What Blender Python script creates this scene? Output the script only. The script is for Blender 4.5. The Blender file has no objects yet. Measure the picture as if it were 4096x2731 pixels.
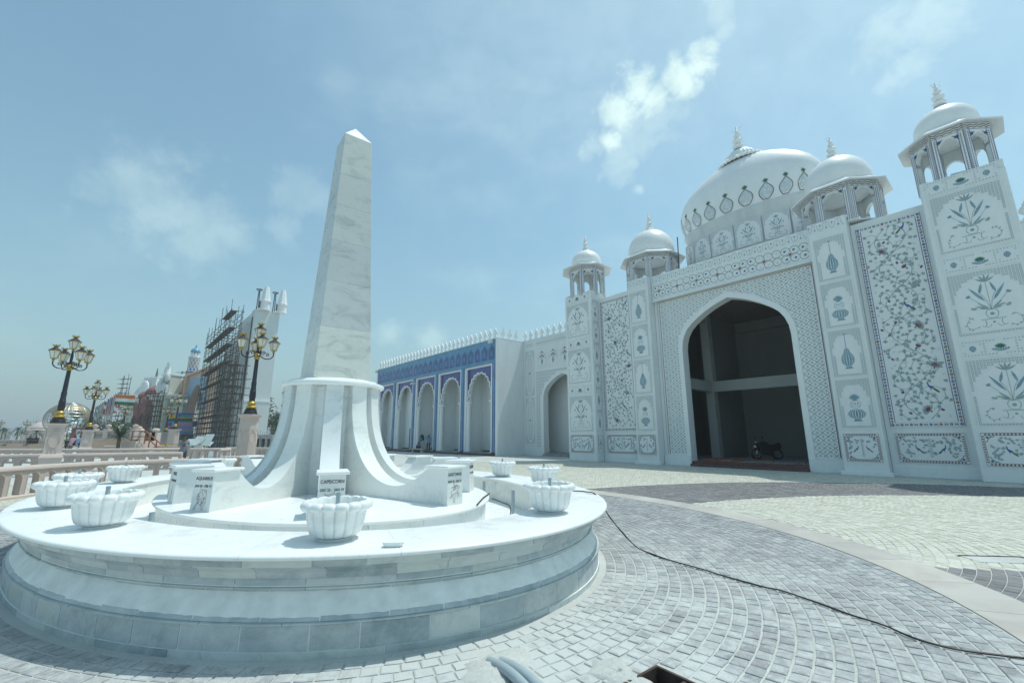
import bpy, bmesh, math, random
from mathutils import Vector, Matrix
random.seed(7)
R=math.radians; PI=math.pi
sc=bpy.context.scene
col=sc.collection
# ---------------------------------------------------------------- camera
CAM_H=1.6; PITCH=R(12.19); ROLL=R(-0.147); F=1756.4/4096
cam=bpy.data.cameras.new('camera'); co=bpy.data.objects.new('camera',cam); col.objects.link(co)
cam.sensor_width=36; cam.sensor_fit='HORIZONTAL'; cam.lens=36*F; cam.clip_start=.05; cam.clip_end=6000
CR=(Matrix.Rotation(PI/2+PITCH,4,'X')@Matrix.Rotation(ROLL,4,'Z'))
co.matrix_world=Matrix.Translation((0,0,CAM_H))@CR
sc.camera=co
def ray(px,py):
    f=F*4096
    return CR.to_3x3()@Vector(((px-2048)/f,-(py-1365.5)/f,-1))
def at(px,py,Y):
    "point seen at photo pixel (4096 wide) standing Y metres in front of the camera"
    d=ray(px,py); return Vector((0,0,CAM_H))+d*(Y/d.y)
def gz(px,py,z=0.0):
    d=ray(px,py); return Vector((0,0,CAM_H))+d*((z-CAM_H)/d.z)
# ---------------------------------------------------------------- sun and sky
SUN_EL=R(69); SUN_AZ=R(66)      # azimuth clockwise from +Y
sv=Vector((math.sin(SUN_AZ)*math.cos(SUN_EL),math.cos(SUN_AZ)*math.cos(SUN_EL),math.sin(SUN_EL)))
sun=bpy.data.lights.new('sun','SUN'); so=bpy.data.objects.new('sun',sun); col.objects.link(so)
sun.energy=2.7; sun.angle=R(.6); sun.color=(.985,1,.93)
so.rotation_euler=sv.to_track_quat('Z','Y').to_euler(); so.location=(20,20,60)
w=bpy.data.worlds.new('World'); sc.world=w; w.use_nodes=True
def sky_world():
    nt=w.node_tree; N=nt.nodes; L=nt.links; N.clear()
    out=N.new('ShaderNodeOutputWorld'); bg=N.new('ShaderNodeBackground')
    sky=N.new('ShaderNodeTexSky'); sky.sky_type='NISHITA'; sky.sun_disc=False
    sky.sun_elevation=SUN_EL; sky.sun_rotation=SUN_AZ; sky.air_density=1.3; sky.dust_density=.7; sky.ozone_density=2.2; sky.altitude=50
    tc=N.new('ShaderNodeTexCoord')
    def noise(scale,detail,rough,dist=0,vec=None,off=None):
        n=N.new('ShaderNodeTexNoise'); n.inputs['Scale'].default_value=scale; n.inputs['Detail'].default_value=detail
        n.inputs['Roughness'].default_value=rough; n.inputs['Distortion'].default_value=dist
        mp=N.new('ShaderNodeMapping'); L.new(tc.outputs['Generated'],mp.inputs['Vector'])
        if off: mp.inputs['Location'].default_value=off
        mp.inputs['Scale'].default_value=vec or (1,1,1)
        L.new(mp.outputs['Vector'],n.inputs['Vector']); return n.outputs['Fac']
    def math_(op,a,b=None):
        m=N.new('ShaderNodeMath'); m.operation=op
        for i,x in enumerate((a,b)):
            if x is None: continue
            if isinstance(x,(int,float)): m.inputs[i].default_value=x
            else: L.new(x,m.inputs[i])
        m.use_clamp=False
        return m.outputs[0]
    def smooth(x,a,b):
        m=N.new('ShaderNodeMapRange'); m.interpolation_type='SMOOTHERSTEP'
        L.new(x,m.inputs['Value']); m.inputs['From Min'].default_value=a; m.inputs['From Max'].default_value=b
        return m.outputs['Result']
    # thin high cloud everywhere, thicker towards the sun as haze does
    thin=smooth(noise(2.2,4,.6,.3,(1,1,2.2),(3.1,1.7,.4)),.50,.78)
    veil=math_('MULTIPLY',thin,.10)
    fine=noise(9,6,.62,.6,(1,1,1.4))
    big=noise(26,4,.6,.3)
    # bright aerosol haze on the sun's side of the sky
    nd=N.new('ShaderNodeVectorMath'); nd.operation='NORMALIZE'; L.new(tc.outputs['Generated'],nd.inputs[0])
    dt=N.new('ShaderNodeVectorMath'); dt.operation='DOT_PRODUCT'; L.new(nd.outputs['Vector'],dt.inputs[0]); dt.inputs[1].default_value=sv
    total=math_('ADD',math_('ADD',veil,.02),math_('MULTIPLY',smooth(dt.outputs['Value'],.45,1.0),.15))
    # cumulus heaps and wisps: where they stand in the sky
    def heap(pts,dens,edge):
        nonlocal total
        s=None
        for (px,py,rad) in pts:
            d=ray(px,py).normalized()
            dp=N.new('ShaderNodeVectorMath'); dp.operation='DISTANCE'
            nm=N.new('ShaderNodeVectorMath'); nm.operation='NORMALIZE'; L.new(tc.outputs['Generated'],nm.inputs[0])
            L.new(nm.outputs['Vector'],dp.inputs[0]); dp.inputs[1].default_value=d
            v=math_('SUBTRACT',1.0,math_('DIVIDE',dp.outputs['Value'],rad))
            s=v if s is None else math_('MAXIMUM',s,v)
        a=math_('ADD',s,math_('MULTIPLY',math_('SUBTRACT',fine,.5),1.5))
        a=math_('ADD',a,math_('MULTIPLY',math_('SUBTRACT',big,.5),.9))
        m=math_('MULTIPLY',smooth(a,edge[0],edge[1]),dens)
        total=math_('MAXIMUM',total,m)
    # (each listed as photo direction and angular size)
    heap([(2550,350,.068),(2480,450,.06),(2620,400,.055),(2715,310,.062),(2795,262,.06),(2440,560,.04)],.74,(-.02,1.0))
    heap([(2620,430,.10),(2560,540,.09),(2480,640,.07)],.34,(-.2,1.1))
    heap([(2370,590,.06),(2470,520,.06),(2530,650,.035),(2560,760,.03)],.34,(.0,1.0))
    heap([(640,800,.13),(800,900,.12),(560,760,.09),(930,960,.07)],.26,(-.1,1.15))
    heap([(1190,760,.07),(1140,920,.05),(1270,800,.05)],.16,(-.1,1.0))
    heap([(3560,160,.09),(3640,260,.07),(3700,60,.12),(3560,330,.05)],.36,(-.1,1.1))
    heap([(1720,1360,.06),(1560,1330,.05)],.22,(-.1,1.0))
    heap([(2890,40,.05),(2900,120,.03),(2880,-60,.06)],.36,(-.05,1.0))
    # pale haze thickening towards the horizon
    sx=N.new('ShaderNodeSeparateXYZ'); nm=N.new('ShaderNodeVectorMath'); nm.operation='NORMALIZE'; L.new(tc.outputs['Generated'],nm.inputs[0]); L.new(nm.outputs['Vector'],sx.inputs[0])
    hz=math_('MULTIPLY',math_('POWER',math_('SUBTRACT',1.0,math_('MAXIMUM',sx.outputs['Z'],0.0)),4.0),.92)
    hm=N.new('ShaderNodeMix'); hm.data_type='RGBA'; L.new(hz,hm.inputs['Factor']); L.new(sky.outputs['Color'],hm.inputs['A']); hm.inputs['B'].default_value=(1.58,2.0,3.2,1)
    mix=N.new('ShaderNodeMix'); mix.data_type='RGBA'
    L.new(total,mix.inputs['Factor']); L.new(hm.outputs['Result'],mix.inputs['A'])
    cr=N.new('ShaderNodeValToRGB'); L.new(noise(14,4,.6,.3,None,(.02,.015,.03)),cr.inputs[0]); cr.color_ramp.elements[0].position=.38; cr.color_ramp.elements[0].color=(5.6,6.0,6.6,1); cr.color_ramp.elements[1].position=.60; cr.color_ramp.elements[1].color=(7.2,7.4,8.0,1); L.new(cr.outputs[0],mix.inputs['B'])
    tint=N.new('ShaderNodeMix'); tint.data_type='RGBA'; tint.blend_type='MULTIPLY'; tint.inputs['Factor'].default_value=1
    L.new(mix.outputs['Result'],tint.inputs['A']); tint.inputs['B'].default_value=(1.05,1.24,1.05,1)
    L.new(tint.outputs['Result'],bg.inputs['Color']); bg.inputs['Strength'].default_value=.128
    L.new(bg.outputs[0],out.inputs[0])
sky_world()
sc.cycles.max_bounces=5; sc.cycles.diffuse_bounces=3; sc.cycles.glossy_bounces=2; sc.cycles.transmission_bounces=2; sc.cycles.volume_bounces=0
vs=sc.view_settings; vs.view_transform='Standard'; vs.look='None'; vs.exposure=0.12; vs.gamma=1; vs.use_curve_mapping=False
# ---------------------------------------------------------------- materials
MATS={}
def new_mat(name):
    m=bpy.data.materials.new(name); m.use_nodes=True; MATS[name]=m
    nt=m.node_tree; b=nt.nodes['Principled BSDF']; return m,nt,b
def ramp(nt,fac,stops):
    r=nt.nodes.new('ShaderNodeValToRGB'); e=r.color_ramp.elements
    while len(e)<len(stops): e.new(.5)
    for i,(p,c) in enumerate(stops): e[i].position=p; e[i].color=(*c,1) if len(c)==3 else c
    nt.links.new(fac,r.inputs[0]); return r.outputs[0]
def noise(nt,scale,detail=5,rough=.55,dist=0,coord='Object',vec=(1,1,1)):
    tc=nt.nodes.new('ShaderNodeTexCoord'); mp=nt.nodes.new('ShaderNodeMapping'); mp.inputs['Scale'].default_value=vec
    nt.links.new(tc.outputs[coord] if coord!='World' else geo(nt),mp.inputs[0])
    n=nt.nodes.new('ShaderNodeTexNoise'); n.inputs['Scale'].default_value=scale; n.inputs['Detail'].default_value=detail
    n.inputs['Roughness'].default_value=rough; n.inputs['Distortion'].default_value=dist
    nt.links.new(mp.outputs[0],n.inputs['Vector']); return n.outputs['Fac']
def geo(nt): return nt.nodes.new('ShaderNodeNewGeometry').outputs['Position']
def mixc(nt,fac,a,b,mode='MIX'):
    m=nt.nodes.new('ShaderNodeMix'); m.data_type='RGBA'; m.blend_type=mode
    for s,x in (('Factor',fac),('A',a),('B',b)):
        if isinstance(x,(int,float)): m.inputs[s].default_value=x
        elif isinstance(x,tuple): m.inputs[s].default_value=(*x,1) if len(x)==3 else x
        else: nt.links.new(x,m.inputs[s])
    return m.outputs['Result']
def mth(nt,op,a,b=0.0):
    m=nt.nodes.new('ShaderNodeMath'); m.operation=op
    for i,x in enumerate((a,b)):
        if isinstance(x,(int,float)): m.inputs[i].default_value=x
        else: nt.links.new(x,m.inputs[i])
    return m.outputs[0]
def bump(nt,b,h,strength=.3,dist=.01):
    n=nt.nodes.new('ShaderNodeBump'); n.inputs['Strength'].default_value=strength; n.inputs['Distance'].default_value=dist
    nt.links.new(h,n.inputs['Height']); nt.links.new(n.outputs[0],b.inputs['Normal'])
def orand(nt): return nt.nodes.new('ShaderNodeObjectInfo').outputs['Random']
def plain(name,c,rough=.6,metal=0,var=.12,scale=3,bmp=0,coord='World'):
    m,nt,b=new_mat(name)
    n=noise(nt,scale,5,.6,coord=coord)
    lo=tuple(max(0,x*(1-var)) for x in c); hi=tuple(min(1,x*(1+var)) for x in c)
    nt.links.new(ramp(nt,n,[(.3,lo),(.7,hi)]),b.inputs['Base Color'])
    b.inputs['Roughness'].default_value=rough; b.inputs['Metallic'].default_value=metal
    if bmp: bump(nt,b,noise(nt,scale*14,4,.6,coord=coord),bmp,.004)
    return m
def marble(name,base,dark,vein,rough=.32,scale=1.6,amount=1.0,rand=.0,dust=None):
    m,nt,b=new_mat(name)
    cloud=noise(nt,scale,6,.66,.8,coord='World',vec=(1,1,1.9))
    c=ramp(nt,cloud,[(.28,dark),(.48,base),(.75,tuple(min(1,x*1.04) for x in base))])
    v=noise(nt,scale*1.5,6,.66,1.2,coord='World',vec=(1.3,1.3,.8))
    vf=ramp(nt,v,[(.47,(0,0,0)),(.5,(1,1,1)),(.53,(0,0,0))])
    patch=ramp(nt,noise(nt,scale*.7,3,.5,coord='World'),[(.5,(0,0,0)),(.68,(1,1,1))])
    c=mixc(nt,mth(nt,'MULTIPLY',mth(nt,'MULTIPLY',vf,patch),.55*amount),c,vein)
    sp=ramp(nt,noise(nt,scale*16,4,.7,coord='World'),[(.63,(0,0,0)),(.74,(1,1,1))])
    c=mixc(nt,mth(nt,'MULTIPLY',sp,.22*amount),c,vein)
    if rand:
        rr=ramp(nt,orand(nt),[(0,(1-rand,1-rand*.86,1-rand*.78)),(.35,(1-rand*.55,1-rand*.48,1-rand*.42)),(.6,(1,1,1)),(.8,(1.04,1.02,.96)),(1,(1-rand*.7,1-rand*.62,1-rand*.6))])
        c=mixc(nt,1.0,c,rr,'MULTIPLY')
    if dust:
        dn=ramp(nt,noise(nt,3.2,8,.7,.6,coord='World'),[(.45,(0,0,0)),(.62,(1,1,1))])
        c=mixc(nt,mth(nt,'MULTIPLY',dn,dust),c,(.70,.73,.72))
    nt.links.new(c,b.inputs['Base Color'])
    rn=noise(nt,6,2,.6,coord='World')
    nt.links.new(ramp(nt,rn,[(.3,(rough*.8,)*3),(.7,(min(1,rough*1.35),)*3)]),b.inputs['Roughness'])
    bump(nt,b,noise(nt,60,3,.6,coord='World'),.06,.002)
    return m
W_=(.80,.835,.835)
marble('marble_white',(.80,.83,.82),(.66,.70,.69),(.48,.50,.49),amount=.6,scale=2.6)
marble('marble_top',(.84,.86,.85),(.77,.795,.785),(.58,.60,.59),amount=.35,scale=1.1)
marble('marble_obelisk',(.65,.68,.655),(.45,.48,.465),(.36,.385,.37),scale=1.9,amount=.6,rand=.30)
marble('marble_fin',(.76,.795,.79),(.60,.645,.645),(.42,.455,.455),scale=1.5,amount=.8,rand=.10)
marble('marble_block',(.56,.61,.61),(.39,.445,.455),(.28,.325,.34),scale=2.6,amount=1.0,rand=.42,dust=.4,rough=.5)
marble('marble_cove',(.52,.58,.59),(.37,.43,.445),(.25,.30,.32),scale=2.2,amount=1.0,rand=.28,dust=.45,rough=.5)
plain('mortar',(.80,.83,.81),.9,var=.12,scale=6,bmp=.3)
def painted(name,c,stain,amt=.25,rough=.55,scale=.5):
    m,nt,b=new_mat(name)
    st=ramp(nt,noise(nt,scale,8,.65,.5,coord='World',vec=(1,1,.35)),[(.42,(0,0,0)),(.75,(1,1,1))])
    cc=mixc(nt,mth(nt,'MULTIPLY',st,amt),c,stain)
    g=ramp(nt,noise(nt,scale*7,5,.6,coord='World'),[(.35,(.96,.96,.96)),(.65,(1,1,1))])
    nt.links.new(mixc(nt,1.0,cc,g,'MULTIPLY'),b.inputs['Base Color']); b.inputs['Roughness'].default_value=rough
    bump(nt,b,noise(nt,scale*30,4,.6,coord='World'),.12,.01)
    return m
painted('white_wall',(.81,.84,.835),(.60,.64,.63),.42,.6,.7)
painted('white_trim',(.83,.85,.845),(.66,.69,.68),.30,.55,.9)
painted('white_dome',(.85,.865,.855),(.62,.65,.64),.38,.42,.9)
painted('white_dirty',(.66,.69,.68),(.42,.45,.44),.55,.7,1.2)
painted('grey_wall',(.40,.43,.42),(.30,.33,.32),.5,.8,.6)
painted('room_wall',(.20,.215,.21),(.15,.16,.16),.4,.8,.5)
painted('cream_wall',(.60,.62,.52),(.45,.48,.42),.4,.8,.3)
painted('peach_wall',(.62,.44,.33),(.50,.36,.28),.35,.8,.3)
painted('pink_stone',(.52,.43,.385),(.40,.335,.30),.5,.75,1.2)
painted('pink_stone_light',(.60,.505,.455),(.47,.40,.365),.45,.75,1.4)
painted('red_fort',(.26,.11,.10),(.17,.08,.075),.5,.85,.5)
painted('white_tower',(.66,.70,.69),(.52,.56,.55),.35,.75,.25)
def tile_mat(name,c1,c2,mort,sc_=7.0):
    m,nt,b=new_mat(name)
    tc=nt.nodes.new('ShaderNodeTexCoord'); sp=nt.nodes.new('ShaderNodeSeparateXYZ'); nt.links.new(tc.outputs['Object'],sp.inputs[0])
    cb=nt.nodes.new('ShaderNodeCombineXYZ'); nt.links.new(mth(nt,'ADD',sp.outputs[0],sp.outputs[1]),cb.inputs[0]); nt.links.new(sp.outputs[2],cb.inputs[1])
    br=nt.nodes.new('ShaderNodeTexBrick'); br.inputs['Scale'].default_value=sc_; br.inputs['Color1'].default_value=(*c1,1); br.inputs['Color2'].default_value=(*c2,1)
    br.inputs['Mortar'].default_value=(*mort,1); br.inputs['Mortar Size'].default_value=.018; br.inputs['Brick Width'].default_value=.8; br.inputs['Row Height'].default_value=.4
    nt.links.new(cb.outputs[0],br.inputs['Vector'])
    v=ramp(nt,noise(nt,1.3,6,.6,coord='World'),[(.3,(.8,.8,.8)),(.7,(1.1,1.1,1.1))])
    nt.links.new(mixc(nt,1.0,br.outputs['Color'],v,'MULTIPLY'),b.inputs['Base Color']); b.inputs['Roughness'].default_value=.3
    bump(nt,b,br.outputs['Fac'],-.2,.006)
    return m
tile_mat('blue_tile',(.095,.25,.44),(.14,.33,.51),(.2,.32,.42))
tile_mat('violet_tile',(.085,.11,.30),(.12,.135,.36),(.10,.14,.28))
tile_mat('sky_tile',(.13,.33,.52),(.17,.38,.56),(.2,.32,.42),9)
# inlay colours
plain('inlay_grey',(.285,.375,.385),.4,var=.2,scale=9)
plain('inlay_steel',(.20,.335,.405),.35,var=.25,scale=9)
plain('inlay_green',(.035,.16,.085),.35,var=.3,scale=9)
plain('inlay_red',(.22,.028,.032),.35,var=.3,scale=9)
plain('inlay_blue',(.045,.06,.30),.35,var=.3,scale=9)
plain('inlay_brown',(.085,.035,.035),.4,var=.3,scale=9)
plain('inlay_dark',(.055,.06,.07),.4,var=.3,scale=9)
plain('lattice_grey',(.31,.40,.41),.45,var=.2,scale=2)
def mirror_mat():
    m,nt,b=new_mat('mirror_mosaic')
    b.inputs['Base Color'].default_value=(.75,.8,.8,1); b.inputs['Metallic'].default_value=1; b.inputs['Roughness'].default_value=.06
mirror_mat()
plain('iron_black',(.03,.034,.042),.42,.3,var=.3,scale=8)
plain('gold_paint',(.44,.30,.055),.42,.35,var=.25,scale=8)
plain('lamp_glass',(.74,.77,.74),.25,var=.05)
plain('steel_pole',(.42,.44,.44),.35,.7,var=.1)
plain('scaffold_steel',(.11,.095,.085),.75,.3,var=.45,scale=2)
plain('dark_gap',(.03,.034,.034),.9)
plain('pvc_grey',(.35,.42,.45),.45,var=.1)
plain('rubber_black',(.012,.012,.013),.5,var=.2)
plain('rust',(.07,.045,.035),.85,var=.5,scale=12,bmp=.4)
plain('step_red',(.115,.055,.05),.6,var=.3,scale=3)
plain('hose_red',(.42,.09,.05),.55,var=.15)
plain('orange_rail',(.38,.13,.06),.5,var=.15)
plain('yellow_paint',(.55,.33,.03),.5,var=.2)
plain('door_glass',(.10,.21,.20),.12,var=.1)
plain('sign_black',(.012,.014,.014),.4); plain('letter_dark',(.07,.055,.06),.6)
plain('emblem_line',(.13,.075,.07),.6)
plain('skin',(.17,.085,.055),.55,var=.1); plain('hair',(.012,.01,.01),.6)
plain('trousers_dark',(.022,.025,.022),.8); plain('trousers_olive',(.055,.06,.05),.85)
plain('shirt_blue',(.22,.30,.48),.8); plain('shirt_pink',(.55,.30,.36),.8); plain('shirt_dark',(.03,.035,.05),.8); plain('shirt_white',(.65,.68,.68),.8)
plain('bag_black',(.015,.018,.022),.7); plain('bag_blue',(.05,.28,.42),.7)
plain('concrete',(.30,.31,.30),.9,var=.25,scale=1.5,bmp=.3)
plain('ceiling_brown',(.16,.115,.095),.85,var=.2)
plain('leaf_green',(.045,.085,.035),.6,var=.35,scale=1.5); plain('leaf_dark',(.028,.058,.028),.6,var=.35,scale=1.2)
plain('leaf_dusty',(.11,.13,.085),.7,var=.3,scale=1.5); plain('leaf_yucca',(.07,.125,.07),.55,var=.35,scale=3)
plain('bark',(.12,.09,.065),.9,var=.3)
plain('globe_gold',(.30,.24,.13),.5,.4,var=.3); plain('teal_sheet',(.03,.30,.24),.6)
plain('far_wall',(.52,.55,.55),.9,var=.06,scale=.05); plain('far_window',(.25,.29,.31),.8)
plain('tent_white',(.75,.78,.78),.7)
for nm,c in dict(saffron=(.62,.16,.03),white=(.7,.72,.72),green=(.02,.16,.06),navy=(.03,.04,.22),red=(.50,.03,.05),yellow=(.6,.42,.05),sky=(.1,.3,.55),black=(.02,.02,.02)).items(): plain('flag_'+nm,c,.8,var=.05)
def check_shirt():
    m,nt,b=new_mat('shirt_check')
    tc=nt.nodes.new('ShaderNodeTexCoord'); wv=[]
    for ax in 'XZ':
        x=nt.nodes.new('ShaderNodeTexWave'); x.bands_direction=ax; x.inputs['Scale'].default_value=8; nt.links.new(tc.outputs['Object'],x.inputs['Vector']); wv.append(x.outputs['Fac'])
    s=mth(nt,'ADD',mth(nt,'GREATER_THAN',wv[0],.62),mth(nt,'GREATER_THAN',wv[1],.62))
    nt.links.new(mixc(nt,mth(nt,'MULTIPLY',s,.45),(.035,.055,.10),(.50,.54,.58)),b.inputs['Base Color']); b.inputs['Roughness'].default_value=.85
check_shirt()
# ---------------------------------------------------------------- mesh helpers
class MB:
    def __init__(s): s.v=[]; s.f=[]; s.m=[]; s.k=0
    def add(s,vs,fs,mi=0):
        o=len(s.v); s.v.extend([tuple(p) for p in vs]); s.f.extend([tuple(i+o for i in f) for f in fs]); s.m.extend([mi]*len(fs)); return s
    def box(s,x0,x1,y0,y1,z0,z1,mi=0):
        return s.add([(x0,y0,z0),(x1,y0,z0),(x1,y1,z0),(x0,y1,z0),(x0,y0,z1),(x1,y0,z1),(x1,y1,z1),(x0,y1,z1)],
              [(0,3,2,1),(4,5,6,7),(0,1,5,4),(1,2,6,5),(2,3,7,6),(3,0,4,7)],mi)
    def prism(s,pts,axis,a,b,mi=0,cap=True):
        "polygon given in the two other axes, extruded along axis from a to b"
        n=len(pts)
        def P(p,t): return {'y':(p[0],t,p[1]),'z':(p[0],p[1],t),'x':(t,p[0],p[1])}[axis]
        vs=[P(p,a) for p in pts]+[P(p,b) for p in pts]
        fs=[(i,(i+1)%n,n+(i+1)%n,n+i) for i in range(n)]
        if cap: fs+= [tuple(range(n))[::-1],tuple(range(n,2*n))]
        return s.add(vs,fs,mi)
    def lathe(s,prof,n=24,c=(0,0,0),mi=0,a0=0,a1=2*PI,flute=None,sx=1,sy=1):
        full=abs(a1-a0-2*PI)<1e-6; m=n if full else n+1; vs=[]
        for (r,z) in prof:
            for i in range(m):
                a=a0+(a1-a0)*i/n; rr=r*(flute(a,z) if flute else 1)
                vs.append((c[0]+rr*math.cos(a)*sx,c[1]+rr*math.sin(a)*sy,c[2]+z))
        fs=[]
        for j in range(len(prof)-1):
            for i in range(n):
                i2=(i+1)%m; fs.append((j*m+i,j*m+i2,(j+1)*m+i2,(j+1)*m+i))
        return s.add(vs,fs,mi)
    def tube(s,path,r,n=8,mi=0,caps=True,closed=False):
        P=[Vector(p) for p in path]; rr=r if isinstance(r,(list,tuple)) else [r]*len(P); vs=[]; up=Vector((0,0,1)); prev=None
        for i,p in enumerate(P):
            if closed: t=P[(i+1)%len(P)]-P[i-1]
            else: t=P[min(i+1,len(P)-1)]-P[max(i-1,0)]
            if t.length<1e-9: t=Vector((0,0,1))
            t.normalize()
            if prev is None:
                a=t.cross(up) if abs(t.z)<.95 else t.cross(Vector((1,0,0)))
            else: a=prev-t*prev.dot(t)
            a.normalize(); prev=a; b=t.cross(a)
            for k in range(n):
                an=2*PI*k/n; q=p+(a*math.cos(an)+b*math.sin(an))*rr[i]; vs.append(tuple(q))
        fs=[]; m=len(P)
        for i in range(m if closed else m-1):
            j=(i+1)%m
            for k in range(n): fs.append((i*n+k,i*n+(k+1)%n,j*n+(k+1)%n,j*n+k))
        if caps and not closed: fs+=[tuple(range(n))[::-1],tuple((m-1)*n+k for k in range(n))]
        return s.add(vs,fs,mi)
    def loft(s,rings,mi=0,cap0=True,cap1=True):
        n=len(rings[0]); vs=[p for r in rings for p in r]; fs=[]
        for j in range(len(rings)-1):
            for i in range(n): fs.append((j*n+i,j*n+(i+1)%n,(j+1)*n+(i+1)%n,(j+1)*n+i))
        if cap0: fs.append(tuple(range(n))[::-1])
        if cap1: fs.append(tuple((len(rings)-1)*n+i for i in range(n)))
        return s.add(vs,fs,mi)
    def bar(s,a,b,w,h=None,mi=0):
        "square bar between two points"
        a=Vector(a); b=Vector(b); t=(b-a)
        if t.length<1e-9: return s
        t.normalize(); x=t.cross(Vector((0,0,1))) if abs(t.z)<.98 else Vector((1,0,0)); x.normalize(); y=t.cross(x); h=h or w
        vs=[]
        for p in (a,b):
            for sx,sy in ((-1,-1),(1,-1),(1,1),(-1,1)): vs.append(p+x*sx*w/2+y*sy*h/2)
        return s.add(vs,[(0,1,2,3)[::-1],(4,5,6,7),(0,1,5,4),(1,2,6,5),(2,3,7,6),(3,0,4,7)],mi)
    def mesh(s,name,mats,smooth=None,fix=True):
        me=bpy.data.meshes.new(name); me.from_pydata(s.v,[],s.f); 
        for mt in (mats if isinstance(mats,(list,tuple)) else [mats]): me.materials.append(MATS[mt])
        me.polygons.foreach_set('material_index',s.m)
        if fix and len(s.f)<60000:
            bm=bmesh.new(); bm.from_mesh(me); bmesh.ops.recalc_face_normals(bm,faces=bm.faces); bm.to_mesh(me); bm.free()
        if smooth is not None:
            me.shade_smooth(); me.set_sharp_from_angle(angle=R(smooth))
        me.update(); return me
    def build(s,name,mats,parent=None,smooth=None,fix=True,**kw):
        return link(name,s.mesh(name,mats,smooth,fix),parent,**kw)
def link(name,me,parent=None,loc=None,rot=None,scale=None,**kw):
    o=bpy.data.objects.new(name,me); col.objects.link(o); o.parent=parent
    if loc is not None: o.location=loc
    if rot is not None: o.rotation_euler=rot if not isinstance(rot,(int,float)) else (0,0,rot)
    if scale is not None: o.scale=scale
    tag(o,**kw); return o
def tag(o,label=None,cat=None,group=None,kind=None):
    if label: o['label']=label
    if cat: o['category']=cat
    if group: o['group']=group
    if kind: o['kind']=kind
    return o
def empty(name,loc=(0,0,0),rz=0,**kw):
    o=bpy.data.objects.new(name,None); col.objects.link(o); o.location=loc; o.rotation_euler=(0,0,rz); o.empty_display_size=.3
    tag(o,**kw); return o
def clone(o,parent=None):
    c=o.copy(); col.objects.link(c); c.parent=parent
    for ch in list(o.children): clone(ch,c)
    return c
def bevel(o,w=.01,n=2):
    m=o.modifiers.new('bevel','BEVEL'); m.width=w; m.segments=n; m.limit_method='ANGLE'; m.angle_limit=R(40); return o
# ---------------------------------------------------------------- ground
YAW=R(40.547)
UX=Vector((math.cos(-(PI/2-YAW)),math.sin(-(PI/2-YAW)),0))   # along the palace front, to the right
UY=Vector((-UX.y,UX.x,0))                                     # into the palace
FROT=-(PI/2-YAW)
MC=Vector((-3.49,8.61,0)); MROT=R(-50.2)
E1=Vector((math.cos(MROT),math.sin(MROT),0)); E2=Vector((-E1.y,E1.x,0))
EA,EB=5.62,3.88
def ell(t,o=0.0,a=EA,b=EB):
    c,s=math.cos(t),math.sin(t); n=math.hypot(b*c,a*s)
    return (a*c+b*c/n*o, b*s+a*s/n*o)
def arc_table(o=0.0,a=EA,b=EB,n=1440):
    T=[0.0]; p=ell(0,o,a,b)
    for i in range(1,n+1):
        q=ell(2*PI*i/n,o,a,b); T.append(T[-1]+math.hypot(q[0]-p[0],q[1]-p[1])); p=q
    def f(s):
        s%=T[-1]; lo,hi=0,n
        while hi-lo>1:
            m=(lo+hi)//2
            if T[m]<=s: lo=m
            else: hi=m
        return 2*PI*(lo+(s-T[lo])/(T[lo+1]-T[lo]))/n
    return f,T[-1]
def loc_m(p):  # world -> monument plane
    d=Vector((p[0],p[1],0))-MC; return d.dot(E1),d.dot(E2)
def w_m(x,y,z=0): return MC+E1*x+E2*y+Vector((0,0,z))
def ell_off(p):
    "rough signed distance outside the base ellipse"
    x,y=loc_m(p); k=math.hypot(x/EA,y/EB)
    if k<1e-6: return -3
    t=math.atan2(y/EB,x/EA)
    for _ in range(4):
        q=ell(t); dx,dy=x-q[0],y-q[1]; tx,ty=-EA*math.sin(t),EB*math.cos(t)
        t+= (dx*tx+dy*ty)/(tx*tx+ty*ty+ (0.0))
    q=ell(t); d=math.hypot(x-q[0],y-q[1]); return d if k>1 else -d
def px(p):
    q=CR.to_3x3().transposed()@(Vector(p)-Vector((0,0,CAM_H)))
    if q.z>-.2: return None
    f=F*4096; return 2048+f*q.x/-q.z,1365.5-f*q.y/-q.z
def dust_mat():
    m,nt,b=new_mat('plaza_mortar')
    c=ramp(nt,noise(nt,.9,8,.65,coord='World'),[(.3,(.46,.48,.455)),(.55,(.56,.58,.555)),(.8,(.66,.68,.655))])
    g=ramp(nt,noise(nt,40,5,.7,coord='World'),[(.3,(.8,.8,.8)),(.7,(1.06,1.06,1.06))])
    nt.links.new(mixc(nt,1.0,c,g,'MULTIPLY'),b.inputs['Base Color']); b.inputs['Roughness'].default_value=.95
    bump(nt,b,noise(nt,70,5,.7,coord='World'),.5,.006)
dust_mat()
plain('dry_earth',(.33,.29,.24),.95,var=.2,scale=.05)
g=MB(); g.add([(-3000,-300,0),(3000,-300,0),(3000,4000,0),(-3000,4000,0)],[(0,1,2,3)])
g.build('ground','dry_earth',loc=(0,0,-.45),kind='structure')
PIT=Vector((.97,3.17,0)); PR=R(38)
pe=[Vector((math.cos(PR),math.sin(PR),0)),Vector((-math.sin(PR),math.cos(PR),0))]
hole=[PIT+pe[0]*a*.22+pe[1]*b*.22 for a,b in ((-1,-1),(1,-1),(1,1),(-1,1))]
out=[Vector((-260,-60,0)),Vector((260,-60,0)),Vector((260,400,0)),Vector((-260,400,0))]
g=MB(); g.add(out+hole,[(0,1,5,4),(1,2,6,5),(2,3,7,6),(3,0,4,7)])
plaza=g.build('plaza','plaza_mortar',kind='structure')
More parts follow.
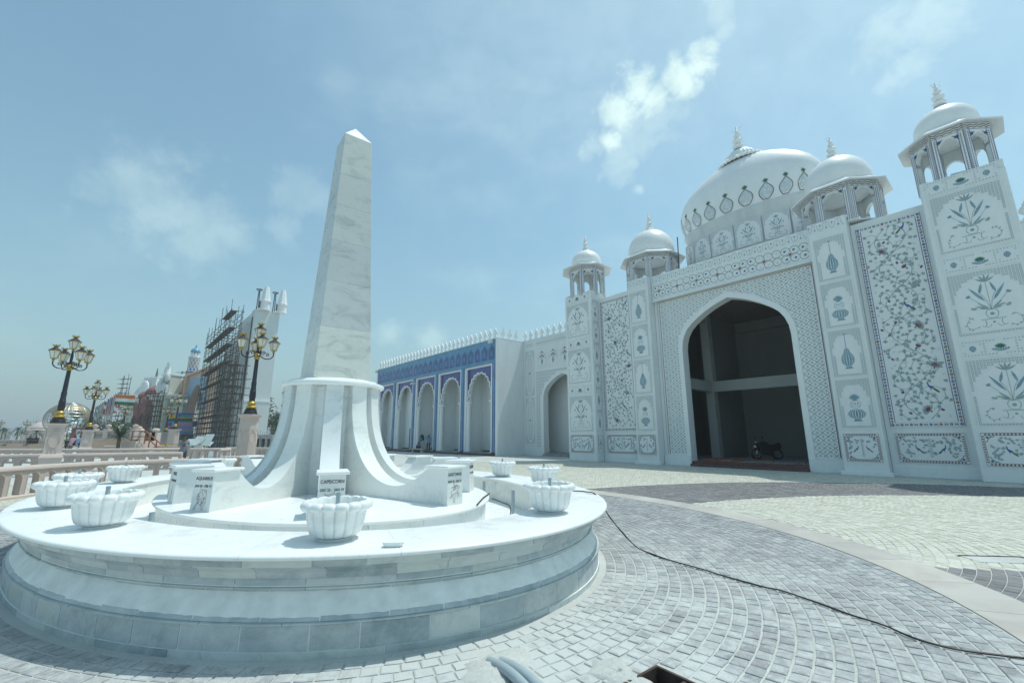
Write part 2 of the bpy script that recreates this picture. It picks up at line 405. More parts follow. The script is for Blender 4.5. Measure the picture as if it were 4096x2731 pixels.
# ---- setts
def sett_mat(name,stops,obj,dusty):
    m,nt,b=new_mat(name)
    if obj: rnd=orand(nt)
    else:
        a=nt.nodes.new('ShaderNodeAttribute'); a.attribute_name='tone'; rnd=a.outputs['Fac']
    c=ramp(nt,rnd,stops)
    g=ramp(nt,noise(nt,24,6,.7,coord='World'),[(.3,(.80,.80,.82)),(.7,(1.14,1.13,1.12))])
    c=mixc(nt,1.0,c,g,'MULTIPLY')
    # cement dust left by the masons: thick by the plinth, in patches elsewhere
    pos=geo(nt); dn=noise(nt,2.3,9,.72,.8,coord='World'); fine=noise(nt,11,8,.75,.5,coord='World')
    vd=nt.nodes.new('ShaderNodeVectorMath'); vd.operation='DISTANCE'; nt.links.new(pos,vd.inputs[0]); vd.inputs[1].default_value=(.3,3.6,0)
    near=mth(nt,'DIVIDE',1.9,mth(nt,'ADD',vd.outputs['Value'],1.7))
    vd2=nt.nodes.new('ShaderNodeVectorMath'); vd2.operation='DISTANCE'; nt.links.new(pos,vd2.inputs[0]); vd2.inputs[1].default_value=(-.9,4.7,0)
    near2=mth(nt,'DIVIDE',1.0,mth(nt,'ADD',mth(nt,'MULTIPLY',mth(nt,'ABSOLUTE',mth(nt,'SUBTRACT',vd2.outputs['Value'],1.15)),1.6),1.0))
    amt=mth(nt,'ADD',mth(nt,'MULTIPLY',near,.14),mth(nt,'MULTIPLY',near2,.15))
    f=mth(nt,'ADD',mth(nt,'ADD',mth(nt,'MULTIPLY',dn,.62),mth(nt,'MULTIPLY',fine,.42)),amt)
    f=ramp(nt,f,[(.57,(0,0,0)),(.73,(1,1,1))])
    c=mixc(nt,mth(nt,'MULTIPLY',f,dusty),c,(.60,.63,.61))
    nt.links.new(c,b.inputs['Base Color']); b.inputs['Roughness'].default_value=.72
    bump(nt,b,noise(nt,45,5,.7,coord='World'),.4,.004)
GREY=[(0,(.245,.255,.265)),(.3,(.315,.33,.335)),(.6,(.365,.38,.385)),(.85,(.315,.31,.315)),(1,(.42,.435,.435))]
CREAM=[(0,(.50,.495,.41)),(.4,(.575,.575,.485)),(.8,(.63,.63,.545)),(1,(.54,.555,.50))]
DARK=[(0,(.15,.147,.155)),(.4,(.195,.195,.20)),(.75,(.235,.235,.238)),(1,(.205,.185,.185))]
sett_mat('sett_grey',GREY,False,.75); sett_mat('sett_cream',CREAM,False,.25); sett_mat('sett_dark',DARK,False,.25)
sett_mat('sett_piece',GREY,True,.75)
allsetts=[]   # (centre, x-axis, half sizes, mat)
def keep(p,far=30):
    if p.y<2.6: return False
    q=px(p)
    return q and -500<q[0]<4600 and q[1]<2900
def blocked(p):
    d=p-PIT
    if abs(d.dot(pe[0]))<.30 and abs(d.dot(pe[1]))<.30: return True
    a=Vector((-.16,3.62,0)); b=Vector((.2,3.1,0)); ab=b-a; t=max(0,min(1,(p-a).dot(ab)/ab.length_squared))
    return (p-a-ab*t).length<.17
rs=random.Random(3)
o=.138
while o<3.42:
    f,Ln=arc_table(o,n=360); n=int(Ln/.138); ph=rs.random()
    for i in range(n):
        t=f(Ln*(i+ph)/n); q=ell(t,o); p=w_m(*q)
        if not keep(p) or blocked(p): continue
        q2=ell(t+.002,o); ax=(w_m(*q2)-p).normalized()
        if (p-Vector((0,0,0))).length>26: continue
        allsetts.append((p,ax,Ln/n/2-.006-rs.random()*.004,.0535-rs.random()*.004,0))
    o+=.1203
C1=(Vector((9.14,3.04,0)),13.1); C2=(Vector((10.2,.08,0)),12.58); C3=(Vector((5.3,1.75,0)),4.1)
def rings(c,r0,r1,cond,pitch,a0=0,a1=2*PI):
    r=r0
    while r<r1:
        n=int((a1-a0)*r/.14); ph=rs.random()
        for i in range(n):
            a=a0+(a1-a0)*(i+ph)/n; p=c+Vector((math.cos(a)*r,math.sin(a)*r,0))
            if not keep(p): continue
            k=cond(p)
            if k is None: continue
            allsetts.append((p,Vector((-math.sin(a),math.cos(a),0)),.07-.005-rs.random()*.003,pitch/2-.005,k))
        r+=pitch
def condA(p):
    if p.y>30 or (p-C2[0]).length>C2[1]-.05: return None
    if ell_off(p)<4.12: return None
    return 2 if (p-C3[0]).length<C3[1] else 1
def condB(p):
    if (p-C2[0]).length<C2[1]+.05 or ell_off(p)<4.12: return None
    if p.dot(UY)>22.8 and p.dot(UX)>-21: return None
    if p.dot(UX)<-34 or p.dot(UX)>4: return None
    return 2 if (p-C1[0]).length<C1[1] else 1
rings(Vector((2.2,9.2,0)),1.6,16,condA,.122,-PI*.75,PI*.5)
rings(C2[0],12.64,32,condB,.125,R(40),R(170))
allsetts.sort(key=lambda s:(s[0]-Vector((1.6,0,0))).length)
vis=[s for s in allsetts if s[4]==0 and (px(s[0]) and 0<px(s[0])[0]<4096 and px(s[0])[1]<2731)][:300]
vis_ids={id(s) for s in vis}
def frustum(hx,hy,h,ch=.008):
    return ([(-hx,-hy,-.004),(hx,-hy,-.004),(hx,hy,-.004),(-hx,hy,-.004),(-hx,-hy,h*.55),(hx,-hy,h*.55),(hx,hy,h*.55),(-hx,hy,h*.55),
             (-hx+ch,-hy+ch,h),(hx-ch,-hy+ch,h),(hx-ch,hy-ch,h),(-hx+ch,hy-ch,h)],
            [(0,1,5,4),(1,2,6,5),(2,3,7,6),(3,0,4,7),(4,5,9,8),(5,6,10,9),(6,7,11,10),(7,4,8,11),(8,9,10,11)])
base=[]
for k in range(5):
    v,f=frustum(.063,.0515,.007+.0012*k)
    v=[(x+rs.uniform(-.003,.003),y+rs.uniform(-.003,.003),z) for x,y,z in v]
    base.append(MB().add(v,f).mesh('sett','sett_piece',fix=False))
for i,(p,ax,hx,hy,k) in enumerate(vis):
    ob=link('sett',base[i%5],plaza,loc=p,rot=(rs.uniform(-.03,.03),rs.uniform(-.03,.03),math.atan2(ax.y,ax.x)+rs.uniform(-.02,.02)),scale=(hx/.063,hy/.0515,1))
mb=MB(); tone=[]
for s in allsetts:
    if id(s) in vis_ids: continue
    p,ax,hx,hy,k=s; far=p.length
    ay=Vector((-ax.y,ax.x,0)); h=.006+rs.random()*.004; tx,ty=rs.uniform(-.02,.02),rs.uniform(-.02,.02)
    if far<9:
        v,f=frustum(hx,hy,h)
    else:
        v=[(-hx,-hy,-.004),(hx,-hy,-.004),(hx,hy,-.004),(-hx,hy,-.004),(-hx,-hy,h),(hx,-hy,h),(hx,hy,h),(-hx,hy,h)]
        f=[(0,1,5,4),(1,2,6,5),(2,3,7,6),(3,0,4,7),(4,5,6,7)]
    mb.add([p+ax*x+ay*y+Vector((0,0,z+(x*tx+y*ty if z>0 else 0))) for x,y,z in v],f,k); tone.extend([rs.random()]*len(f))
st=mb.build('setts',['sett_grey','sett_cream','sett_dark'],plaza,fix=False,kind='stuff')
at_=st.data.attributes.new('tone','FLOAT','FACE'); at_.data.foreach_set('value',tone)
# ---- pinkish slab strip round the setts
def strip_mat():
    m,nt,b=new_mat('strip_stone')
    c=ramp(nt,noise(nt,1.1,8,.65,.6,coord='World'),[(.3,(.40,.375,.345)),(.55,(.49,.475,.44)),(.8,(.55,.545,.51))])
    pk=ramp(nt,noise(nt,.9,6,.6,1.0,coord='World',vec=(1,1.6,1)),[(.56,(0,0,0)),(.68,(1,1,1))])
    c=mixc(nt,mth(nt,'MULTIPLY',pk,.5),c,(.46,.33,.30))
    c=mixc(nt,1.0,c,ramp(nt,orand(nt),[(0,(.9,.9,.9)),(1,(1.05,1.03,1.02))]),'MULTIPLY')
    nt.links.new(c,b.inputs['Base Color']); b.inputs['Roughness'].default_value=.7; bump(nt,b,noise(nt,50,5,.7,coord='World'),.25,.003)
strip_mat()
f,Ln=arc_table(3.75,n=720); n=int(Ln/.92)
for i in range(n):
    s0=Ln*i/n+.003; s1=Ln*(i+1)/n-.003; p=w_m(*ell(f((s0+s1)/2),3.75))
    if not keep(p): continue
    v=[]; 
    for j in range(5):
        t=f(s0+(s1-s0)*j/4)
        a=w_m(*ell(t,3.46)); b_=w_m(*ell(t,4.07)); v+=[a-p,b_-p,a-p+Vector((0,0,.012)),b_-p+Vector((0,0,.012))]
    fs=[]
    for j in range(4):
        q=j*4; fs+=[(q+2,q+3,q+7,q+6),(q,q+2,q+6,q+4),(q+1,q+5,q+7,q+3)]
    fs+=[(0,1,3,2),(16,18,19,17)]
    MB().add(v,fs).build('paving_slab','strip_stone',plaza,loc=p)
# ---- pit frame, conduit stubs, cement heap
pit=empty('drain_pit',(PIT.x,PIT.y,0),PR,label='rusty square steel pit frame sunk in the paving at the bottom edge',cat='drain pit')
b=MB()
for k in range(4):
    a=k*PI/2; c,s=math.cos(a),math.sin(a)
    m=MB().box(-.235,.215,-.235,-.215,-.30,.03)
    m.v=[(x*c-y*s,x*s+y*c,z) for x,y,z in m.v]; m.build('frame_plate','rust',pit)
MB().box(-.214,.214,-.214,.214,-.31,-.29).build('pit_floor','dark_gap',pit)
MB().box(-.21,.21,-.012,.012,-.1,.02).build('cross_plate','rust',pit)
for k,(dx,lab) in enumerate(((0,'grey plastic conduit lying in cement dust, nearer the plinth'),(.085,'grey plastic conduit lying in cement dust, nearer the pit frame'))):
    path=[(-.17+dx+.32*t,3.58-.42*t-.16*t*t,.015+.045*math.sin(t*2.2)) for t in [i/8 for i in range(9)]]
    MB().tube(path,.034,12).build('conduit_pipe','pvc_grey',smooth=40,label=lab,cat='pipe')
def heap(name,cx,cy,r,h,seed,label):
    rr=random.Random(seed); m=MB(); n=26; rings_=7; v=[(0,0,h)]; 
    ph=[rr.random()*6 for _ in range(5)]
    for j in range(1,rings_+1):
        for i in range(n):
            a=2*PI*i/n; rad=r*(1+.35*math.sin(2*a+ph[0])+.2*math.sin(3*a+ph[1])+.12*math.sin(7*a+ph[2]))*j/rings_
            z=h*(1-(j/rings_)**1.5)*(1+.3*rr.uniform(-1,1))-.004*(j==rings_)
            v.append((rad*math.cos(a),rad*math.sin(a),max(z,-.004)+.011*(j<rings_)))
    f=[(0,1+i,1+(i+1)%n) for i in range(n)]
    for j in range(rings_-1):
        for i in range(n): f.append((1+j*n+i,1+(j+1)*n+i,1+(j+1)*n+(i+1)%n,1+j*n+(i+1)%n))
    m.add(v,f).build(name,'plaza_mortar',loc=(cx,cy,0),smooth=60,label=label,cat='cement heap',kind='stuff')
op=empty('open_pit',(6.32,6.22,0),R(-6),label='sandy unpaved square left open in the cream paving at right',cat='pit')
MB().box(-.30,.42,-.15,.15,.0,.013).build('sand_bed','plaza_mortar',op)
for a_,b_,c_,d_ in ((-.32,.44,.15,.165),(.42,.44,-.149,.149)): MB().box(a_,b_,c_,d_,-.01,.022).build('edge_strip','rust',op)
heap('cement_dust',-.12,3.5,.26,.03,2,'spilled cement dust round the conduit stubs')
heap('cement_dust',.72,3.42,.20,.028,5,'spilled cement and grit beside the pit frame')
# ---------------------------------------------------------------- zodiac obelisk monument
ZS=.74; ZI=.647; ZT=.30
mon=empty('obelisk_monument',MC,MROT,label='white marble obelisk with twelve curved zodiac fins on an oval stepped plinth',cat='monument')
IA,IB=4.85,3.12     # inner edge of the ring slab
PA,PB=3.80,2.54     # inner platform
def sweep(t_list,sections):
    "sections(t)-> list of (x,y,z) ring"
    return [sections(t) for t in t_list]
def course(name,prof,N,mat,gap=.007,phase=0.0,sub=5,smooth=30,inset=.18):
    f,Ln=arc_table()
    rr=random.Random(hash(name)%1000 if False else len(name)*7+N)
    cuts=[Ln*(i+phase+rr.uniform(-.12,.12))/N for i in range(N)]
    for i in range(N):
        s0=cuts[i]+gap/2; s1=(cuts[i+1] if i<N-1 else cuts[0]+Ln)-gap/2
        tm=f((s0+s1)/2); c=ell(tm); j=rr.uniform(-.002,.002)
        ringsv=[]
        for k in range(sub+1):
            t=f(s0+(s1-s0)*k/sub)
            ringsv.append([(*[a-b for a,b in zip(ell(t,o+(j if o>-.15 else 0)),c)],z) for o,z in prof])
        MB().loft(ringsv).build(name,mat,mon,smooth=smooth,loc=(c[0],c[1],0))
# mortar core
f,Ln=arc_table(); K=160
core=[(-.004,-.02),(-.004,.050),(-.0165,.052),(-.0165,.235),(-.022,.252),(-.055,.32),(-.09,.37),(-.126,.44),(-.088,.47),(-.088,.528),(-.066,.535),(-.052,.58),(-.022,.612),(.012,.63),(.046,.643),(.046,.695),(-.55,.695),(-.55,-.02)]
rg=[[(*ell(2*PI*k/K,o),z) for o,z in core] for k in range(K)]
m=MB(); n=len(core); m.add([p for r in rg for p in r],[(k*n+i,k*n+(i+1)%n,((k+1)%K)*n+(i+1)%n,((k+1)%K)*n+i) for k in range(K) for i in range(n)])
m.build('plinth_core','mortar',mon,smooth=30)
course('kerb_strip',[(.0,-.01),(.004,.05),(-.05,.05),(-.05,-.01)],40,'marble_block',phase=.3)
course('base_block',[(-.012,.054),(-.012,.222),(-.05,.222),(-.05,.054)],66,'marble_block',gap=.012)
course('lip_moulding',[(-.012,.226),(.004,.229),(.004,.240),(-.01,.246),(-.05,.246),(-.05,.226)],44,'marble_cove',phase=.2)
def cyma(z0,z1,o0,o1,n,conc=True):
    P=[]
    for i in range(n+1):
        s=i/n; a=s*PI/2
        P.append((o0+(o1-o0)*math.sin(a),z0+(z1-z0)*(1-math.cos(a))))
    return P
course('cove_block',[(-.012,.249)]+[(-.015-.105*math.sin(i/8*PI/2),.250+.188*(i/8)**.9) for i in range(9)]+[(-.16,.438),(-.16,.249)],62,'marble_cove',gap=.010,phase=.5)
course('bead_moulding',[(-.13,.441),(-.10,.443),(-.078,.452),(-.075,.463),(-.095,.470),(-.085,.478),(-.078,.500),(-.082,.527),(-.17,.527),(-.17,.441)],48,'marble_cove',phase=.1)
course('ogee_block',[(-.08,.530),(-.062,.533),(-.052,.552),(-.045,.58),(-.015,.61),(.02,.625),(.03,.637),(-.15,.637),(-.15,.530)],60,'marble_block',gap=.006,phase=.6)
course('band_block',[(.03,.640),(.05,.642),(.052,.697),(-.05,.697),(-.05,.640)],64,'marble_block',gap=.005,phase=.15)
# top slab pieces
f,Ln=arc_table(.12); N=26
for i in range(N):
    s0=Ln*i/N+.0012; s1=Ln*(i+1)/N-.0012; ringsv=[]
    c=ell(f((s0+s1)/2))
    for k in range(9):
        t=f(s0+(s1-s0)*k/8); q=(IA*math.cos(t),IB*math.sin(t)); po=lambda o:ell(t,o)
        sec=[(*po(.10),.699),(*po(.118),.704),(*po(.126),.715),(*po(.126),.725),(*po(.118),.736),(*po(.10),.7405),
             (q[0]*1.003,q[1]*1.003,.7405),(q[0],q[1],.735),(q[0]*.998,q[1]*.998,.72),(q[0],q[1],.704),(q[0]*1.004,q[1]*1.004,.699)]
        ringsv.append([(x-c[0],y-c[1],z) for x,y,z in sec])
    MB().loft(ringsv).build('rim_slab','marble_top',mon,smooth=40,loc=(c[0],c[1],0))
# inner wall of the ring, trough floor, inner platform
def oval(a,b,z,n=128): return [(a*math.cos(2*PI*i/n),b*math.sin(2*PI*i/n),z) for i in range(n)]
MB().loft([oval(IA+.03,IB+.03,ZT),oval(IA+.03,IB+.03,.698)],cap0=False,cap1=False).build('trough_wall','marble_fin',mon,smooth=30)
MB().loft([oval(IA+.2,IB+.2,ZT-.02),oval(IA+.2,IB+.2,ZT+.001)]).build('trough_floor','marble_top',mon)
f2,L2=arc_table(0,PA-.06,PB-.06); N=30
for i in range(N):
    s0=L2*i/N+.002; s1=L2*(i+1)/N-.002; c=ell(f2((s0+s1)/2),0,PA-.06,PB-.06)
    rgs=[]
    for k in range(6):
        t=f2(s0+(s1-s0)*k/5); a=ell(t,0,PA-.06,PB-.06); bq=ell(t,-.05,PA-.06,PB-.06)
        rgs.append([(a[0]-c[0],a[1]-c[1],ZT),(a[0]-c[0],a[1]-c[1],.608),(bq[0]-c[0],bq[1]-c[1],.608),(bq[0]-c[0],bq[1]-c[1],ZT)])
    MB().loft(rgs).build('platform_riser','marble_fin',mon,loc=(c[0],c[1],0))
pr=[(.0,.609),(.0,.612),(.0,.0)]
prof=[(-.03,.609),(-.008,.612),(0,.622),(0,.634),(-.008,.644),(-.025,ZI)]
MB().loft([[(*ell(2*PI*i/128,o,PA,PB),z) for i in range(128)] for o,z in prof]).build('platform_slab','marble_top',mon,smooth=40)
# fins with pedestals
signs={13.5:('SAGITTARIUS','NOV 22 - DEC 21'),42:('SCORPIO','OCT 23 - NOV 21'),278:('PISCES','FEB 19- MAR 20'),307:('AQUARIUS','JAN 20 - FEB 19'),343.5:('CAPRICORN','DEC 22 -  JAN 19')}
def text_mesh(txt,size,mat):
    cu=bpy.data.curves.new('t','FONT'); cu.body=txt; cu.size=size; cu.align_x='CENTER'; cu.extrude=.0008; cu.resolution_u=3; cu.offset=.0010
    o=bpy.data.objects.new('t',cu); col.objects.link(o); dg=bpy.context.evaluated_depsgraph_get(); dg.update()
    me=bpy.data.meshes.new_from_object(o.evaluated_get(dg)); bpy.data.objects.remove(o); me.materials.clear(); me.materials.append(MATS[mat]); return me
EMB={ # line figures, unit square x -.5..5, y 0..1
307:[[(-.05,.93),(-.12,.98),(-.18,.95),(-.19,.86),(-.12,.82),(-.2,.78),(-.3,.7),(-.34,.62),(-.26,.6),(-.22,.66),(-.16,.62),(-.2,.54),(-.26,.47),(-.2,.44),(-.27,.35),(-.36,.2),(-.5,.02),(-.42,.02),(-.3,.2),(-.15,.38),(0,.45),(.1,.35),(.05,.2),(.08,.02),(.2,0),(.22,.04),(.14,.3),(.2,.5),(.12,.6),(.1,.72),(.02,.78),(.0,.88),(-.05,.93)],
     [(.0,.88),(.1,.93),(.18,.86),(.22,.92),(.3,.93),(.34,.85),(.28,.8),(.22,.84)],[(.34,.85),(.38,.7),(.33,.5),(.38,.35),(.25,.15)],[(-.2,.78),(-.34,.45),(.3,.55),(.1,.3)],[(-.27,.35),(.0,.2),(.06,.35),(.35,.33)]],
13.5:[[(-.3,.62),(-.36,.56),(-.32,.45),(-.2,.42),(-.05,.47),(.1,.5),(.2,.55),(.28,.62),(.34,.72),(.44,.78),(.36,.84),(.28,.82),(.2,.74),(.05,.7),(-.1,.68),(-.3,.62)],
   [(-.32,.45),(-.4,.36),(-.48,.25),(-.38,.3),(-.28,.4)],[(-.2,.42),(-.22,.3),(-.12,.2),(-.16,.05),(-.06,.02),(-.05,.08),(-.02,.2),(.0,.38)],[(.22,.55),(.34,.45),(.42,.48),(.36,.36),(.44,.3)],[(.2,.5),(.28,.36),(.25,.24)],
   [(-.16,1),(-.06,.9),(.0,.8),(-.05,.7)],[(-.4,.78),(.16,.86)],[(-.16,1),(.1,.82),(-.12,.66)],[(.12,.88),(.18,.92),(.24,.88),(.2,.83),(.12,.88)],[(-.12,.66),(-.24,.84),(.05,.76)]],
343.5:[[(-.42,.94),(-.25,.9),(-.05,.93),(.1,.96),(.22,.9),(.28,.78),(.42,.72),(.4,.66),(.3,.66),(.25,.55),(.18,.62),(.05,.55),(-.1,.5),(-.2,.6),(-.15,.72),(-.02,.78),(.1,.82),(.2,.8)],[(-.42,.94),(-.3,.86),(-.1,.86),(.12,.9)],
     [(-.2,.6),(-.32,.4),(-.3,.2),(-.15,.12),(-.05,.2),(-.1,.3),(.0,.38),(.12,.3),(.2,.4)],[(.18,.62),(.24,.4),(.34,.3)],[(-.02,.78),(.22,.62),(.3,.66)]],
278:[[(-.05,1),(.08,.98),(.1,.8),(.02,.66),(.08,.5),(-.02,.35),(.0,.2),(-.1,.02),(-.2,.06),(-.18,.2),(-.1,.4),(-.16,.55),(-.08,.75),(-.12,.9),(-.05,1)],[(.04,.9),(-.14,.5),(.04,.45),(-.14,.12)]],
42:[[(.1,1),(.18,.9),(.1,.8),(.16,.7),(.06,.6),(.1,.45),(.0,.4),(-.04,.25),(-.14,.12),(-.1,.02),(0,.06)],[(.1,.8),(-.02,.74),(-.06,.82)],[(.06,.6),(-.06,.55)],[(.16,.7),(.26,.72)]]}
def ribbon(mb,pts,w,y=0,mi=0):
    for a,b in zip(pts,pts[1:]):
        dx,dz=b[0]-a[0],b[1]-a[1]; l=math.hypot(dx,dz)
        if l<1e-6: continue
        nx,nz=-dz/l*w/2,dx/l*w/2; ex,ez=dx/l*w*.3,dz/l*w*.3; mb.k+=1; yy=y-mb.k*2e-5
        mb.add([(a[0]-nx-ex,yy,a[1]-nz-ez),(b[0]-nx+ex,yy,b[1]-nz+ez),(b[0]+nx+ex,yy,b[1]+nz+ez),(a[0]+nx-ex,yy,a[1]+nz-ez)],[(0,1,2,3)],mi)
def smooth_line(pts,k=4):
    out_=[]; n=len(pts)
    for i in range(n-1):
        p0,p1,p2,p3=pts[max(i-1,0)],pts[i],pts[i+1],pts[min(i+2,n-1)]
        for j in range(k):
            t=j/k; out_.append(tuple(.5*((2*p1[d])+(-p0[d]+p2[d])*t+(2*p0[d]-5*p1[d]+4*p2[d]-p3[d])*t*t+(-p0[d]+3*p1[d]-3*p2[d]+p3[d])*t**3) for d in (0,1)))
    out_.append(pts[-1]); return out_
FW=.148   # half thickness of a fin
for k in range(12):
    deg=[13.5,42,70,100,131,164,193.5,222,250,278,307,343.5][k]; ph=R(deg); rp=1/math.sqrt((math.cos(ph)/3.42)**2+(math.sin(ph)/2.34)**2)
    # local frame: x radial, y tangential
    ri=rp-.44    # where the pedestal cap ends
    zc=1.145; rm=.95+(ri-.95)*.60; zm=ZI+.20
    prof=[(.60,ZI-.0)]
    prof=[(.62,ZI),(rp-.012,ZI),(rp-.012,zc),(ri+.05,zc)]
    n=10
    for i in range(n+1):
        a=i/n*PI/2; prof.append((ri+.04-(ri+.04-rm)*(1-math.cos(a))**1.0*1.0 if False else ri+.04-(ri+.04-rm)*math.sin(a)**1.0*1.0 if False else ri+.04-(ri+.04-rm)*(i/n), zm+(zc-zm)*(1-math.sin(a))**1.15))
    H=2.505; r0=.86
    for i in range(1,19):
        a=i/18; prof.append((r0+(rm-r0)*(1-a)**2.35 if False else r0+(rm-r0)*(1-math.sin(a*PI/2))**1.25, zm+(H-zm)*(1-math.cos(a*PI/2))**.92))
    prof.append((.62,H))
    fin=MB().prism([(r,z) for r,z in prof],'y',-FW,FW).build('fin','marble_fin',mon,smooth=25,rot=ph)
    # end block
    tp=MB(); L_=[(0,FW+.012),(0,-FW-.012)]
    tp.loft([[(rp-.04,-FW-.008,ZI+.0005),(rp+.012,-FW-.008,ZI+.0005),(rp+.012,FW+.008,ZI+.0005),(rp-.04,FW+.008,ZI+.0005)],
             [(rp-.04,-FW-.004,zc-.002),(rp-.006,-FW-.004,zc-.002),(rp-.006,FW+.004,zc-.002),(rp-.04,FW+.004,zc-.002)]])
    ped=tp.build('pedestal_face','marble_fin',mon,rot=ph)
    x0,x1,y0,y1=ri,rp+.03,-FW-.035,FW+.035
    def rr_(e,z): return [(x0-e,y0-e,z),(x1+e,y0-e,z),(x1+e,y1+e,z),(x0-e,y1+e,z)]
    MB().loft([rr_(-.008,zc+.001),rr_(.004,zc+.006),rr_(.010,zc+.016),rr_(.010,zc+.028),rr_(.003,zc+.039),rr_(-.01,zc+.043)]).build('pedestal_cap','marble_top',mon,smooth=35,rot=ph)
    if deg in signs:
        nm,dt=signs[deg]; hgt=zc-ZI; sl=math.atan2(.018,hgt)
        X=lambda z: rp+.012-.018*(z-ZI)/hgt+.0012
        mb=MB(); lw=.0036
        ln=[smooth_line(q,3) if len(q)>5 else q for q in EMB[deg]]
        for q in ln: ribbon(mb,[(x*.205,y*.265) for x,y in q],lw)
        # figure plane is x-z facing -y; turn it to face +x
        em=mb.mesh('emblem',['emblem_line'],fix=False)
        zb=ZI+.03
        link('emblem',em,ped,loc=(X(zb)+.0006,0,zb),rot=(0,-sl,PI/2) if False else Matrix.Rotation(-sl,3,'Y').to_4x4().to_3x3().to_euler() if False else (Matrix.Rotation(-sl,3,'Y')@Matrix.Rotation(PI/2,3,'Z')).to_euler())
        for txt,z,sz in ((nm,ZI+.400,.064),(dt,ZI+.308,.048)):
            me=text_mesh(txt,sz,'letter_dark')
            wd=max(v.co.x for v in me.vertices)-min(v.co.x for v in me.vertices); s_=min(1,.268/wd)
            if len(txt)<7: s_=min(1,.2/wd)
            link('lettering',me,ped,loc=(X(z)+.0006,0,z),rot=(Matrix.Rotation(-sl,3,'Y')@Matrix.Rotation(PI/2,3,'Z')@Matrix.Rotation(PI/2,3,'X')).to_euler(),scale=(s_,max(s_,.92),1))
# core drum and disc
MB().lathe([(.0,ZI),(.74,ZI),(.74,2.5),(0,2.5)],12).build('core_drum','marble_fin',mon)
MB().lathe([(0,2.506),(.87,2.506),(.91,2.510),(.938,2.528),(.942,2.555),(.93,2.582),(.90,2.594),(.83,2.602),(.79,2.640),(.72,2.655),(0,2.657)],96).build('drum_slab','marble_top',mon,smooth=40)
# obelisk shaft in courses
hb,ht,z0,z1=.525,.285,2.66,7.93
cz=[0,.185,.36,.525,.675,.815,1]
rot0=R(-52)-MROT+R(0)
def hw(s): return hb+(ht-hb)*s
for i in range(6):
    s0,s1=cz[i],cz[i+1]; a,b_=hw(s0),hw(s1); zz0=z0+(z1-z0)*s0+.0015; zz1=z0+(z1-z0)*s1-.0015
    def sq(h,z,c=.006): return [(-h+c,-h,z),(h-c,-h,z),(h,-h+c,z),(h,h-c,z),(h-c,h,z),(-h+c,h,z),(-h,h-c,z),(-h,-h+c,z)]
    MB().loft([sq(a,zz0),sq(b_,zz1)]).build('shaft_block','marble_obelisk',mon,rot=rot0)
MB().loft([[(-ht,-ht,z1),(ht,-ht,z1),(ht,ht,z1),(-ht,ht,z1)],[(-.004,-.004,8.33),(.004,-.004,8.33),(.004,.004,8.33),(-.004,.004,8.33)]]).build('pyramid_cap','marble_top',mon,rot=rot0)
# ---------------------------------------------------------------- lotus planters
def make_planter():
    e=empty('lotus_planter')
    n=16; NS=n*8
    def fl(a,z): 
        x=(a*n/(2*PI))%1; return 1-.075*(1-abs(math.sin(PI*x)))**3.5
    prof=[(.0,.0),(.15,.0),(.155,.020),(.14,.024),(.19,.034),(.226,.06),(.247,.11),(.259,.17),(.270,.23),(.278,.262),(.30,.278)]
    b=MB(); b.lathe(prof,NS,flute=lambda a,z:fl(a,z) if z>.03 else 1)
    b.build('bowl','marble_white',e,smooth=50)
    # rim petals: rounded tips rolled outwards
    m=MB()
    ring=[(.268,.245),(.302,.258),(.322,.280),(.326,.305),(.312,.328),(.285,.342),(.262,.335),(.252,.31),(.246,.27),(.235,.20),(.0,.19)]
    def fl2(a,z):
        x=(a*n/(2*PI))%1; t=abs(math.sin(PI*x)); return 1-.05*(1-t)**2.2 if z>.21 else 1
    def zz(a,z):
        x=(a*n/(2*PI))%1; t=abs(math.sin(PI*x)); return z
    vs=[]; 
    for (r,z) in ring:
        for i in range(NS):
            a=2*PI*i/NS; x=(a*n/(2*PI))%1; t=abs(math.sin(PI*x)); rr=r*fl2(a,z)
            dz=-.012*(1-t)**2.5 if z>.26 else (.030*(1-t)**1.2 if .24<z<.262 and r>.26 else 0)
            vs.append((rr*math.cos(a),rr*math.sin(a),z+dz))
    fs=[(j*NS+i,j*NS+(i+1)%NS,(j+1)*NS+(i+1)%NS,(j+1)*NS+i) for j in range(len(ring)-1) for i in range(NS)]
    m.add(vs,fs).build('petal_rim','marble_white',e,smooth=50)
    MB().lathe([(0,.18),(.021,.18),(.021,.40),(.016,.40),(.016,.33),(0,.33)],12).build('pipe','pvc_grey',e,smooth=40)
    return e
pl0=make_planter()
spots=[(-16.5,'largest lotus planter in front of the capricorn pedestal'),(11,'lotus planter with the cable behind it, right of the sagittarius pedestal'),(46,'lotus planter half hidden behind the nearest right planter'),(74,'lotus planter farthest right on the back rim before the cream paving'),
 (103,'small lotus planter glimpsed behind the fins before the blue arcade'),(192,'lotus planter behind the fins below the right lamp pedestal'),(226,'lotus planter alone on the left rim beside the pisces pedestal'),(256,'lotus planter mostly hidden, behind the leftmost one'),(282,'leftmost lotus planter on the marble rim'),(312,'large lotus planter left of the aquarius pedestal')]
for i,(d,lab) in enumerate(spots):
    o_=pl0 if i==0 else clone(pl0)
    a=R(d); r=1/math.sqrt((math.cos(a)/5.18)**2+(math.sin(a)/3.5)**2); o_.scale=(.92,.92,.95)
    o_.location=w_m(r*math.cos(a),r*math.sin(a),ZS+.001); o_.rotation_euler=(0,0,R(d*1.7))
    tag(o_,label=lab,cat='planter',group='lotus planters round the plinth')
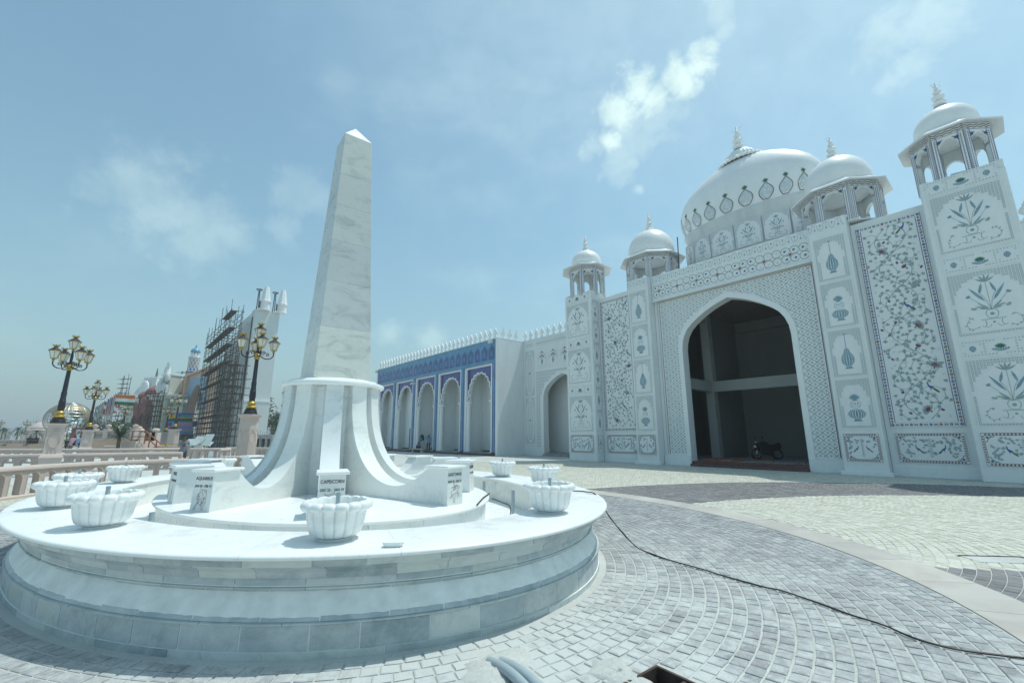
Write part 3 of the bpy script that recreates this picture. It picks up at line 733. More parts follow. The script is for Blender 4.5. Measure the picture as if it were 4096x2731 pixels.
# loose things on the monument
for (x,y,hh,lab) in ((1960,1975,.26,'short grey pipe standing in the trough behind the sagittarius pedestal'),(2056,2030,.26,'grey pipe in the trough beside the nearest right planter'),(887,2115,.30,'stub of grey pipe in the trough below the aquarius pedestal')):
    p=gz(x,y+ (30 if hh<.3 else 20),ZT)
    e_=MB().lathe([(0,0),(.03,0),(.03,hh+.14),(.024,hh+.14),(.024,hh),(0,hh)],14)
    # keep inside the trough
    q=loc_m(p); k=math.hypot(q[0]/4.4,q[1]/2.88); p=w_m(q[0]/k,q[1]/k,ZT)
    e_.build('pvc_pipe','pvc_grey',loc=p,smooth=40,label=lab,cat='pipe')
p=gz(1575,2185,ZS)
sh=MB(); pts=[(-.085,-.03),(-.06,-.045),(.05,-.05),(.082,-.02),(.08,.01),(.0,.045),(-.075,.03)]
sh.loft([[(x*.75,y*.7,.0) for x,y in pts],[(x*.98,y*.95,.02) for x,y in pts],[(x,y,.036+.004*math.sin(x*60)) for x,y in pts],[(x*.9,y*.8,.034) for x,y in pts]])
sh.build('marble_fragment','marble_white',loc=(p.x,p.y,ZS+.0015),rot=R(8),smooth=30,label='broken chip of marble lying on the front rim',cat='marble chip')
a=gz(1908,2022,ZI); b_=gz(1957,1976,ZI); mdl=a+(b_-a)*.55+Vector((-.02,.02,.012))
MB().tube([a+Vector((0,0,.013)),mdl,b_+Vector((0,0,.013))],.011,8).build('bent_rod','rust',smooth=40,label='short bent rusty rod lying on the inner platform',cat='rod')
# cable
cp=[(0,213),(120,225),(200,305),(270,380),(320,450),(370,540),(480,580),(660,630),(800,675),(980,725),(1080,745),(1240,800),(1430,870),(1620,930),(1780,1000),(1960,1050),(2130,1078),(2352,1105),(2500,1120)]
S_=lambda q:(2300+q[0]*.7636,1800+q[1]*.7636)
path=[]
e1=gz(1905,1948,ZI); e2=gz(1990,1990,ZI-.1)
path+=[w_m(3.1,1.55,ZI+.006),w_m(3.5,1.42,ZI+.006),w_m(3.85,1.3,ZI-.02),w_m(4.2,1.0,.45),w_m(4.55,.98,.62),w_m(4.8,1.0,ZS+.012)]
for q in ((2235,1962),(2290,1964),(2340,1967),(2380,1978)):
    p=gz(q[0],q[1],ZS); path.append(Vector((p.x,p.y,ZS+.008)))
A0=path[-1].copy(); B0=gz(*S_(cp[5]))
for k in range(1,6):
    t=k/6; q_=A0.lerp(B0,t); q_.z=.022+(A0.z-.022)*(1-t)**1.5; path.append(q_)
for i,q in enumerate(cp[5:]):
    p=gz(*S_(q)); path.append(Vector((p.x,p.y,.022)))
def catmull(P,k=6):
    out_=[]
    for i in range(len(P)-1):
        p0,p1,p2,p3=P[max(i-1,0)],P[i],P[i+1],P[min(i+2,len(P)-1)]
        for j in range(k):
            t=j/k; out_.append(.5*((2*p1)+(p2-p0)*t+(2*p0-5*p1+4*p2-p3)*t*t+(3*p1-p0-3*p2+p3)*t**3))
    out_.append(P[-1]); return out_
CABLE=catmull(path,6)
for p in CABLE: p.z=max(p.z,.02)
MB().tube(CABLE,.0072,7).build('power_cable','rubber_black',smooth=50,label='black power cable trailing from the plinth across the grey paving',cat='cable')
MB().tube([p+Vector((.012*math.sin(i*.35),.010*math.cos(i*.31),.004)) for i,p in enumerate(CABLE[34:])],.0045,6).build('thin_cable','rubber_black',smooth=50,label='thinner dark wire twisted along the black power cable',cat='cable')
# ---------------------------------------------------------------- white palace
# local frame: x along the front to the right, y into the building, z up; origin below
PX0,PY0=-9.70,23.60
def PL(x,y,z=0): return UX*(x)+UY*(y)+Vector((0,0,z))
pal=empty('white_palace',PL(PX0,PY0),FROT,label='white domed palace front with inlaid flower panels and a tall pointed portal',cat='palace')
class IN(MB):
    "flat inlay drawn in x-z, each piece a hair proud of the last"
    def poly(s,pts,mi=0):
        s.k+=1; y=-.004-s.k%97*3e-5
        s.add([(p[0],y,p[1]) for p in pts],[tuple(range(len(pts)))],mi)
    def line(s,pts,w,mi=0,closed=False):
        if closed: pts=list(pts)+[pts[0]]
        L=[]; Rr=[]; n=len(pts)
        for i in range(n):
            a=pts[max(i-1,0)]; b=pts[min(i+1,n-1)]
            if closed and i in(0,n-1): a=pts[-2]; b=pts[1]
            dx,dz=b[0]-a[0],b[1]-a[1]; l=math.hypot(dx,dz) or 1; nx,nz=-dz/l*w/2,dx/l*w/2
            L.append((pts[i][0]+nx,pts[i][1]+nz)); Rr.append((pts[i][0]-nx,pts[i][1]-nz))
        s.k+=1; y=-.004-s.k%97*3e-5
        s.add([(p[0],y,p[1]) for p in L]+[(p[0],y,p[1]) for p in Rr],[(i,i+1,n+i+1,n+i) for i in range(n-1)],mi)
    def leaf(s,p,a,l,w,mi=0):
        c,n=math.cos(a),math.sin(a)
        s.poly([(p[0]+x*c-y*n,p[1]+x*n+y*c) for x,y in ((0,0),(l*.3,w*.45),(l*.6,w*.42),(l,0),(l*.6,-w*.42),(l*.3,-w*.45))],mi)
    def disc(s,p,r,mi=0,n=10,sz=1.0): s.poly([(p[0]+r*math.cos(2*PI*i/n),p[1]+r*sz*math.sin(2*PI*i/n)) for i in range(n)],mi)
    def flower(s,p,r,mi,mc=None,n=6,a0=0):
        for i in range(n): s.leaf(p,a0+2*PI*i/n,r,r*.75,mi)
        if mc is not None: s.disc(p,r*.25,mc,6)
    def trefoil(s,p,a,r,mi):
        for d in (-.75,0,.75): s.leaf(p,a+d,r*(1 if d==0 else .8),r*.5,mi)
    def bud(s,p,a,r,m1,m2,m3):
        s.leaf(p,a,r*1.5,r,m1); s.leaf((p[0]+math.cos(a)*r*.3,p[1]+math.sin(a)*r*.3),a+.25,r*1.1,r*.5,m2); s.leaf(p,a-.35,r*.8,r*.4,m3)
    def peacock(s,p,k,r,dark=5,green=3):
        "k=+1 faces right"
        X=lambda x,z:(p[0]+k*x*r,p[1]+z*r)
        s.poly([X(*q) for q in ((-.25,.05),(-.1,.32),(.15,.42),(.33,.62),(.30,.85),(.38,.95),(.47,.90),(.60,.84),(.47,.82),(.46,.60),(.36,.25),(.15,.0))],4)
        for dz in (-.95,-.82,-.66): s.leaf(X(.0,.15),math.atan2(dz,-.75*k),r*1.15,r*.20,green)
        s.line([X(.1,.02),X(.1,-.28)],r*.05,1); s.line([X(.2,.05),X(.22,-.28)],r*.05,1)
        for dx in (-.05,.02,.09): s.line([X(.40,.94),X(.40+dx,1.1)],r*.03,4)
INM=['lattice_grey','inlay_steel','inlay_grey','inlay_green','inlay_blue','inlay_red','inlay_brown','inlay_dark','white_trim']
def inside(poly,x,z):
    c=False; n=len(poly); j=n-1
    for i in range(n):
        xi,zi=poly[i]; xj,zj=poly[j]
        if (zi>z)!=(zj>z) and x<(xj-xi)*(z-zi)/(zj-zi)+xi: c=not c
        j=i
    return c
def near_edge(poly,x,z,d):
    n=len(poly)
    for i in range(n):
        ax,az=poly[i]; bx,bz=poly[(i+1)%n]; dx,dz=bx-ax,bz-az; L=dx*dx+dz*dz or 1
        t=max(0,min(1,((x-ax)*dx+(z-az)*dz)/L))
        if (x-ax-dx*t)**2+(z-az-dz*t)**2<d*d: return True
    return False
def cusped(w,h,top,lobes=3,pinch=.0,foot=.0,zs=.45):
    "closed outline of a cusped niche: straight sides to zs*h, lobed shoulders, pointed top"
    P=[(-w/2,0),(w/2,0)]
    side=[(w/2,zs*h)]
    pts=[]
    N=lobes
    # lobes climb from (w/2,zs*h) to (0,h)
    for i in range(N):
        a0=(i/N)*PI/2; a1=((i+1)/N)*PI/2
        p0=(w/2*math.cos(a0),zs*h+(h-zs*h)*math.sin(a0)**.9); p1=(w/2*math.cos(a1),zs*h+(h-zs*h)*math.sin(a1)**.9)
        for k in range(5):
            t=k/5; bx=p0[0]+(p1[0]-p0[0])*t; bz=p0[1]+(p1[1]-p0[1])*t
            nx,nz=(p1[1]-p0[1]),-(p1[0]-p0[0]); l=math.hypot(nx,nz) or 1
            b=top*math.sin(PI*t); pts.append((max(0.0,bx+nx/l*b),bz+nz/l*b))
    P+=[(w/2,zs*h*.98)]+pts+[(0,h+top*.6)]
    P+=[(-x,z) for x,z in reversed(pts)]+[(-w/2,zs*h*.98)]
    return P
def lattice_fine(s,w,h,hole,pitch=.085,edge=.02,mi=0):
    nx=max(1,int(round(w/pitch))); nz=max(1,int(round(h/pitch))); px_,pz_=w/nx,h/nz
    for i in range(nx):
        for j in range(nz):
            x=-w/2+(i+.5)*px_; z=(j+.5)*pz_
            if hole and (inside(hole,x,z) or near_edge(hole,x,z,edge+.03)): continue
            q=min(px_,pz_)*.36; v=q*.42
            for k in range(4):
                a=PI/4+k*PI/2; s.leaf((x,z),a,q*1.75,v*1.6,mi)
def plate(name,x,y,z,w,h,parent=None,d=.03,rim=.02,mat='white_trim'):
    "thin slab standing proud of the wall, with raised edge"
    m=MB(); m.box(-w/2-rim,w/2+rim,-d,.004,-rim,h+rim)
    o=m.build(name,mat,pal if parent is None else parent,loc=(x,y,z)); return o
def face(o,inl,d): # put inlay on plate
    return inl.build('inlay',INM,o,loc=(0,-d,0),fix=False)
def flip_fix(o): return o
def motif_bottle(s,w,h):
    c=1; zb=h*.10; r=w*.2
    prof=[(.12,.0),(.62,.0),(.40,.09),(.5,.12),(.95,.30),(1.0,.45),(.85,.62),(.52,.75),(.40,.88),(.22,.97),(0,1.0)]
    H=h*.46; z0=zb
    P=[(r*a,z0+H*b) for a,b in prof]; s.poly([(-r*.62,z0),(r*.62,z0),(r*.40,z0+H*.09),(-r*.40,z0+H*.09)],1)
    for k in range(7):   # staves with white gaps
        f0=-1+2*k/7+.035; f1=-1+2*(k+1)/7-.035
        up=[(.38,.11),(.92,.30),(1.0,.45),(.86,.60),(.55,.74),(.38,.88),(.2,.96)]
        s.poly([(r*a*math.sin(f0*PI/2),z0+H*b) for a,b in up]+[(r*a*math.sin(f1*PI/2),z0+H*b) for a,b in reversed(up)],1)
    s.line([(0,z0+H*.95),(0,z0+H*1.62)],r*.09,1); s.trefoil((0,z0+H*1.58),PI/2,r*.36,1); s.leaf((0,z0+H*1.62),0.35,r*.35,r*.2,1); s.leaf((0,z0+H*1.62),PI-.35,r*.35,r*.2,1)
def motif_lotus(s,w,h):
    z0=h*.08; r=w*.27
    s.poly([(-r*.5,z0),(r*.5,z0),(r*.28,z0+h*.045),(-r*.28,z0+h*.045)],1)
    for k in range(9):
        f0=-1+2*k/9+.03; f1=-1+2*(k+1)/9-.03
        up=[(.3,.05),(.8,.09),(1.0,.16),(.55,.24)]
        s.poly([(r*a*math.sin(f0*PI/2),z0+h*b) for a,b in up]+[(r*a*math.sin(f1*PI/2),z0+h*b) for a,b in reversed(up)],1)
    zc=z0+h*.345; rr=r*.56
    s.line([(rr*math.cos(a),zc+rr*.9*math.sin(a)) for a in [2*PI*i/20 for i in range(21)]],w*.012,1)
    for k in range(5): s.disc((rr*(-.7+.35*k),zc-rr*.35),rr*.10,1,6)
    for k in range(3): s.flower((rr*(-.5+.5*k),zc+rr*.2),rr*.22,1,None,5)
    s.poly([(-rr*.4,zc+rr*.85),(rr*.4,zc+rr*.85),(rr*.3,zc+rr*1.35),(-rr*.3,zc+rr*1.35)],1)
    for a in (-1.2,-.9,-.6,-.3,0,.3,.6,.9,1.2): s.leaf((0,zc+rr*1.2),PI/2+a,r*.78*(1-.12*abs(a)),r*.26,1)
def motif_flowers(s,w,h):
    s.line([(-w*.16,h*.17),(w*.16,h*.17)],.02,2)
    for k in (-1,1):
        s.line(smooth_line([(k*w*.11,h*.16),(k*w*.10,h*.10),(k*w*.13,h*.06),(k*w*.17,h*.08)],4),.018,2)
        s.line(smooth_line([(k*w*.04,h*.09),(k*w*.07,h*.05),(k*w*.12,h*.055)],4),.015,2)
        pts=smooth_line([(k*w*.20,h*.07),(k*w*.27,h*.04),(k*w*.34,h*.06),(k*w*.36,h*.13),(k*w*.31,h*.2),(k*w*.26,h*.22)],4); s.line(pts,.014,2)
        for i in range(2,len(pts),3): s.leaf(pts[i],random.uniform(0,6.28),w*.045,w*.02,2)
    s.disc((0,h*.12),w*.022,2,6)
    pot=[(w*.055*c,z*h) for c,z in ((.9,.185),(1.35,.23),(1.5,.265),(1.2,.30),(.9,.315))]
    s.line(pot+[(-x,z) for x,z in reversed(pot)],.018,2,True); s.flower((0,h*.25),w*.035,2,None,8)
    st=[((0,.31),(0,.55),(0,.80)),((0,.31),(-.05,.5),(-.12,.62)),((0,.31),(.05,.5),(.12,.62)),((0,.31),(-.12,.42),(-.25,.55)),((0,.31),(.12,.42),(.25,.55)),((0,.31),(-.1,.36),(-.22,.37)),((0,.31),(.1,.36),(.22,.37))]
    for q in st: s.line(smooth_line([(x*w,z*h) for x,z in q],5),.013,2)
    for a in (-1,-.5,0,.5,1): s.leaf((0,h*.76),PI/2+a,h*.13,w*.035,2)
    for k in (-1,1):
        s.leaf((k*w*.05,h*.45),PI/2-k*.55,h*.30,w*.05,1); s.leaf((k*w*.11,h*.58),PI/2+k*.25,h*.18,w*.045,1)
        s.leaf((k*w*.02,h*.33),PI/2-k*1.15,w*.20,w*.035,2); s.leaf((k*w*.02,h*.33),PI/2-k*1.4,w*.14,w*.03,2); s.leaf((k*w*.02,h*.33),PI/2-k*.8,w*.20,w*.035,2)
        for a in (-.6,-.2,.2,.6): s.leaf((k*w*.25,h*.54),PI/2-k*.6+a,w*.06,w*.03,1)
        for a in (-.9,-.3,.3,.9,1.5): s.leaf((k*w*.22,h*.37),-PI/2+k*.5+a,w*.05,w*.028,2)
def niche_panel(x,y,z,w,h,kind,parent=None,pitch=.085):
    d=.03; o=plate('niche_panel',x,y,z,w,h,parent,d); s=IN()
    if kind=='flowers': hole=[(px_,pz_+h*.055) for px_,pz_ in cusped(w*.88,h*.84,.055,6,zs=.42)]
    else: hole=[(px_,pz_+h*.06) for px_,pz_ in cusped(w*.70,h*.80,.05,3,zs=.52)]
    lattice_fine(s,w,h,hole,pitch)
    s.line(hole,.026,8,True)
    sub=IN(); {'bottle':motif_bottle,'lotus':motif_lotus,'flowers':motif_flowers}[kind](sub,w,h); 
    o2=len(s.v); s.v+=[(a,b-.0005,c+h*.05) for a,b,c in sub.v]; s.f+=[tuple(i+o2 for i in f_) for f_ in sub.f]; s.m+=sub.m
    face(o,s,d)
def medallion_panel(x,y,z,w,h,parent=None):
    d=.03; o=plate('medallion_panel',x,y,z,w,h,parent,d); s=IN()
    ov=lambda cx,cz,a,b,n=16:[(cx+a*math.cos(2*PI*i/n)*(1+.06*math.cos(8*2*PI*i/n)),cz+b*math.sin(2*PI*i/n)*(1+.06*math.cos(8*2*PI*i/n))) for i in range(n)]
    M=[ov(0,h/2,w*.19,h*.40),ov(-w*.36,h/2,w*.105,h*.33),ov(w*.36,h/2,w*.105,h*.33)]
    nx=int(w/.085); nz=max(2,int(h/.085))
    for i in range(nx):
        for j in range(nz):
            px_,pz_=-w/2+(i+.5)*w/nx,(j+.5)*h/nz
            if any(inside(m,px_,pz_) or near_edge(m,px_,pz_,.035) for m in M): continue
            for k in range(4): s.leaf((px_,pz_),PI/4+k*PI/2,.04,.014,0)
    for m in M: s.line(m,.022,8,True)
    for a in (-1.1,-.75,-.4,-.1,.2,.5,.8,1.1): s.leaf((0,h*.42),PI/2+a,h*.30,w*.03,3)
    for k in range(7):
        f0=-1+2*k/7+.03; f1=-1+2*(k+1)/7-.03; up=[(.3,.22),(.9,.32),(1.,.42)]
        s.poly([(w*.12*a*f0,h*b) for a,b in up]+[(w*.12*a*f1,h*b) for a,b in reversed(up)],1)
    for k in (-1,1):
        for q in range(4):
            f0=-1+2*q/4+.05; f1=-1+2*(q+1)/4-.05; up=[(.3,.3),(1,.45),(.9,.58),(.3,.68)]
            s.poly([(k*w*.36+w*.05*a*f0,h*b) for a,b in up]+[(k*w*.36+w*.05*a*f1,h*b) for a,b in reversed(up)],1)
    face(o,s,d)
def peacock_panel(x,y,z,w,h,parent=None,single=False):
    d=.03; o=plate('peacock_panel',x,y,z,w,h,parent,d); s=IN()
    b=.085 if w>.9 else .06
    for e in (.012,b): s.line([(-w/2+e,e),(w/2-e,e),(w/2-e,h-e),(-w/2+e,h-e)],.018,6,True)
    for side in range(4):
        L=w if side%2==0 else h; n=max(3,int((L-2*b)/.085)); 
        for i in range(n):
            t=-L/2+b+(i+.5)*(L-2*b)/n
            c=[(t,b/2+.006),(h and w/2-b/2-.006,t+h/2),(t,h-b/2-.006),(-w/2+b/2+.006,t+h/2)][side]; q=.030
            s.poly([(c[0]-q,c[1]),(c[0],c[1]-q),(c[0]+q,c[1]),(c[0],c[1]+q)],6 if i%2 else 5)
    r=min(.19,w*.2)
    for sx in (-1,1):
        for szz in (0,1):
            cx,cz=sx*(w/2-b),(b if szz==0 else h-b); q=1 if szz==0 else -1
            arc=[(cx-sx*r*1.25,cz),(cx-sx*r*1.25,cz+q*r*.12)]+[(cx-sx*r*(1-.95*math.sin(a))-0,cz+q*r*(1-.95*math.cos(a)) ) for a in (.2,.5,.8,1.1,1.35)]+[(cx,cz+q*r*1.2)]
            s.line([(cx-sx*r*1.3,cz),(cx-sx*r*1.2,cz+q*r*.25),(cx-sx*r*.8,cz+q*r*.35),(cx-sx*r*.42,cz+q*r*.75),(cx-sx*r*.3,cz+q*r*1.1),(cx,cz+q*r*1.25)],.016,6)
            s.flower((cx-sx*r*.38,cz+q*r*.38),r*.25,4,None,5); s.leaf((cx-sx*r*.6,cz+q*r*.2),PI if sx>0 else 0,r*.4,r*.15,3)
    pr=h*.175
    if w>.9:
        for k in (-1,1): s.peacock((k*w*.17,h*.42),k*(-1) if w<1.7 else k,pr*(1 if w>1.7 else .8))
    else:
        for k in (-1,1): s.peacock((k*w*.14,h*.42),-k,pr*.55)
    rr=random.Random(int(abs(x)*100))
    s.line([(0,h*.17),(0,h*.85)],.012,2)
    for i in range(9):
        zz=h*(.2+.07*i)
        for k in (-1,1): s.leaf((0,zz),PI/2-k*.9,w*.04+.02,.022,2)
    for i in range(int(64*w)):
        px_,pz_=rr.uniform(-.40,.40)*w,h*rr.uniform(.2,.82)
        if abs(px_)<.05*w or (abs(abs(px_)-w*.17)<pr*.8 and .2*h<pz_<.68*h): continue
        a=rr.random()*6.3
        if rr.random()<.3: s.flower((px_,pz_),.045,0,None,6)
        else:
            for q in (-.6,0,.6): s.leaf((px_,pz_),a+q,.088,.036,0)
    face(o,s,d)
def vine_panel(x,y,z,w,h,seed):
    d=.03; o=plate('vine_panel',x,y,z,w,h,None,d); s=IN(); rr=random.Random(seed); b=.17
    for e in (.012,b): s.line([(-w/2+e,e),(w/2-e,e),(w/2-e,h-e),(-w/2+e,h-e)],.022,4,True)
    for side in range(4):
        L=w if side%2==0 else h; n=int(round((L-b)/.27))
        for i in range(n+1):
            t=-L/2+b/2+i*(L-b)/n
            c=[(t,b/2),(w/2-b/2,t+h/2),(t,h-b/2),(-w/2+b/2,t+h/2)][side]
            s.flower(c,.058,5 if i%2 else 4,8,6,rr.random())
            if i<n:
                m=t+(L-b)/n/2; c=[(m,b/2),(w/2-b/2,m+h/2),(m,h-b/2),(-w/2+b/2,m+h/2)][side]; a=0 if side%2==0 else PI/2
                for q in (.5,-.5,PI+.5,PI-.5): s.leaf(c,a+q,.072,.035,3)
    # main stems winding up, with scrolls and leaves
    W=w/2-b-.09; used=[]
    def ok(p,r):
        if abs(p[0])>W or p[1]<b+.07 or p[1]>h-b-.07: return False
        for q,ql in used:
            if (p[0]-q[0])**2+(p[1]-q[1])**2<(r+ql)**2: return False
        used.append((p,r)); return True
    n=int(h/.75)
    main=[]
    for sgn in (-1,1):
        pts=[]
        for i in range(n*10+1):
            t=i/10; pts.append((sgn*W*.62*math.sin(t*PI/1.9+(.4 if sgn>0 else 0)),b+.14+t*(h-2*b-.3)/n))
        s.line(pts,.024,2); main.append(pts)
    # carnations, buds, birds first
    nb=int(h*1.15)
    for i in range(nb):
        zc=b+.45+(h-2*b-.8)*i/(nb-1); xc=rr.choice((-1,1))*rr.uniform(.15,.85)*W
        if not ok((xc,zc),.13): continue
        k=i%4; a=PI/2+rr.uniform(-1.2,1.2)
        if k in (0,2):
            for q in range(9): s.leaf((xc,zc),a-1.35+q*.3375,.24,.11,2)
            for q in range(5): s.leaf((xc,zc),a-.9+q*.45,.16,.085,5)
            s.leaf((xc,zc),a+PI,.11,.07,3); s.leaf((xc,zc),a+.2,.05,.05,4)
        elif k==1: s.peacock((xc,zc),rr.choice((-1,1)),.26)
        else:
            for q in range(5): s.leaf((xc,zc),a-.7+q*.35,.15,.075,(5,3,5,3,5)[q])
            s.leaf((xc,zc),a+PI,.12,.06,4)
    for i in range(int(nb*1.3)):
        p=(rr.uniform(-W,W),rr.uniform(b+.2,h-b-.2))
        if ok(p,.08): s.bud(p,rr.uniform(.3,2.8),.095,5,4,3)
    ns=int(h/.62)
    for j in range(ns):
        sd=1 if j%2 else -1; cx,cz=sd*W*rr.uniform(.40,.55),b+.42+(h-2*b-.8)*j/(ns-1); r0=min(.40,W*.52); a0=PI/2+sd*(PI*.6); sp=[]
        for k in range(40):
            t=k/39; a=a0-sd*t*2*PI*1.35; rad=r0*(1-t)**.75+.05
            sp.append((max(-W,min(W,cx+rad*math.cos(a))),max(b+.07,min(h-b-.07,cz+rad*math.sin(a)))))
        s.line(sp,.017,2)
        for k in range(1,36,4):
            q=sp[k]; a=math.atan2(q[1]-cz,q[0]-cx)
            if ok(q,.045): s.trefoil(q,a+rr.uniform(-.6,.6),.125,2)
    for pts in main:
        for i in range(4,len(pts)-2,3):
            p=pts[i]; q=pts[i+1]; a=math.atan2(q[1]-p[1],q[0]-p[0])+rr.choice((-1,1))*rr.uniform(.5,1.3)
            l=rr.uniform(.16,.42); cv=rr.choice((-1,1))*rr.uniform(1.5,4.5)
            tw=[p]; aa=a
            for k in range(9): aa+=cv*.11; tw.append((tw[-1][0]+math.cos(aa)*l/8,tw[-1][1]+math.sin(aa)*l/8))
            if all(abs(t[0])<W and b+.06<t[1]<h-b-.06 for t in tw):
                s.line(tw,.016,2)
                if ok(tw[-1],.05): s.trefoil(tw[-1],aa,.14,2)
    for i in range(int(w*h*30)):
        p=(rr.uniform(-W,W),rr.uniform(b+.1,h-b-.1))
        if ok(p,.078):
            a=rr.random()*6.3
            if rr.random()<.28: s.line([(p[0]+.05*(1-t*.09)*math.cos(a+t*.7),p[1]+.05*(1-t*.09)*math.sin(a+t*.7)) for t in range(9)],.010,2)
            else: s.trefoil(p,a,.13,2)
    face(o,s,d)
def slab(name,x0,x1,y0,y1,z0,z1,mat='white_wall',bev=.015):
    c=((x0+x1)/2,(y0+y1)/2,z0)
    o=MB().box(x0-c[0],x1-c[0],y0-c[1],y1-c[1],0,z1-z0).build(name,mat,pal,loc=c)
    if bev: bevel(o,bev,1)
    return o
X=lambda u: -u-PX0            # facade coordinate u (leftwards) -> local x
Y=lambda d: d-PY0
def arch_pts(xc,half,zs,za,n=10,kind='four'):
    "left foot up over the point to the right foot"
    P=[]
    rise=za-zs
    for i in range(n+1):
        t=i/n
        # quick curve at the haunch, near straight to the point
        xx=half*(1-t); zz=zs+rise*(1-(1-t**1.0)**2.0)*.0
        if t<.38: a=t/.38*R(58); xx=half-half*.40*(1-math.cos(a))/(1-math.cos(R(58)))*.55; zz=zs+rise*.56*math.sin(a)/math.sin(R(58))
        else:
            s_=(t-.38)/.62; x0_=half-half*.22; xx=x0_*(1-s_)+0; zz=zs+rise*(.56+.44*s_**.92)+rise*.045*math.sin(PI*s_)
        P.append((xx,zz))
    return [(xc-x,z) for x,z in P]+[(xc+x,z) for x,z in reversed(P[:-1])]
# --- portal wall with its opening
xo0,xo1=X(12.50),X(6.92); xc=(xo0+xo1)/2; half=(xo1-xo0)/2; ZSP,ZAP=6.42,8.92
xw0,xw1=X(14.12),X(5.55)
A=arch_pts(xc,half,ZSP,ZAP)
def arch_wall(name,x0,x1,z0,z1,outline,y0,y1,mat,parent,base=0):
    "wall with an arched hole: split in columns between outline points"
    m=MB(); pts=[(outline[0][0],base)]+outline+[(outline[-1][0],base)]
    m.box(x0,outline[0][0],y0,y1,z0,z1); m.box(outline[-1][0],x1,y0,y1,z0,z1)
    for a,b in zip(outline,outline[1:]):
        if abs(a[0]-b[0])<1e-5: continue
        m.prism([(a[0],a[1]),(b[0],b[1]),(b[0],z1),(a[0],z1)],'y',y0,y1)
    o=m.build(name,mat,parent); 
    bm=bmesh.new(); bm.from_mesh(o.data); bmesh.ops.remove_doubles(bm,verts=bm.verts,dist=1e-4)
    # drop internal faces
    from collections import defaultdict
    dd=defaultdict(list)
    for f_ in bm.faces: dd[tuple(sorted(v.index for v in f_.verts))].append(f_)
    kill=[f_ for L in dd.values() if len(L)>1 for f_ in L]
    bmesh.ops.delete(bm,geom=kill,context='FACES'); bmesh.ops.recalc_face_normals(bm,faces=bm.faces); bm.to_mesh(o.data); bm.free(); return o
PT=.55
arch_wall('portal_wall',xw0,xw1,0,11.2,A,0.10,.10+PT,'white_wall',pal)
# white architrave round the opening, proud of the field
wa=.26
O2=arch_pts(xc,half+wa,ZSP,ZAP+.34)
m=MB(); inn=[(A[0][0],.0)]+A+[(A[-1][0],.0)]; ou=[(O2[0][0],.0)]+O2+[(O2[-1][0],.0)]
vs=[]; 
for (a,b) in zip(inn,ou): vs+=[(a[0],.02,a[1]),(b[0],.02,b[1]),(b[0],.099,b[1]),(a[0],.099,a[1])]
n=len(inn); m.add(vs,[(i*4+k,i*4+(k+1)%4,(i+1)*4+(k+1)%4,(i+1)*4+k) for i in range(n-1) for k in range(4)]+[(0,1,2,3),((n-1)*4,(n-1)*4+1,(n-1)*4+2,(n-1)*4+3)])
m.build('portal_architrave','white_trim',pal)
# lattice field
s=IN(); fx0,fx1,fz0,fz1=xw0+.40,xw1-.20,.64,9.52
ff=MB().box(fx0-.05,fx1+.05,.075,.0995,fz0-.06,fz1+.06)
fieldhole=[(O2[0][0],-1)]+O2+[(O2[-1][0],-1)]
fcx=(fx0+fx1)/2
pw=(fx1-fx0)/40; ph_=.165; nz=int((fz1-fz0)/ph_); ph_=(fz1-fz0)/nz
for i in range(41):
    xx=fx0+i*pw; run=[]
    for j in range(nz*6+1):
        z=fz0+j*ph_/6; xq=xx+(pw*.40 if True else 0)*math.sin(2*PI*j/12)*(1 if i%2 else -1)
        good=fx0<=xq<=fx1 and not inside(fieldhole,xq,z)
        if good: run.append((xq,z))
        if (not good or j==nz*6) and len(run)>1: s.line(run,.030,0); run=[]
        elif not good: run=[]
for i in range(40):
    for j in range(nz*2):
        xx=fx0+(i+.5)*pw; z=fz0+(j+.5)*ph_/1.0
        if z>fz1: break
        if (i+j)%2==0: pass
        if inside(fieldhole,xx,z) or near_edge(fieldhole,xx,z,.06): continue
        big=((j%2==0)==(i%2==0))
        for k in range(4): s.leaf((xx,z),k*PI/2,.075 if big else .03,.036,0)
lat=MB(); lat=arch_wall('lattice_field',fx0-.05,fx1+.05,fz0-.06,fz1+.06,O2,.076,.0985,'white_trim',pal,base=fz0-.06)
s.build('lattice_inlay',INM,lat,loc=(0,.078,0),fix=False)
bd=IN()
for e,mi,wd in ((.0,6,.03),(.13,7,.016)): bd.line([(fx0-.05+(-e),fz0),(fx0-.05-e,fz1+.05+e*.6),(fx1+.05+e,fz1+.05+e*.6),(fx1+.05+e,fz0)],wd,mi)
bd.build('border_inlay',INM,lat,loc=(0,.066,0),fix=False)
slab('portal_plinth',xw0+.01,xo0-.005,-.02,.0995,0,.56); slab('portal_plinth',xo1+.005,xw1-.01,-.02,.0995,0,.56)
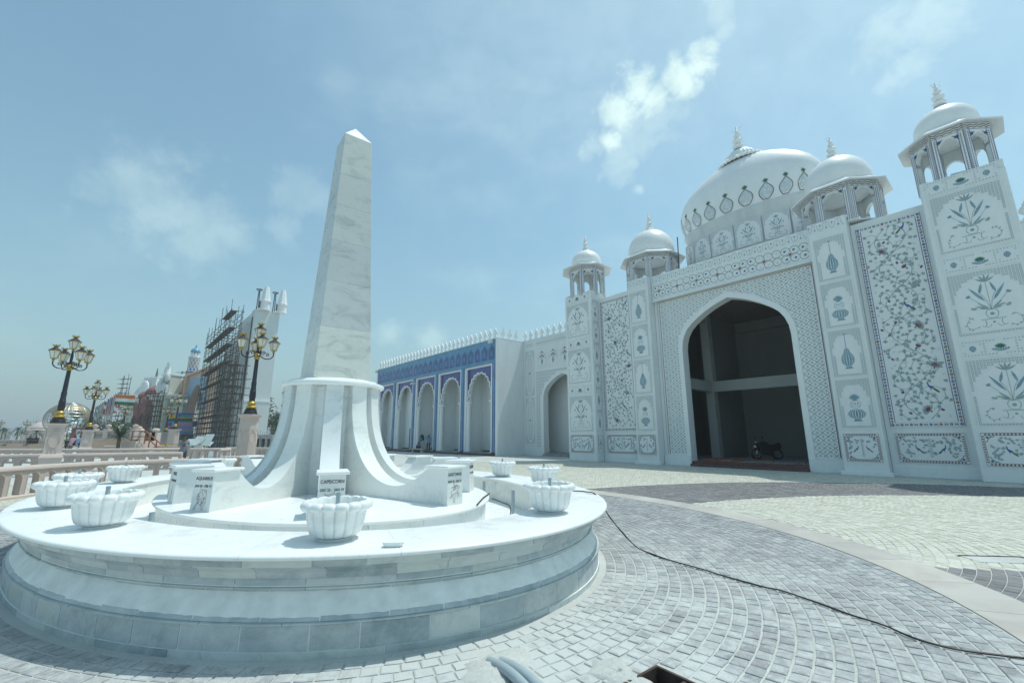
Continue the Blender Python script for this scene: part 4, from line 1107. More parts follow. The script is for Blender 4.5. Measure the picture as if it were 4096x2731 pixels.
# frieze over the portal
fr=slab('frieze',xw0+.002,xw1-.002,-.10,.099,9.66,11.30,'white_wall')
m=MB().box(-(xw1-xw0)/2+.004,(xw1-xw0)/2-.004,-.30,-.199,.0,.08).build('frieze_moulding','white_trim',fr,loc=(0,.085+.005,-.03))
def frieze_inlay(par,x0,x1,yy,zc,big=True,zz=11.02):
    s=IN(); L=x1-x0; n=max(2,int(round(L/.40))); p=L/n
    if big:
        for i in range(n):
            cx=x0+(i+.5)*p
            for k in (-1,1):
                r=.20; c=(cx,zc+k*.20)
                s.line([(c[0]+r*math.cos(a),c[1]+r*math.sin(a)) for a in [2*PI*t/14+.3 for t in range(13)]],.020,3 if i%6<3 else 7)
                if i%6<3: s.trefoil((c[0],c[1]-k*.02),PI/2*k+R(40),.12,4)
                else: s.leaf((c[0],c[1]),PI/2*k,.10,.03,2)
            if i%3==1: s.flower((x0+i*p,zc),.075,5,6,6)
    n=max(2,int(round(L/.52))); p=L/n
    for i in range(n):
        a=x0+i*p; q=[(a,zz-.17),(a+p*.12,zz-.17),(a+p*.25,zz-.02),(a+p*.25,zz+.10),(a+p*.37,zz+.18),(a+p*.62,zz+.18),(a+p*.75,zz+.10),(a+p*.75,zz-.02),(a+p*.88,zz-.17),(a+p,zz-.17)]
        s.line(q,.014,2)
        for fx,k in ((.5,-1),(.0,1)): s.line([(a+p*fx,zz-k*.16*-1*-1),(a+p*fx,zz+k*.10)],.012,2); s.trefoil((a+p*fx,zz+k*.06),PI/2*k,.085,1)
    s.build('inlay',INM,par,loc=(0,yy,0),fix=False)
c0=(xw0+xw1)/2
frieze_inlay(fr,xw0-c0+.1,xw1-c0-.1,-.0995,10.28-9.66,True,11.03-9.66)
# --- piers, panel walls, towers
def pier(xa,xb):
    o=slab('pier',xa,xb,-.50,.62,0,11.30); cx=(xa+xb)/2; w=xb-xa
    slab('pier_foot',xa-.12,xb+.12,-.64,-.501,0,.17,'white_trim')
    for i,k in enumerate(('lotus','bottle','lotus','bottle')):
        niche_panel(cx,-.503,1.92+i*2.17,w-.30,2.02,k)
    peacock_panel(cx,-.503,.56,w-.28,1.12)
    frieze_inlay(o,-w/2+.05,w/2-.05,-.5605,0,False,11.03)
pier(X(15.58),X(14.14)); pier(X(5.50),X(4.02))
for xa,xb,seed in ((X(18.40),X(15.59),4),(X(4.01),X(1.50),9)):
    slab('panel_wall',xa,xb,.05,.60,0,10.92); cx=(xa+xb)/2; w=xb-xa
    vine_panel(cx-(.0 if seed==4 else 0),.047,1.93,w-.34,8.70,seed); peacock_panel(cx,.047,.56,w-.5,1.12)
    slab('panel_plinth',xa+.003,xb-.003,.0,.0495,0,.42)
def tower(xa,xb,zt):
    o=slab('tower',xa,xb,-.75,1.65,0,zt,bev=.03); cx=(xa+xb)/2; w=xb-xa
    for i in range(3):
        z=1.92+i*3.22
        niche_panel(cx,-.753,z,w-.42,2.32,'flowers'); medallion_panel(cx,-.753,z+2.44,w-.42,.58)
    peacock_panel(cx,-.753,.56,w-.36,1.12)
    slab('parapet_block',xa+.01,xa+.30,-.72,1.6,zt+.001,zt+.32); slab('parapet_block',xb-.30,xb-.01,-.72,1.6,zt+.001,zt+.32)
    return o
tower(X(20.78),X(18.42),11.15); tower(X(1.49),X(-.82),11.15)
# narrow panels on the left tower's right flank
fl=empty('flank',(0,0,0)); fl.parent=pal; fl.location=(X(18.42)+.0,-.35,0); fl.rotation_euler=(0,0,PI/2)
bpy.data.objects.remove(fl)
def flank(par_x,yc,z,w,h,kind):
    d=.02; m=MB().box(-w/2-.015,w/2+.015,-d,.004,-.015,h+.015); o=m.build('flank_panel','white_trim',pal,loc=(par_x+.003,yc,z),rot=PI/2); s=IN()
    hole=[(a,b+h*.06) for a,b in cusped(w*.70,h*.80,.03,3,zs=.52)]
    if kind=='p':
        for e in (.012,.055): s.line([(-w/2+e,e),(w/2-e,e),(w/2-e,h-e),(-w/2+e,h-e)],.014,6,True)
        s.line([(0,h*.15),(0,h*.85)],.012,2)
        for i in range(8):
            for k in (-1,1): s.leaf((0,h*(.2+.07*i)),PI/2-k*.9,.1,.03,2)
        for k in (-1,1): s.peacock((k*w*.16,h*.5),-k,.12)
    else:
        lattice_fine(s,w,h,hole,.075); s.line(hole,.02,8,True)
        sub=IN(); (motif_bottle if kind=='b' else motif_lotus)(sub,w,h); o2=len(s.v); s.v+=[(a,b-.0005,c+h*.05) for a,b,c in sub.v]; s.f+=[tuple(i+o2 for i in f_) for f_ in sub.f]; s.m+=sub.m
    face(o,s,d)
for i,k in enumerate('bblbl'+'l'):
    flank(X(18.42),-.34,1.92+i*1.50,.52,1.38,k)
flank(X(18.42),-.34,.56,.50,1.12,'p')
# --- portal room
rm=dict(x0=X(15.8),x1=X(3.6),y0=.10+PT,y1=8.6)
slab('room_floor',rm['x0'],rm['x1'],.02,rm['y1'],-.02,.26,'concrete',0)
slab('step',xo0+.012,xo1-.012,-.22,.60,-.02,.14,'step_red',.01); slab('step',xo0+.012,xo1-.012,-.02,.60,.141,.27,'step_red',.01)
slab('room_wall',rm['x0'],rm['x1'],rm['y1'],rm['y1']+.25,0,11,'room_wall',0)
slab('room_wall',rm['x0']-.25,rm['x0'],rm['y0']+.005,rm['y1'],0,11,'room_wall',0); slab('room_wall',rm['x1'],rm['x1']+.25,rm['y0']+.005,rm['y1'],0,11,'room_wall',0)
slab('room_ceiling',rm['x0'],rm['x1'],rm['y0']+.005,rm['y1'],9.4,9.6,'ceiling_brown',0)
slab('roof',X(18.4),X(1.5),.66,12.5,10.9,11.05,'white_dirty',0)
cy_=Y(28.0)
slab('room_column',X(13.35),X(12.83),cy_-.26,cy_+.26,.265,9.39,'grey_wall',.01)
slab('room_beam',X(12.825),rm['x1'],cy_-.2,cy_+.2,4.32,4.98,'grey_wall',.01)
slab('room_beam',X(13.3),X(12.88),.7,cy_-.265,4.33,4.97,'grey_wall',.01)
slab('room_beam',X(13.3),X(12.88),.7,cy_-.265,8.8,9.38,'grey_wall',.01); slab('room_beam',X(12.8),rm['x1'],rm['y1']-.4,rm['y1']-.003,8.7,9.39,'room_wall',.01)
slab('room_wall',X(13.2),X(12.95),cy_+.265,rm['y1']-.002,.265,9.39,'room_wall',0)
# --- dome
DC=(X(9.45),Y(27.2)); DS=.36; DR=4.0
def lathe_part(name,prof,mat,n=64,c=DC,z=0,parent=pal,smooth=40,**k): return MB().lathe(prof,n,**k).build(name,mat,parent,smooth=smooth,loc=(c[0],c[1],z))
lathe_part('drum',[(3.86,11.0),(3.86,14.12),(3.94,14.2),(4.0,14.36),(4.06,14.48),(4.06,14.68),(3.98,14.74),(3.0,14.74)],'white_dirty',96,sy=DS)
DP=[(3.95,14.74),(4.06,15.0),(4.16,15.4),(4.20,15.85),(4.14,16.3),(3.96,16.75),(3.66,17.18),(3.25,17.58),(2.72,17.95),(2.12,18.27),(1.55,18.50),(1.05,18.66),(.7,18.75)]
dm=lathe_part('dome',DP,'white_dome',96,sy=DS,smooth=60)
lt=MB()
NP=28
lt.lathe([(1.22,18.48),(1.34,18.60),(1.14,18.70),(.95,18.76),(.92,18.90),(.78,19.12),(.5,19.36),(.26,19.46)],NP*4,flute=lambda a,z:(1+.07*math.sin(a*NP)) if z<18.72 else 1+.03*math.sin(a*24),sy=.62)
lt.build('lotus_cap','white_trim',pal,smooth=40,loc=(DC[0],DC[1],0))
fin_prof=[(.30,0),(.26,.12),(.34,.24),(.24,.34),(.16,.42),(.28,.55),(.30,.66),(.18,.78),(.12,.84),(.20,.94),(.20,1.0),(.10,1.08),(.09,1.16),(.13,1.24),(.06,1.34),(.05,1.6),(.0,1.66)]
def finial(par,c,z,s,zrot=0):
    m=MB().lathe([(r*s,h*s) for r,h in fin_prof],14)
    # crescent horns
    hp=[(math.sin(a)*.26*s,0,(1.52-.22*math.cos(a))*s) for a in [R(d) for d in range(-95,96,19)]]
    m.tube(hp,[.012*s+.028*s*math.cos(R(d)*.95) for d in range(-95,96,19)],6)
    return m.build('finial','white_trim',par,smooth=40,loc=(c[0],c[1],z),rot=zrot)
finial(pal,DC,19.42,1.05)
# drum panels
for k in range(16):
    a=2*PI*k/16-PI/2+.12
    if math.sin(a)>.05: continue
    P0=(3.88*math.cos(a),3.88*DS*math.sin(a)); tx,ty=-math.sin(a),DS*math.cos(a); l=math.hypot(tx,ty); w,h=max(.28,1.42*l),1.55
    missing=(k==3)
    o=MB().box(-w/2,w/2,-.10,.25,0,h).build('drum_panel','grey_wall' if missing else 'white_trim',pal,loc=(DC[0]+P0[0],DC[1]+P0[1],12.35),rot=math.atan2(ty,tx))
    s=IN(); hole=[(p,q+h*.05) for p,q in cusped(w*.86,h*.84,.03,5,zs=.42)]
    if not missing:
        lattice_fine(s,w,h,hole,.085); s.line(hole,.02,8,True); motif_flowers(s,w*.95,h); s.line([(-w/2,0),(w/2,0),(w/2,h),(-w/2,h)],.03,8,True)
    else: s.poly(hole,8)
    face(o,s,.10)
# mirror teardrops round the dome's foot
for k in range(23):
    a=2*PI*(k+.5)/23-PI/2
    if math.sin(a)>.1: continue
    out=[(0,1.28),(.10,1.10),(.27,.86),(.36,.62),(.33,.36),(.22,.12),(.14,0)]
    out=out+[(-x,z) for x,z in reversed(out)][0:len(out)-1+1]
    out=[(x*1.12,z*.80) for x,z in out]
    def dr(z):
        zz=14.80+z
        for (r0,z0),(r1,z1) in zip(DP,DP[1:]):
            if z0<=zz<=z1: return r0+(r1-r0)*(zz-z0)/(z1-z0)
        return DP[0][0]
    def on(x,z,e):
        r=dr(z); aa=a+x/r; tx,ty=math.cos(aa)*DS,math.sin(aa); l=math.hypot(tx,ty)
        return (DC[0]+r*math.cos(aa)+tx/l*e*2.2,DC[1]+r*DS*math.sin(aa)+ty/l*e*2.2,14.80+z)
    m=MB(); rr=random.Random(k)
    # small diamond mirrors
    q=.062
    for i in range(-7,8):
        for j in range(0,24):
            x=i*q+(q/2 if j%2 else 0); z=.03+j*q/1.25
            if not inside(out,x,z) or near_edge(out,x,z,.035): continue
            e1_,e2_,e3_,e4_=[rr.uniform(-.004,.004) for _ in range(4)]
            m.add([on(x-q*.44,z,.010+e1_),on(x,z-q*.44/.8*.85,.010+e2_),on(x+q*.44,z,.010+e3_),on(x,z+q*.44/.8*.85,.010+e4_)],[(0,1,2,3)])
    o=m.build('mirror_mosaic','mirror_mosaic',pal,fix=False)
    m=MB(); P=out; n=len(P)
    for i in range(n):
        p,q2=P[i],P[(i+1)%n]; dx,dz=q2[0]-p[0],q2[1]-p[1]; l=math.hypot(dx,dz) or 1; nx,nz=-dz/l*.018,dx/l*.018
        m.add([on(p[0]-nx,p[1]-nz,.014),on(q2[0]-nx,q2[1]-nz,.014),on(q2[0]+nx,q2[1]+nz,.014),on(p[0]+nx,p[1]+nz,.014)],[(0,1,2,3)],0)
    for da in (-.95,-.45,0,.45,.95):
        c_=(0,1.03); l=.27 if da==0 else .22; ca,sa=math.cos(PI/2+da),math.sin(PI/2+da)
        m.add([on(c_[0]+xx*ca-yy*sa,c_[1]+xx*sa+yy*ca,.012) for xx,yy in ((0,0),(l*.4,.05),(l,0),(l*.4,-.05))],[(0,1,2,3)],1)
    m.build('mosaic_outline',['inlay_brown','inlay_green'],o,fix=False)
    MBg=None
# --- chhatris
def chhatri(cx,cy,z0,rp,re,zp,rd,hd,nbase=.0):
    "octagonal kiosk: rp apothem of pillars, re eave reach, zp eave height"
    cA=PI/8; ap=rp/math.cos(PI/8)
    oc=lambda r,z:[(r*math.cos(cA+k*PI/4),r*math.sin(cA+k*PI/4),z) for k in range(8)]
    b=MB().loft([oc(ap+.05,0),oc(ap+.05,.06)]).build('chhatri','white_trim',pal,loc=(cx,cy,z0))
    H=zp-z0
    # eave
    k_=1/math.cos(PI/8)
    MB().loft([oc(ap*.96,H-.02),oc(re*k_,H-.20),oc(re*k_,H-.13),oc(ap*1.02,H+.12),oc(ap*.85,H+.30)]).build('eave','white_dome',b)
    # sides: pillars and arched panels
    side=2*rp*math.tan(PI/8); pw_=.30*side/1.0
    for k in range(8):
        a=k*PI/4; ca,sa=math.cos(a),math.sin(a)
        mid=(rp*ca,rp*sa); rot=a+PI/2
        half_=side/2-pw_*.5; zs_=H*.55; za_=H*.77
        pts=[]; N=5
        for i in range(N):
            a0=i/N*PI/2; a1=(i+1)/N*PI/2; p0=(half_*math.cos(a0),zs_+(za_-zs_)*math.sin(a0)); p1=(half_*math.cos(a1),zs_+(za_-zs_)*math.sin(a1))
            for j in range(4):
                t=j/4; nx,nz=p1[1]-p0[1],-(p1[0]-p0[0]); l=math.hypot(nx,nz); bb=-.0+.03*math.sin(PI*t)
                pts.append((p0[0]+(p1[0]-p0[0])*t+nx/l*bb,p0[1]+(p1[1]-p0[1])*t+nz/l*bb))
        outl=[(-x,z) for x,z in pts]+[(0,za_+.03)]+[(x,z) for x,z in reversed(pts)]
        outl=[(min(max(x,-side/2+.02),side/2-.02),z) for x,z in outl]
        o=arch_wall('arch_screen',-side/2+.005,side/2-.005,.061,H-.021,outl,-.09,.09,'white_wall',b,base=.061); o.location=(mid[0],mid[1],0); o.rotation_euler=(0,0,rot)
        s=IN(); ba=H-.30
        # zigzag band, pillar inlay
        zb=H-.36
        for e in (0,.26): s.line([(-side/2,zb+e),(side/2,zb+e)],.018,4)
        for e in (.075,.165):
            n=int(side/.11); s.line([(-side/2+i*side/n,zb+e+(-.022 if i%2 else .030)) for i in range(n+1)],.034,7)
        for sg in (-1,1):
            x0=sg*(side/2-pw_*.28)
            for e in (-.075,.075): s.line([(x0+e,.08),(x0+e,zb-.03)],.017,4)
            n=int((zb-.15)/.085)
            for i in range(n):
                zz=.12+i*.085; q=.027; s.poly([(x0-q,zz),(x0,zz-q*1.2),(x0+q,zz),(x0,zz+q*1.2)],6)
            s.flower((sg*half_*.80,za_*.985),.085,4,None,5); s.leaf((sg*half_*.80,za_*.98),-PI/2+sg*.4,.14,.05,3); s.leaf((sg*half_*.78,za_),PI/2+sg*1.2,.14,.045,3)
        s.build('inlay',INM,b,loc=(mid[0],mid[1],0),rot=rot,fix=False).location=(mid[0]+ca*.092,mid[1]+sa*.092,0)
    MB().loft([oc(ap*.9,H-.06),oc(ap*.9,H-.03)]).build('ceiling','white_wall',b)
    dp=[(rd*.97,H+.24),(rd*1.0,H+.34)]+[(rd*1.02*math.cos(x)**.85,H+.50+(hd-.5)*math.sin(x)) for x in [R(d) for d in range(0,86,8)]]
    MB().lathe([(rd*1.0,H+.15)]+dp,48).build('dome','white_dome',b,smooth=40)
    MB().lathe([(rd*.34,H+hd-.10),(rd*.40,H+hd-.03),(rd*.26,H+hd+.06),(rd*.2,H+hd+.16),(.05,H+hd+.24)],48,flute=lambda a,z:1+.06*math.sin(16*a)).build('lotus_cap','white_trim',b,smooth=40)
    finial(b,(0,0),H+hd+.16,.72,R(50))
chhatri(X(19.6),Y(24.0),11.15,1.12,1.72,13.55,1.05,1.42)
chhatri(X(14.85),Y(25.0),11.05,1.50,1.95,13.05,1.45,2.05)
chhatri(X(4.40),Y(24.9),11.05,1.45,1.88,13.05,1.35,1.95)
chhatri(X(.42),Y(24.0),11.15,1.08,1.52,13.45,.98,1.42)
# --- recessed wings with merlons
def merlon_mesh():
    P=[(.24,0),(.21,.10),(.15,.17),(.13,.24),(.25,.36),(.275,.47),(.21,.58),(.12,.66),(.14,.72),(.09,.80),(.035,.90),(0,.98)]
    P=P+[(-x,z) for x,z in reversed(P[:-1])]
    m=MB(); n=len(P)
    m.loft([[(x*.6,-.085,z if z<.9 else z-.04) for x,z in P],[(x,-.03,z) for x,z in P],[(x,.03,z) for x,z in P],[(x*.6,.085,z if z<.9 else z-.04) for x,z in P]])
    return m.mesh('merlon','white_trim',None)
MERLON=merlon_mesh()
YR=Y(26.7)
xo0r,xo1r=X(27.05),X(22.55); xcr=(xo0r+xo1r)/2; Ar=arch_pts(xcr,(xo1r-xo0r)/2,4.72,6.72)
arch_wall('wing_wall',X(29.83),X(20.7),0,10.12,Ar,YR,YR+.5,'white_wall',pal)
Ao=arch_pts(xcr,(xo1r-xo0r)/2+.2,4.72,7.0)
m=MB(); inn=[(Ar[0][0],0)]+Ar+[(Ar[-1][0],0)]; ou=[(Ao[0][0],0)]+Ao+[(Ao[-1][0],0)]; vs=[]
for a,b in zip(inn,ou): vs+=[(a[0],YR-.05,a[1]),(b[0],YR-.05,b[1]),(b[0],YR-.001,b[1]),(a[0],YR-.001,a[1])]
n=len(inn); m.add(vs,[(i*4+k,i*4+(k+1)%4,(i+1)*4+(k+1)%4,(i+1)*4+k) for i in range(n-1) for k in range(4)]).build('wing_architrave','white_trim',pal)
slab('wing_back_wall',X(28.5),X(20.7),YR+2.0,YR+2.2,0,9,'white_wall',0); slab('wing_floor',X(28.5),X(20.7),YR+.02,YR+1.99,-.02,.25,'concrete',0)
slab('wing_side_wall',X(28.5)-.2,X(28.5),YR+.51,YR+1.99,0,9,'white_wall',0)
slab('wing_roof',X(29.8),X(20.7),YR+.51,YR+3.6,9.0,9.2,'white_dirty',0)
slab('wing_plinth',X(29.82),xo0r-.21,YR-.04,YR-.002,0,.55); slab('wing_step',xo0r+.01,xo1r,YR-.25,YR+.02,-.02,.18,'concrete',.01)
# wing inlay
def tall_medallion(x,z,w,h):
    d=.02; o=plate('medallion_panel',x,YR-.002,z,w,h,None,d,.015); s=IN()
    hole=[(w*.40*math.cos(a)*(1+.04*math.cos(10*a)),h/2+h*.47*math.copysign(abs(math.sin(a))**.8,math.sin(a))) for a in [2*PI*i/48 for i in range(48)]]
    lattice_fine(s,w,h,hole,.09); s.line(hole,.02,8,True); rr=random.Random(int(z*10))
    s.line([(0,h*.08),(0,h*.92)],.014,2); s.flower((0,h/2),.12,2,1,8)
    for i in range(18):
        zz=h*(.08+.048*i); e=math.sin(PI*(zz/h))**.6*w*.36
        for k in (-1,1):
            s.line(smooth_line([(0,zz),(k*e*.5,zz+.07),(k*e*.85,zz+.03)],3),.010,2); s.leaf((k*e*.5,zz+.06),PI/2-k*.4,.13,.05,2); s.leaf((k*e*.85,zz+.03),rr.uniform(0,6),.11,.045,2); s.leaf((k*e*.25,zz+.05),-PI/2+k*.8,.1,.04,2)
    face(o,s,d)
tall_medallion(X(28.72),1.0,1.15,3.95); tall_medallion(X(28.72),5.10,1.15,4.05)
lw=arch_wall('lattice_field',X(27.93),X(22.5),.70,7.32,Ao,YR-.022,YR-.002,'white_trim',pal,base=.7)
s=IN(); hl=[(Ao[0][0],-1)]+Ao+[(Ao[-1][0],-1)]
for i in range(20):
    for j in range(26):
        xx=X(27.93)+.13+i*.26; z=.83+j*.26
        if xx>X(22.6) or z>7.25 or inside(hl,xx,z) or near_edge(hl,xx,z,.08): continue
        s.line([(xx-.12,z),(xx,z+.12),(xx+.12,z),(xx,z-.12)],.03,0,True)
        for k in range(4): s.leaf((xx,z),k*PI/2,.06,.03,0)
s.build('lattice_inlay',INM,lw,loc=(0,YR-.024,0),fix=False)
for k in range(3):
    o=plate('vase_panel',X(27.15)+k*1.35,YR-.002,7.65,.95,1.42,None,.015,.01); s=IN(); w,h=.95,1.42
    s.poly([(-.10,.12),(.10,.12),(.06,.2),(.14,.3),(.14,.42),(.05,.52),(-.05,.52),(-.14,.42),(-.14,.3),(-.06,.2)],2)
    for a in range(9): s.line([(0,.5),(.36*math.cos(R(10+20*a)),.55+.62*math.sin(R(10+20*a)))],.012,2); s.trefoil((.36*math.cos(R(10+20*a)),.55+.62*math.sin(R(10+20*a))),R(10+20*a),.09,3)
    for q in ((0,1.2),(0,.92),(-.15,.8),(.15,.8)): s.flower(q,.09,5,6,7)
    s.line([(-w/2+.04,.02),(w/2-.04,.02),(w/2-.04,h*.75),(w*.2,h-.03),(-w*.2,h-.03),(-w/2+.04,h*.75)],.012,0,True)
    face(o,s,.015)
fb=IN(); 
for a,b in ((29.25,28.2),(28.0,22.6)):
    fb.line([(X(a),9.52),(X(b),9.52),(X(b),9.90),(X(a),9.90)],.014,2,True); n=int((a-b)/.24)
    for i in range(n):
        xx=X(a)+.12+i*(a-b-.1)/n
        for q in (.6,-.6,PI+.6,PI-.6): fb.leaf((xx,9.71),q,.13,.045,2)
fb.build('frieze_inlay',INM,pal,loc=(0,YR,0),fix=False)
slab('wing_coping',X(29.83),X(20.7),YR-.06,YR+.5,10.121,10.20,'white_trim',.01)
nm=12
for i in range(nm): link('merlon',MERLON,pal,loc=(X(29.45)+i*.735,YR+.16,10.20))
# right wing beyond the frame's edge
slab('wing_wall',X(-.81),X(-9.5),YR,YR+.5,0,10.12); slab('wing_coping',X(-.81),X(-9.5),YR-.06,YR+.5,10.121,10.20,'white_trim',.01)
for i in range(11): link('merlon',MERLON,pal,loc=(X(-1.25)+i*.735,YR+.16,10.20))
# floodlights on the tower tops
for (x,z,lab) in ((X(20.3),11.16,''),(X(.35),11.16,'')):
    f_=MB().box(-.22,.22,-.12,.02,.05,.30); f_.box(-.03,.03,-.02,.02,-.01,.06)
    f_.build('floodlight','pvc_grey',pal,loc=(x,-.62,z),rot=R(12))
# scaffold poles left standing beside the dome
for (x,y,h,lab) in ((X(12.9),1.2,2.9,'tall dark scaffold pole standing on the palace roof beside the dome'),(X(13.6),1.0,1.9,'shorter dark scaffold pole by the left kiosk on the palace roof')):
    p=PL(PX0+x,PY0+y,11.05); MB().tube([(0,0,0),(.08,0,h)],.035,8).build('scaffold_pole','scaffold_steel',loc=p,label=lab,cat='scaffold pole')
# ---------------------------------------------------------------- blue tiled arcade
AX0,AY0=-30.0,23.6
arc=empty('blue_arcade',PL(AX0,AY0),FROT,label='long arcade faced in blue tiles with white lobed arches and spiky parapet',cat='building')
XA=lambda u:-u-AX0
def aslab(name,x0,x1,y0,y1,z0,z1,mat,bev=0):
    c=((x0+x1)/2,(y0+y1)/2,z0); o=MB().box(x0-c[0],x1-c[0],y0-c[1],y1-c[1],0,z1-z0).build(name,mat,arc,loc=c)
    if bev: bevel(o,bev,1)
    return o
PIT_=4.82; NB=5; U0=29.84
UE=U0+NB*PIT_+.45
fr_=aslab('tile_frieze',XA(UE),XA(U0),0,.60,7.95,10.06,'blue_tile')
for k in range(NB+1):
    u=U0+k*PIT_; aslab('tile_pier',XA(u+.44),XA(u),0,.60,.0,7.949,'blue_tile')
    aslab('pier_foot',XA(u+.46),XA(u-.02),-.03,.599,-.02,.30,'step_red')
    e=MB().box(-.03,.03,-.012,-.001,0,7.6).build('tile_border','violet_tile',arc,loc=(XA(u+.06),0,.32)); 
    MB().box(-.03,.03,-.012,-.001,0,7.6).build('tile_border','violet_tile',arc,loc=(XA(u+.38),0,.32))
nN=23; pn=(UE-U0)/nN
nich=[(-.34,0),(.34,0),(.34,.78),(.30,.92),(.20,1.06),(.08,1.16),(0,1.26),(-.08,1.16),(-.20,1.06),(-.30,.92),(-.34,.78)]
rimN=[(x*1.16,z*1.045) for x,z in nich]
for k in range(nN):
    x=XA(UE)+pn*(k+.5)
    m=MB().prism(nich,'y',-.018,-.002); o=m.build('tile_niche','violet_tile',arc,loc=(x,0,8.27))
    m=MB()
    for a,b in zip(rimN[1:],rimN[2:]): m.bar((a[0],-.02,a[1]),(b[0],-.02,b[1]),.035)
    m.bar((rimN[0][0],-.02,0),(rimN[-1][0],-.02,rimN[-1][1]),.035); m.build('niche_moulding','sky_tile',o)
    m=MB()
    for i in range(3):
        for j in range(3): m.box(-.125+i*.09,-.055+i*.09,-.024,-.0185,.30+j*.16,.43+j*.16)
    m.build('niche_flower','sky_tile',o)
def foil(half,zs,za,N=6,r=.17):
    pts=[]
    for i in range(N):
        a0=i/N*PI/2; a1=(i+1)/N*PI/2
        f_=lambda a:(half*math.cos(a)**.85,zs+(za-zs)*math.sin(a))
        p0,p1=f_(a0),f_(a1)
        for j in range(6):
            t=j/6; nx,nz=p1[1]-p0[1],-(p1[0]-p0[0]); l=math.hypot(nx,nz) or 1; bb=r*math.sin(PI*t)
            pts.append((max(0,p0[0]+(p1[0]-p0[0])*t+nx/l*bb),p0[1]+(p1[1]-p0[1])*t+nz/l*bb))
    return [(-x,z) for x,z in pts]+[(0,za+.04)]+[(x,z) for x,z in reversed(pts)]
for k in range(NB):
    ua=U0+k*PIT_+.44; ub=U0+(k+1)*PIT_; x0,x1=XA(ub),XA(ua); xm=(x0+x1)/2
    # white reveal frame
    aslab('reveal',x0+.001,x0+.30,.10,.62,0.2,7.80,'white_trim'); aslab('reveal',x1-.30,x1-.001,.10,.62,.2,7.80,'white_trim'); aslab('lintel',x0+.001,x1-.001,.10,.62,7.801,7.948,'white_trim')
    half=(x1-x0)/2-.50; fo=foil(half,4.75,7.22)
    o=arch_wall('spandrel',-(x1-x0)/2+.301,(x1-x0)/2-.301,4.75,7.799,[(-half-.12,4.75)]+fo+[(half+.12,4.75)],.30,.55,'white_trim',arc,base=4.75); o.location=(xm,0,0)
    o=arch_wall('spandrel_tiles',-(x1-x0)/2+.301,(x1-x0)/2-.301,4.75,7.799,[(-half-.12,4.75)]+fo+[(half+.12,4.75)],.27,.299,'violet_tile',arc,base=4.75); o.location=(xm,0,0)
    m=MB(); pp=[(-half-.10,4.75)]+fo+[(half+.10,4.75)]
    m.tube([(x,.27,z) for x,z in pp],.075,6); m.build('arch_rim','white_trim',arc,loc=(xm,0,0),smooth=50)
    for sx in (-1,1):
        cx=xm+sx*(half+.16)
        MB().lathe([(.27,0),(.27,.14),(.24,.20),(.215,.26),(.20,4.30),(.235,4.36),(.22,4.42),(.30,4.56),(.40,4.62),(.40,4.75),(0,4.75)],18).build('column','white_trim',arc,loc=(cx,.40,.25),smooth=35,scale=(1,1,(4.75-.25)/4.75))
    deep=k<3
    yb=2.3 if deep else 1.3
    aslab('back_wall',x0-.2,x1+.2,yb,yb+.2,.0,7.9,'white_wall')
    aslab('side_wall',x0-.19,x0+.0,.601,yb,.0,7.9,'white_wall'); aslab('side_wall',x1+.0,x1+.19,.601,yb,0,7.9,'white_wall')
    aslab('bay_ceiling',x0,x1,.63,yb,7.81,7.9,'white_wall')
    aslab('bay_floor',x0+.002,x1-.002,.02,yb,-.02,.235,'concrete')
    aslab('bay_step',x0-.001,x1+.001,-.35,.019,-.02,.13,'step_red'); aslab('skirting',x0+.01,x1-.01,yb-.02,yb-.002,.236,.34,'dark_gap')
    if not deep:
        d=aslab('glass_door',xm-.55,xm+.15,yb-.06,yb-.003,.24,2.55,'door_glass')
        for e in (-.05,.05): MB().tube([(e-.0,-.05,.8),(e,-.05,1.35)],.015,6).build('door_handle','steel_pole',d)
        MB().box(-.4,.4,-.045,-.031,0,.06).build('door_rail','white_trim',d,loc=(0,0,2.32))
        if k==3:
            sg=aslab('restroom_sign',xm+.25,xm+.75,yb-.12,yb-.004,2.15,2.62,'sign_black')
            MB().box(-.05,.05,-.066,-.0605,.08,.24).lathe([(0,.26),(.05,.30),(0,.345)],10,c=(0,-.062,0)).build('pictogram','gold_paint',sg)
aslab('roof',XA(UE),XA(U0),.601,4.5,9.2,9.35,'white_dirty'); aslab('rear_wall',XA(UE),XA(U0),4.3,4.5,0,9.2,'white_wall')
# return wall between arcade and palace wing
ret=aslab('return_wall',XA(U0)+.002,XA(U0)+.32,.004,3.09,0,10.08,'white_wall',.012)
aslab('end_wall',XA(UE)-.3,XA(UE)-.002,.004,4.5,0,10.0,'white_wall')
aslab('coping',XA(UE)-.3,XA(U0)+.32,-.05,.35,10.081,10.17,'white_trim',.01); aslab('coping',XA(U0)-.05,XA(U0)+.33,.351,3.09,10.081,10.17,'white_trim',.01)
n=int((UE-U0)/.745)
for i in range(n+1): link('merlon',MERLON,arc,loc=(XA(U0)-.15-i*.745,.12,10.17))
for i in range(3): link('merlon',MERLON,arc,loc=(XA(U0)+.14,.75+i*.78,10.17),rot=PI/2)
for x in (XA(U0)-.5,XA(UE)-.1):
    MB().box(-.28,.28,-.16,.10,0,.26).box(-.03,.03,-.02,.3,.1,.16).build('floodlight','white_dirty',arc,loc=(x,-.13,9.72),rot=R(-10))
cm=aslab('camera_mount',XA(U0+3*PIT_)+.1,XA(U0+3*PIT_)+.2,-.25,-.002,7.35,7.42,'white_trim'); MB().tube([(0,-.28,.04),(-.3,-.36,.0)],.07,8).build('camera_body','white_trim',cm)
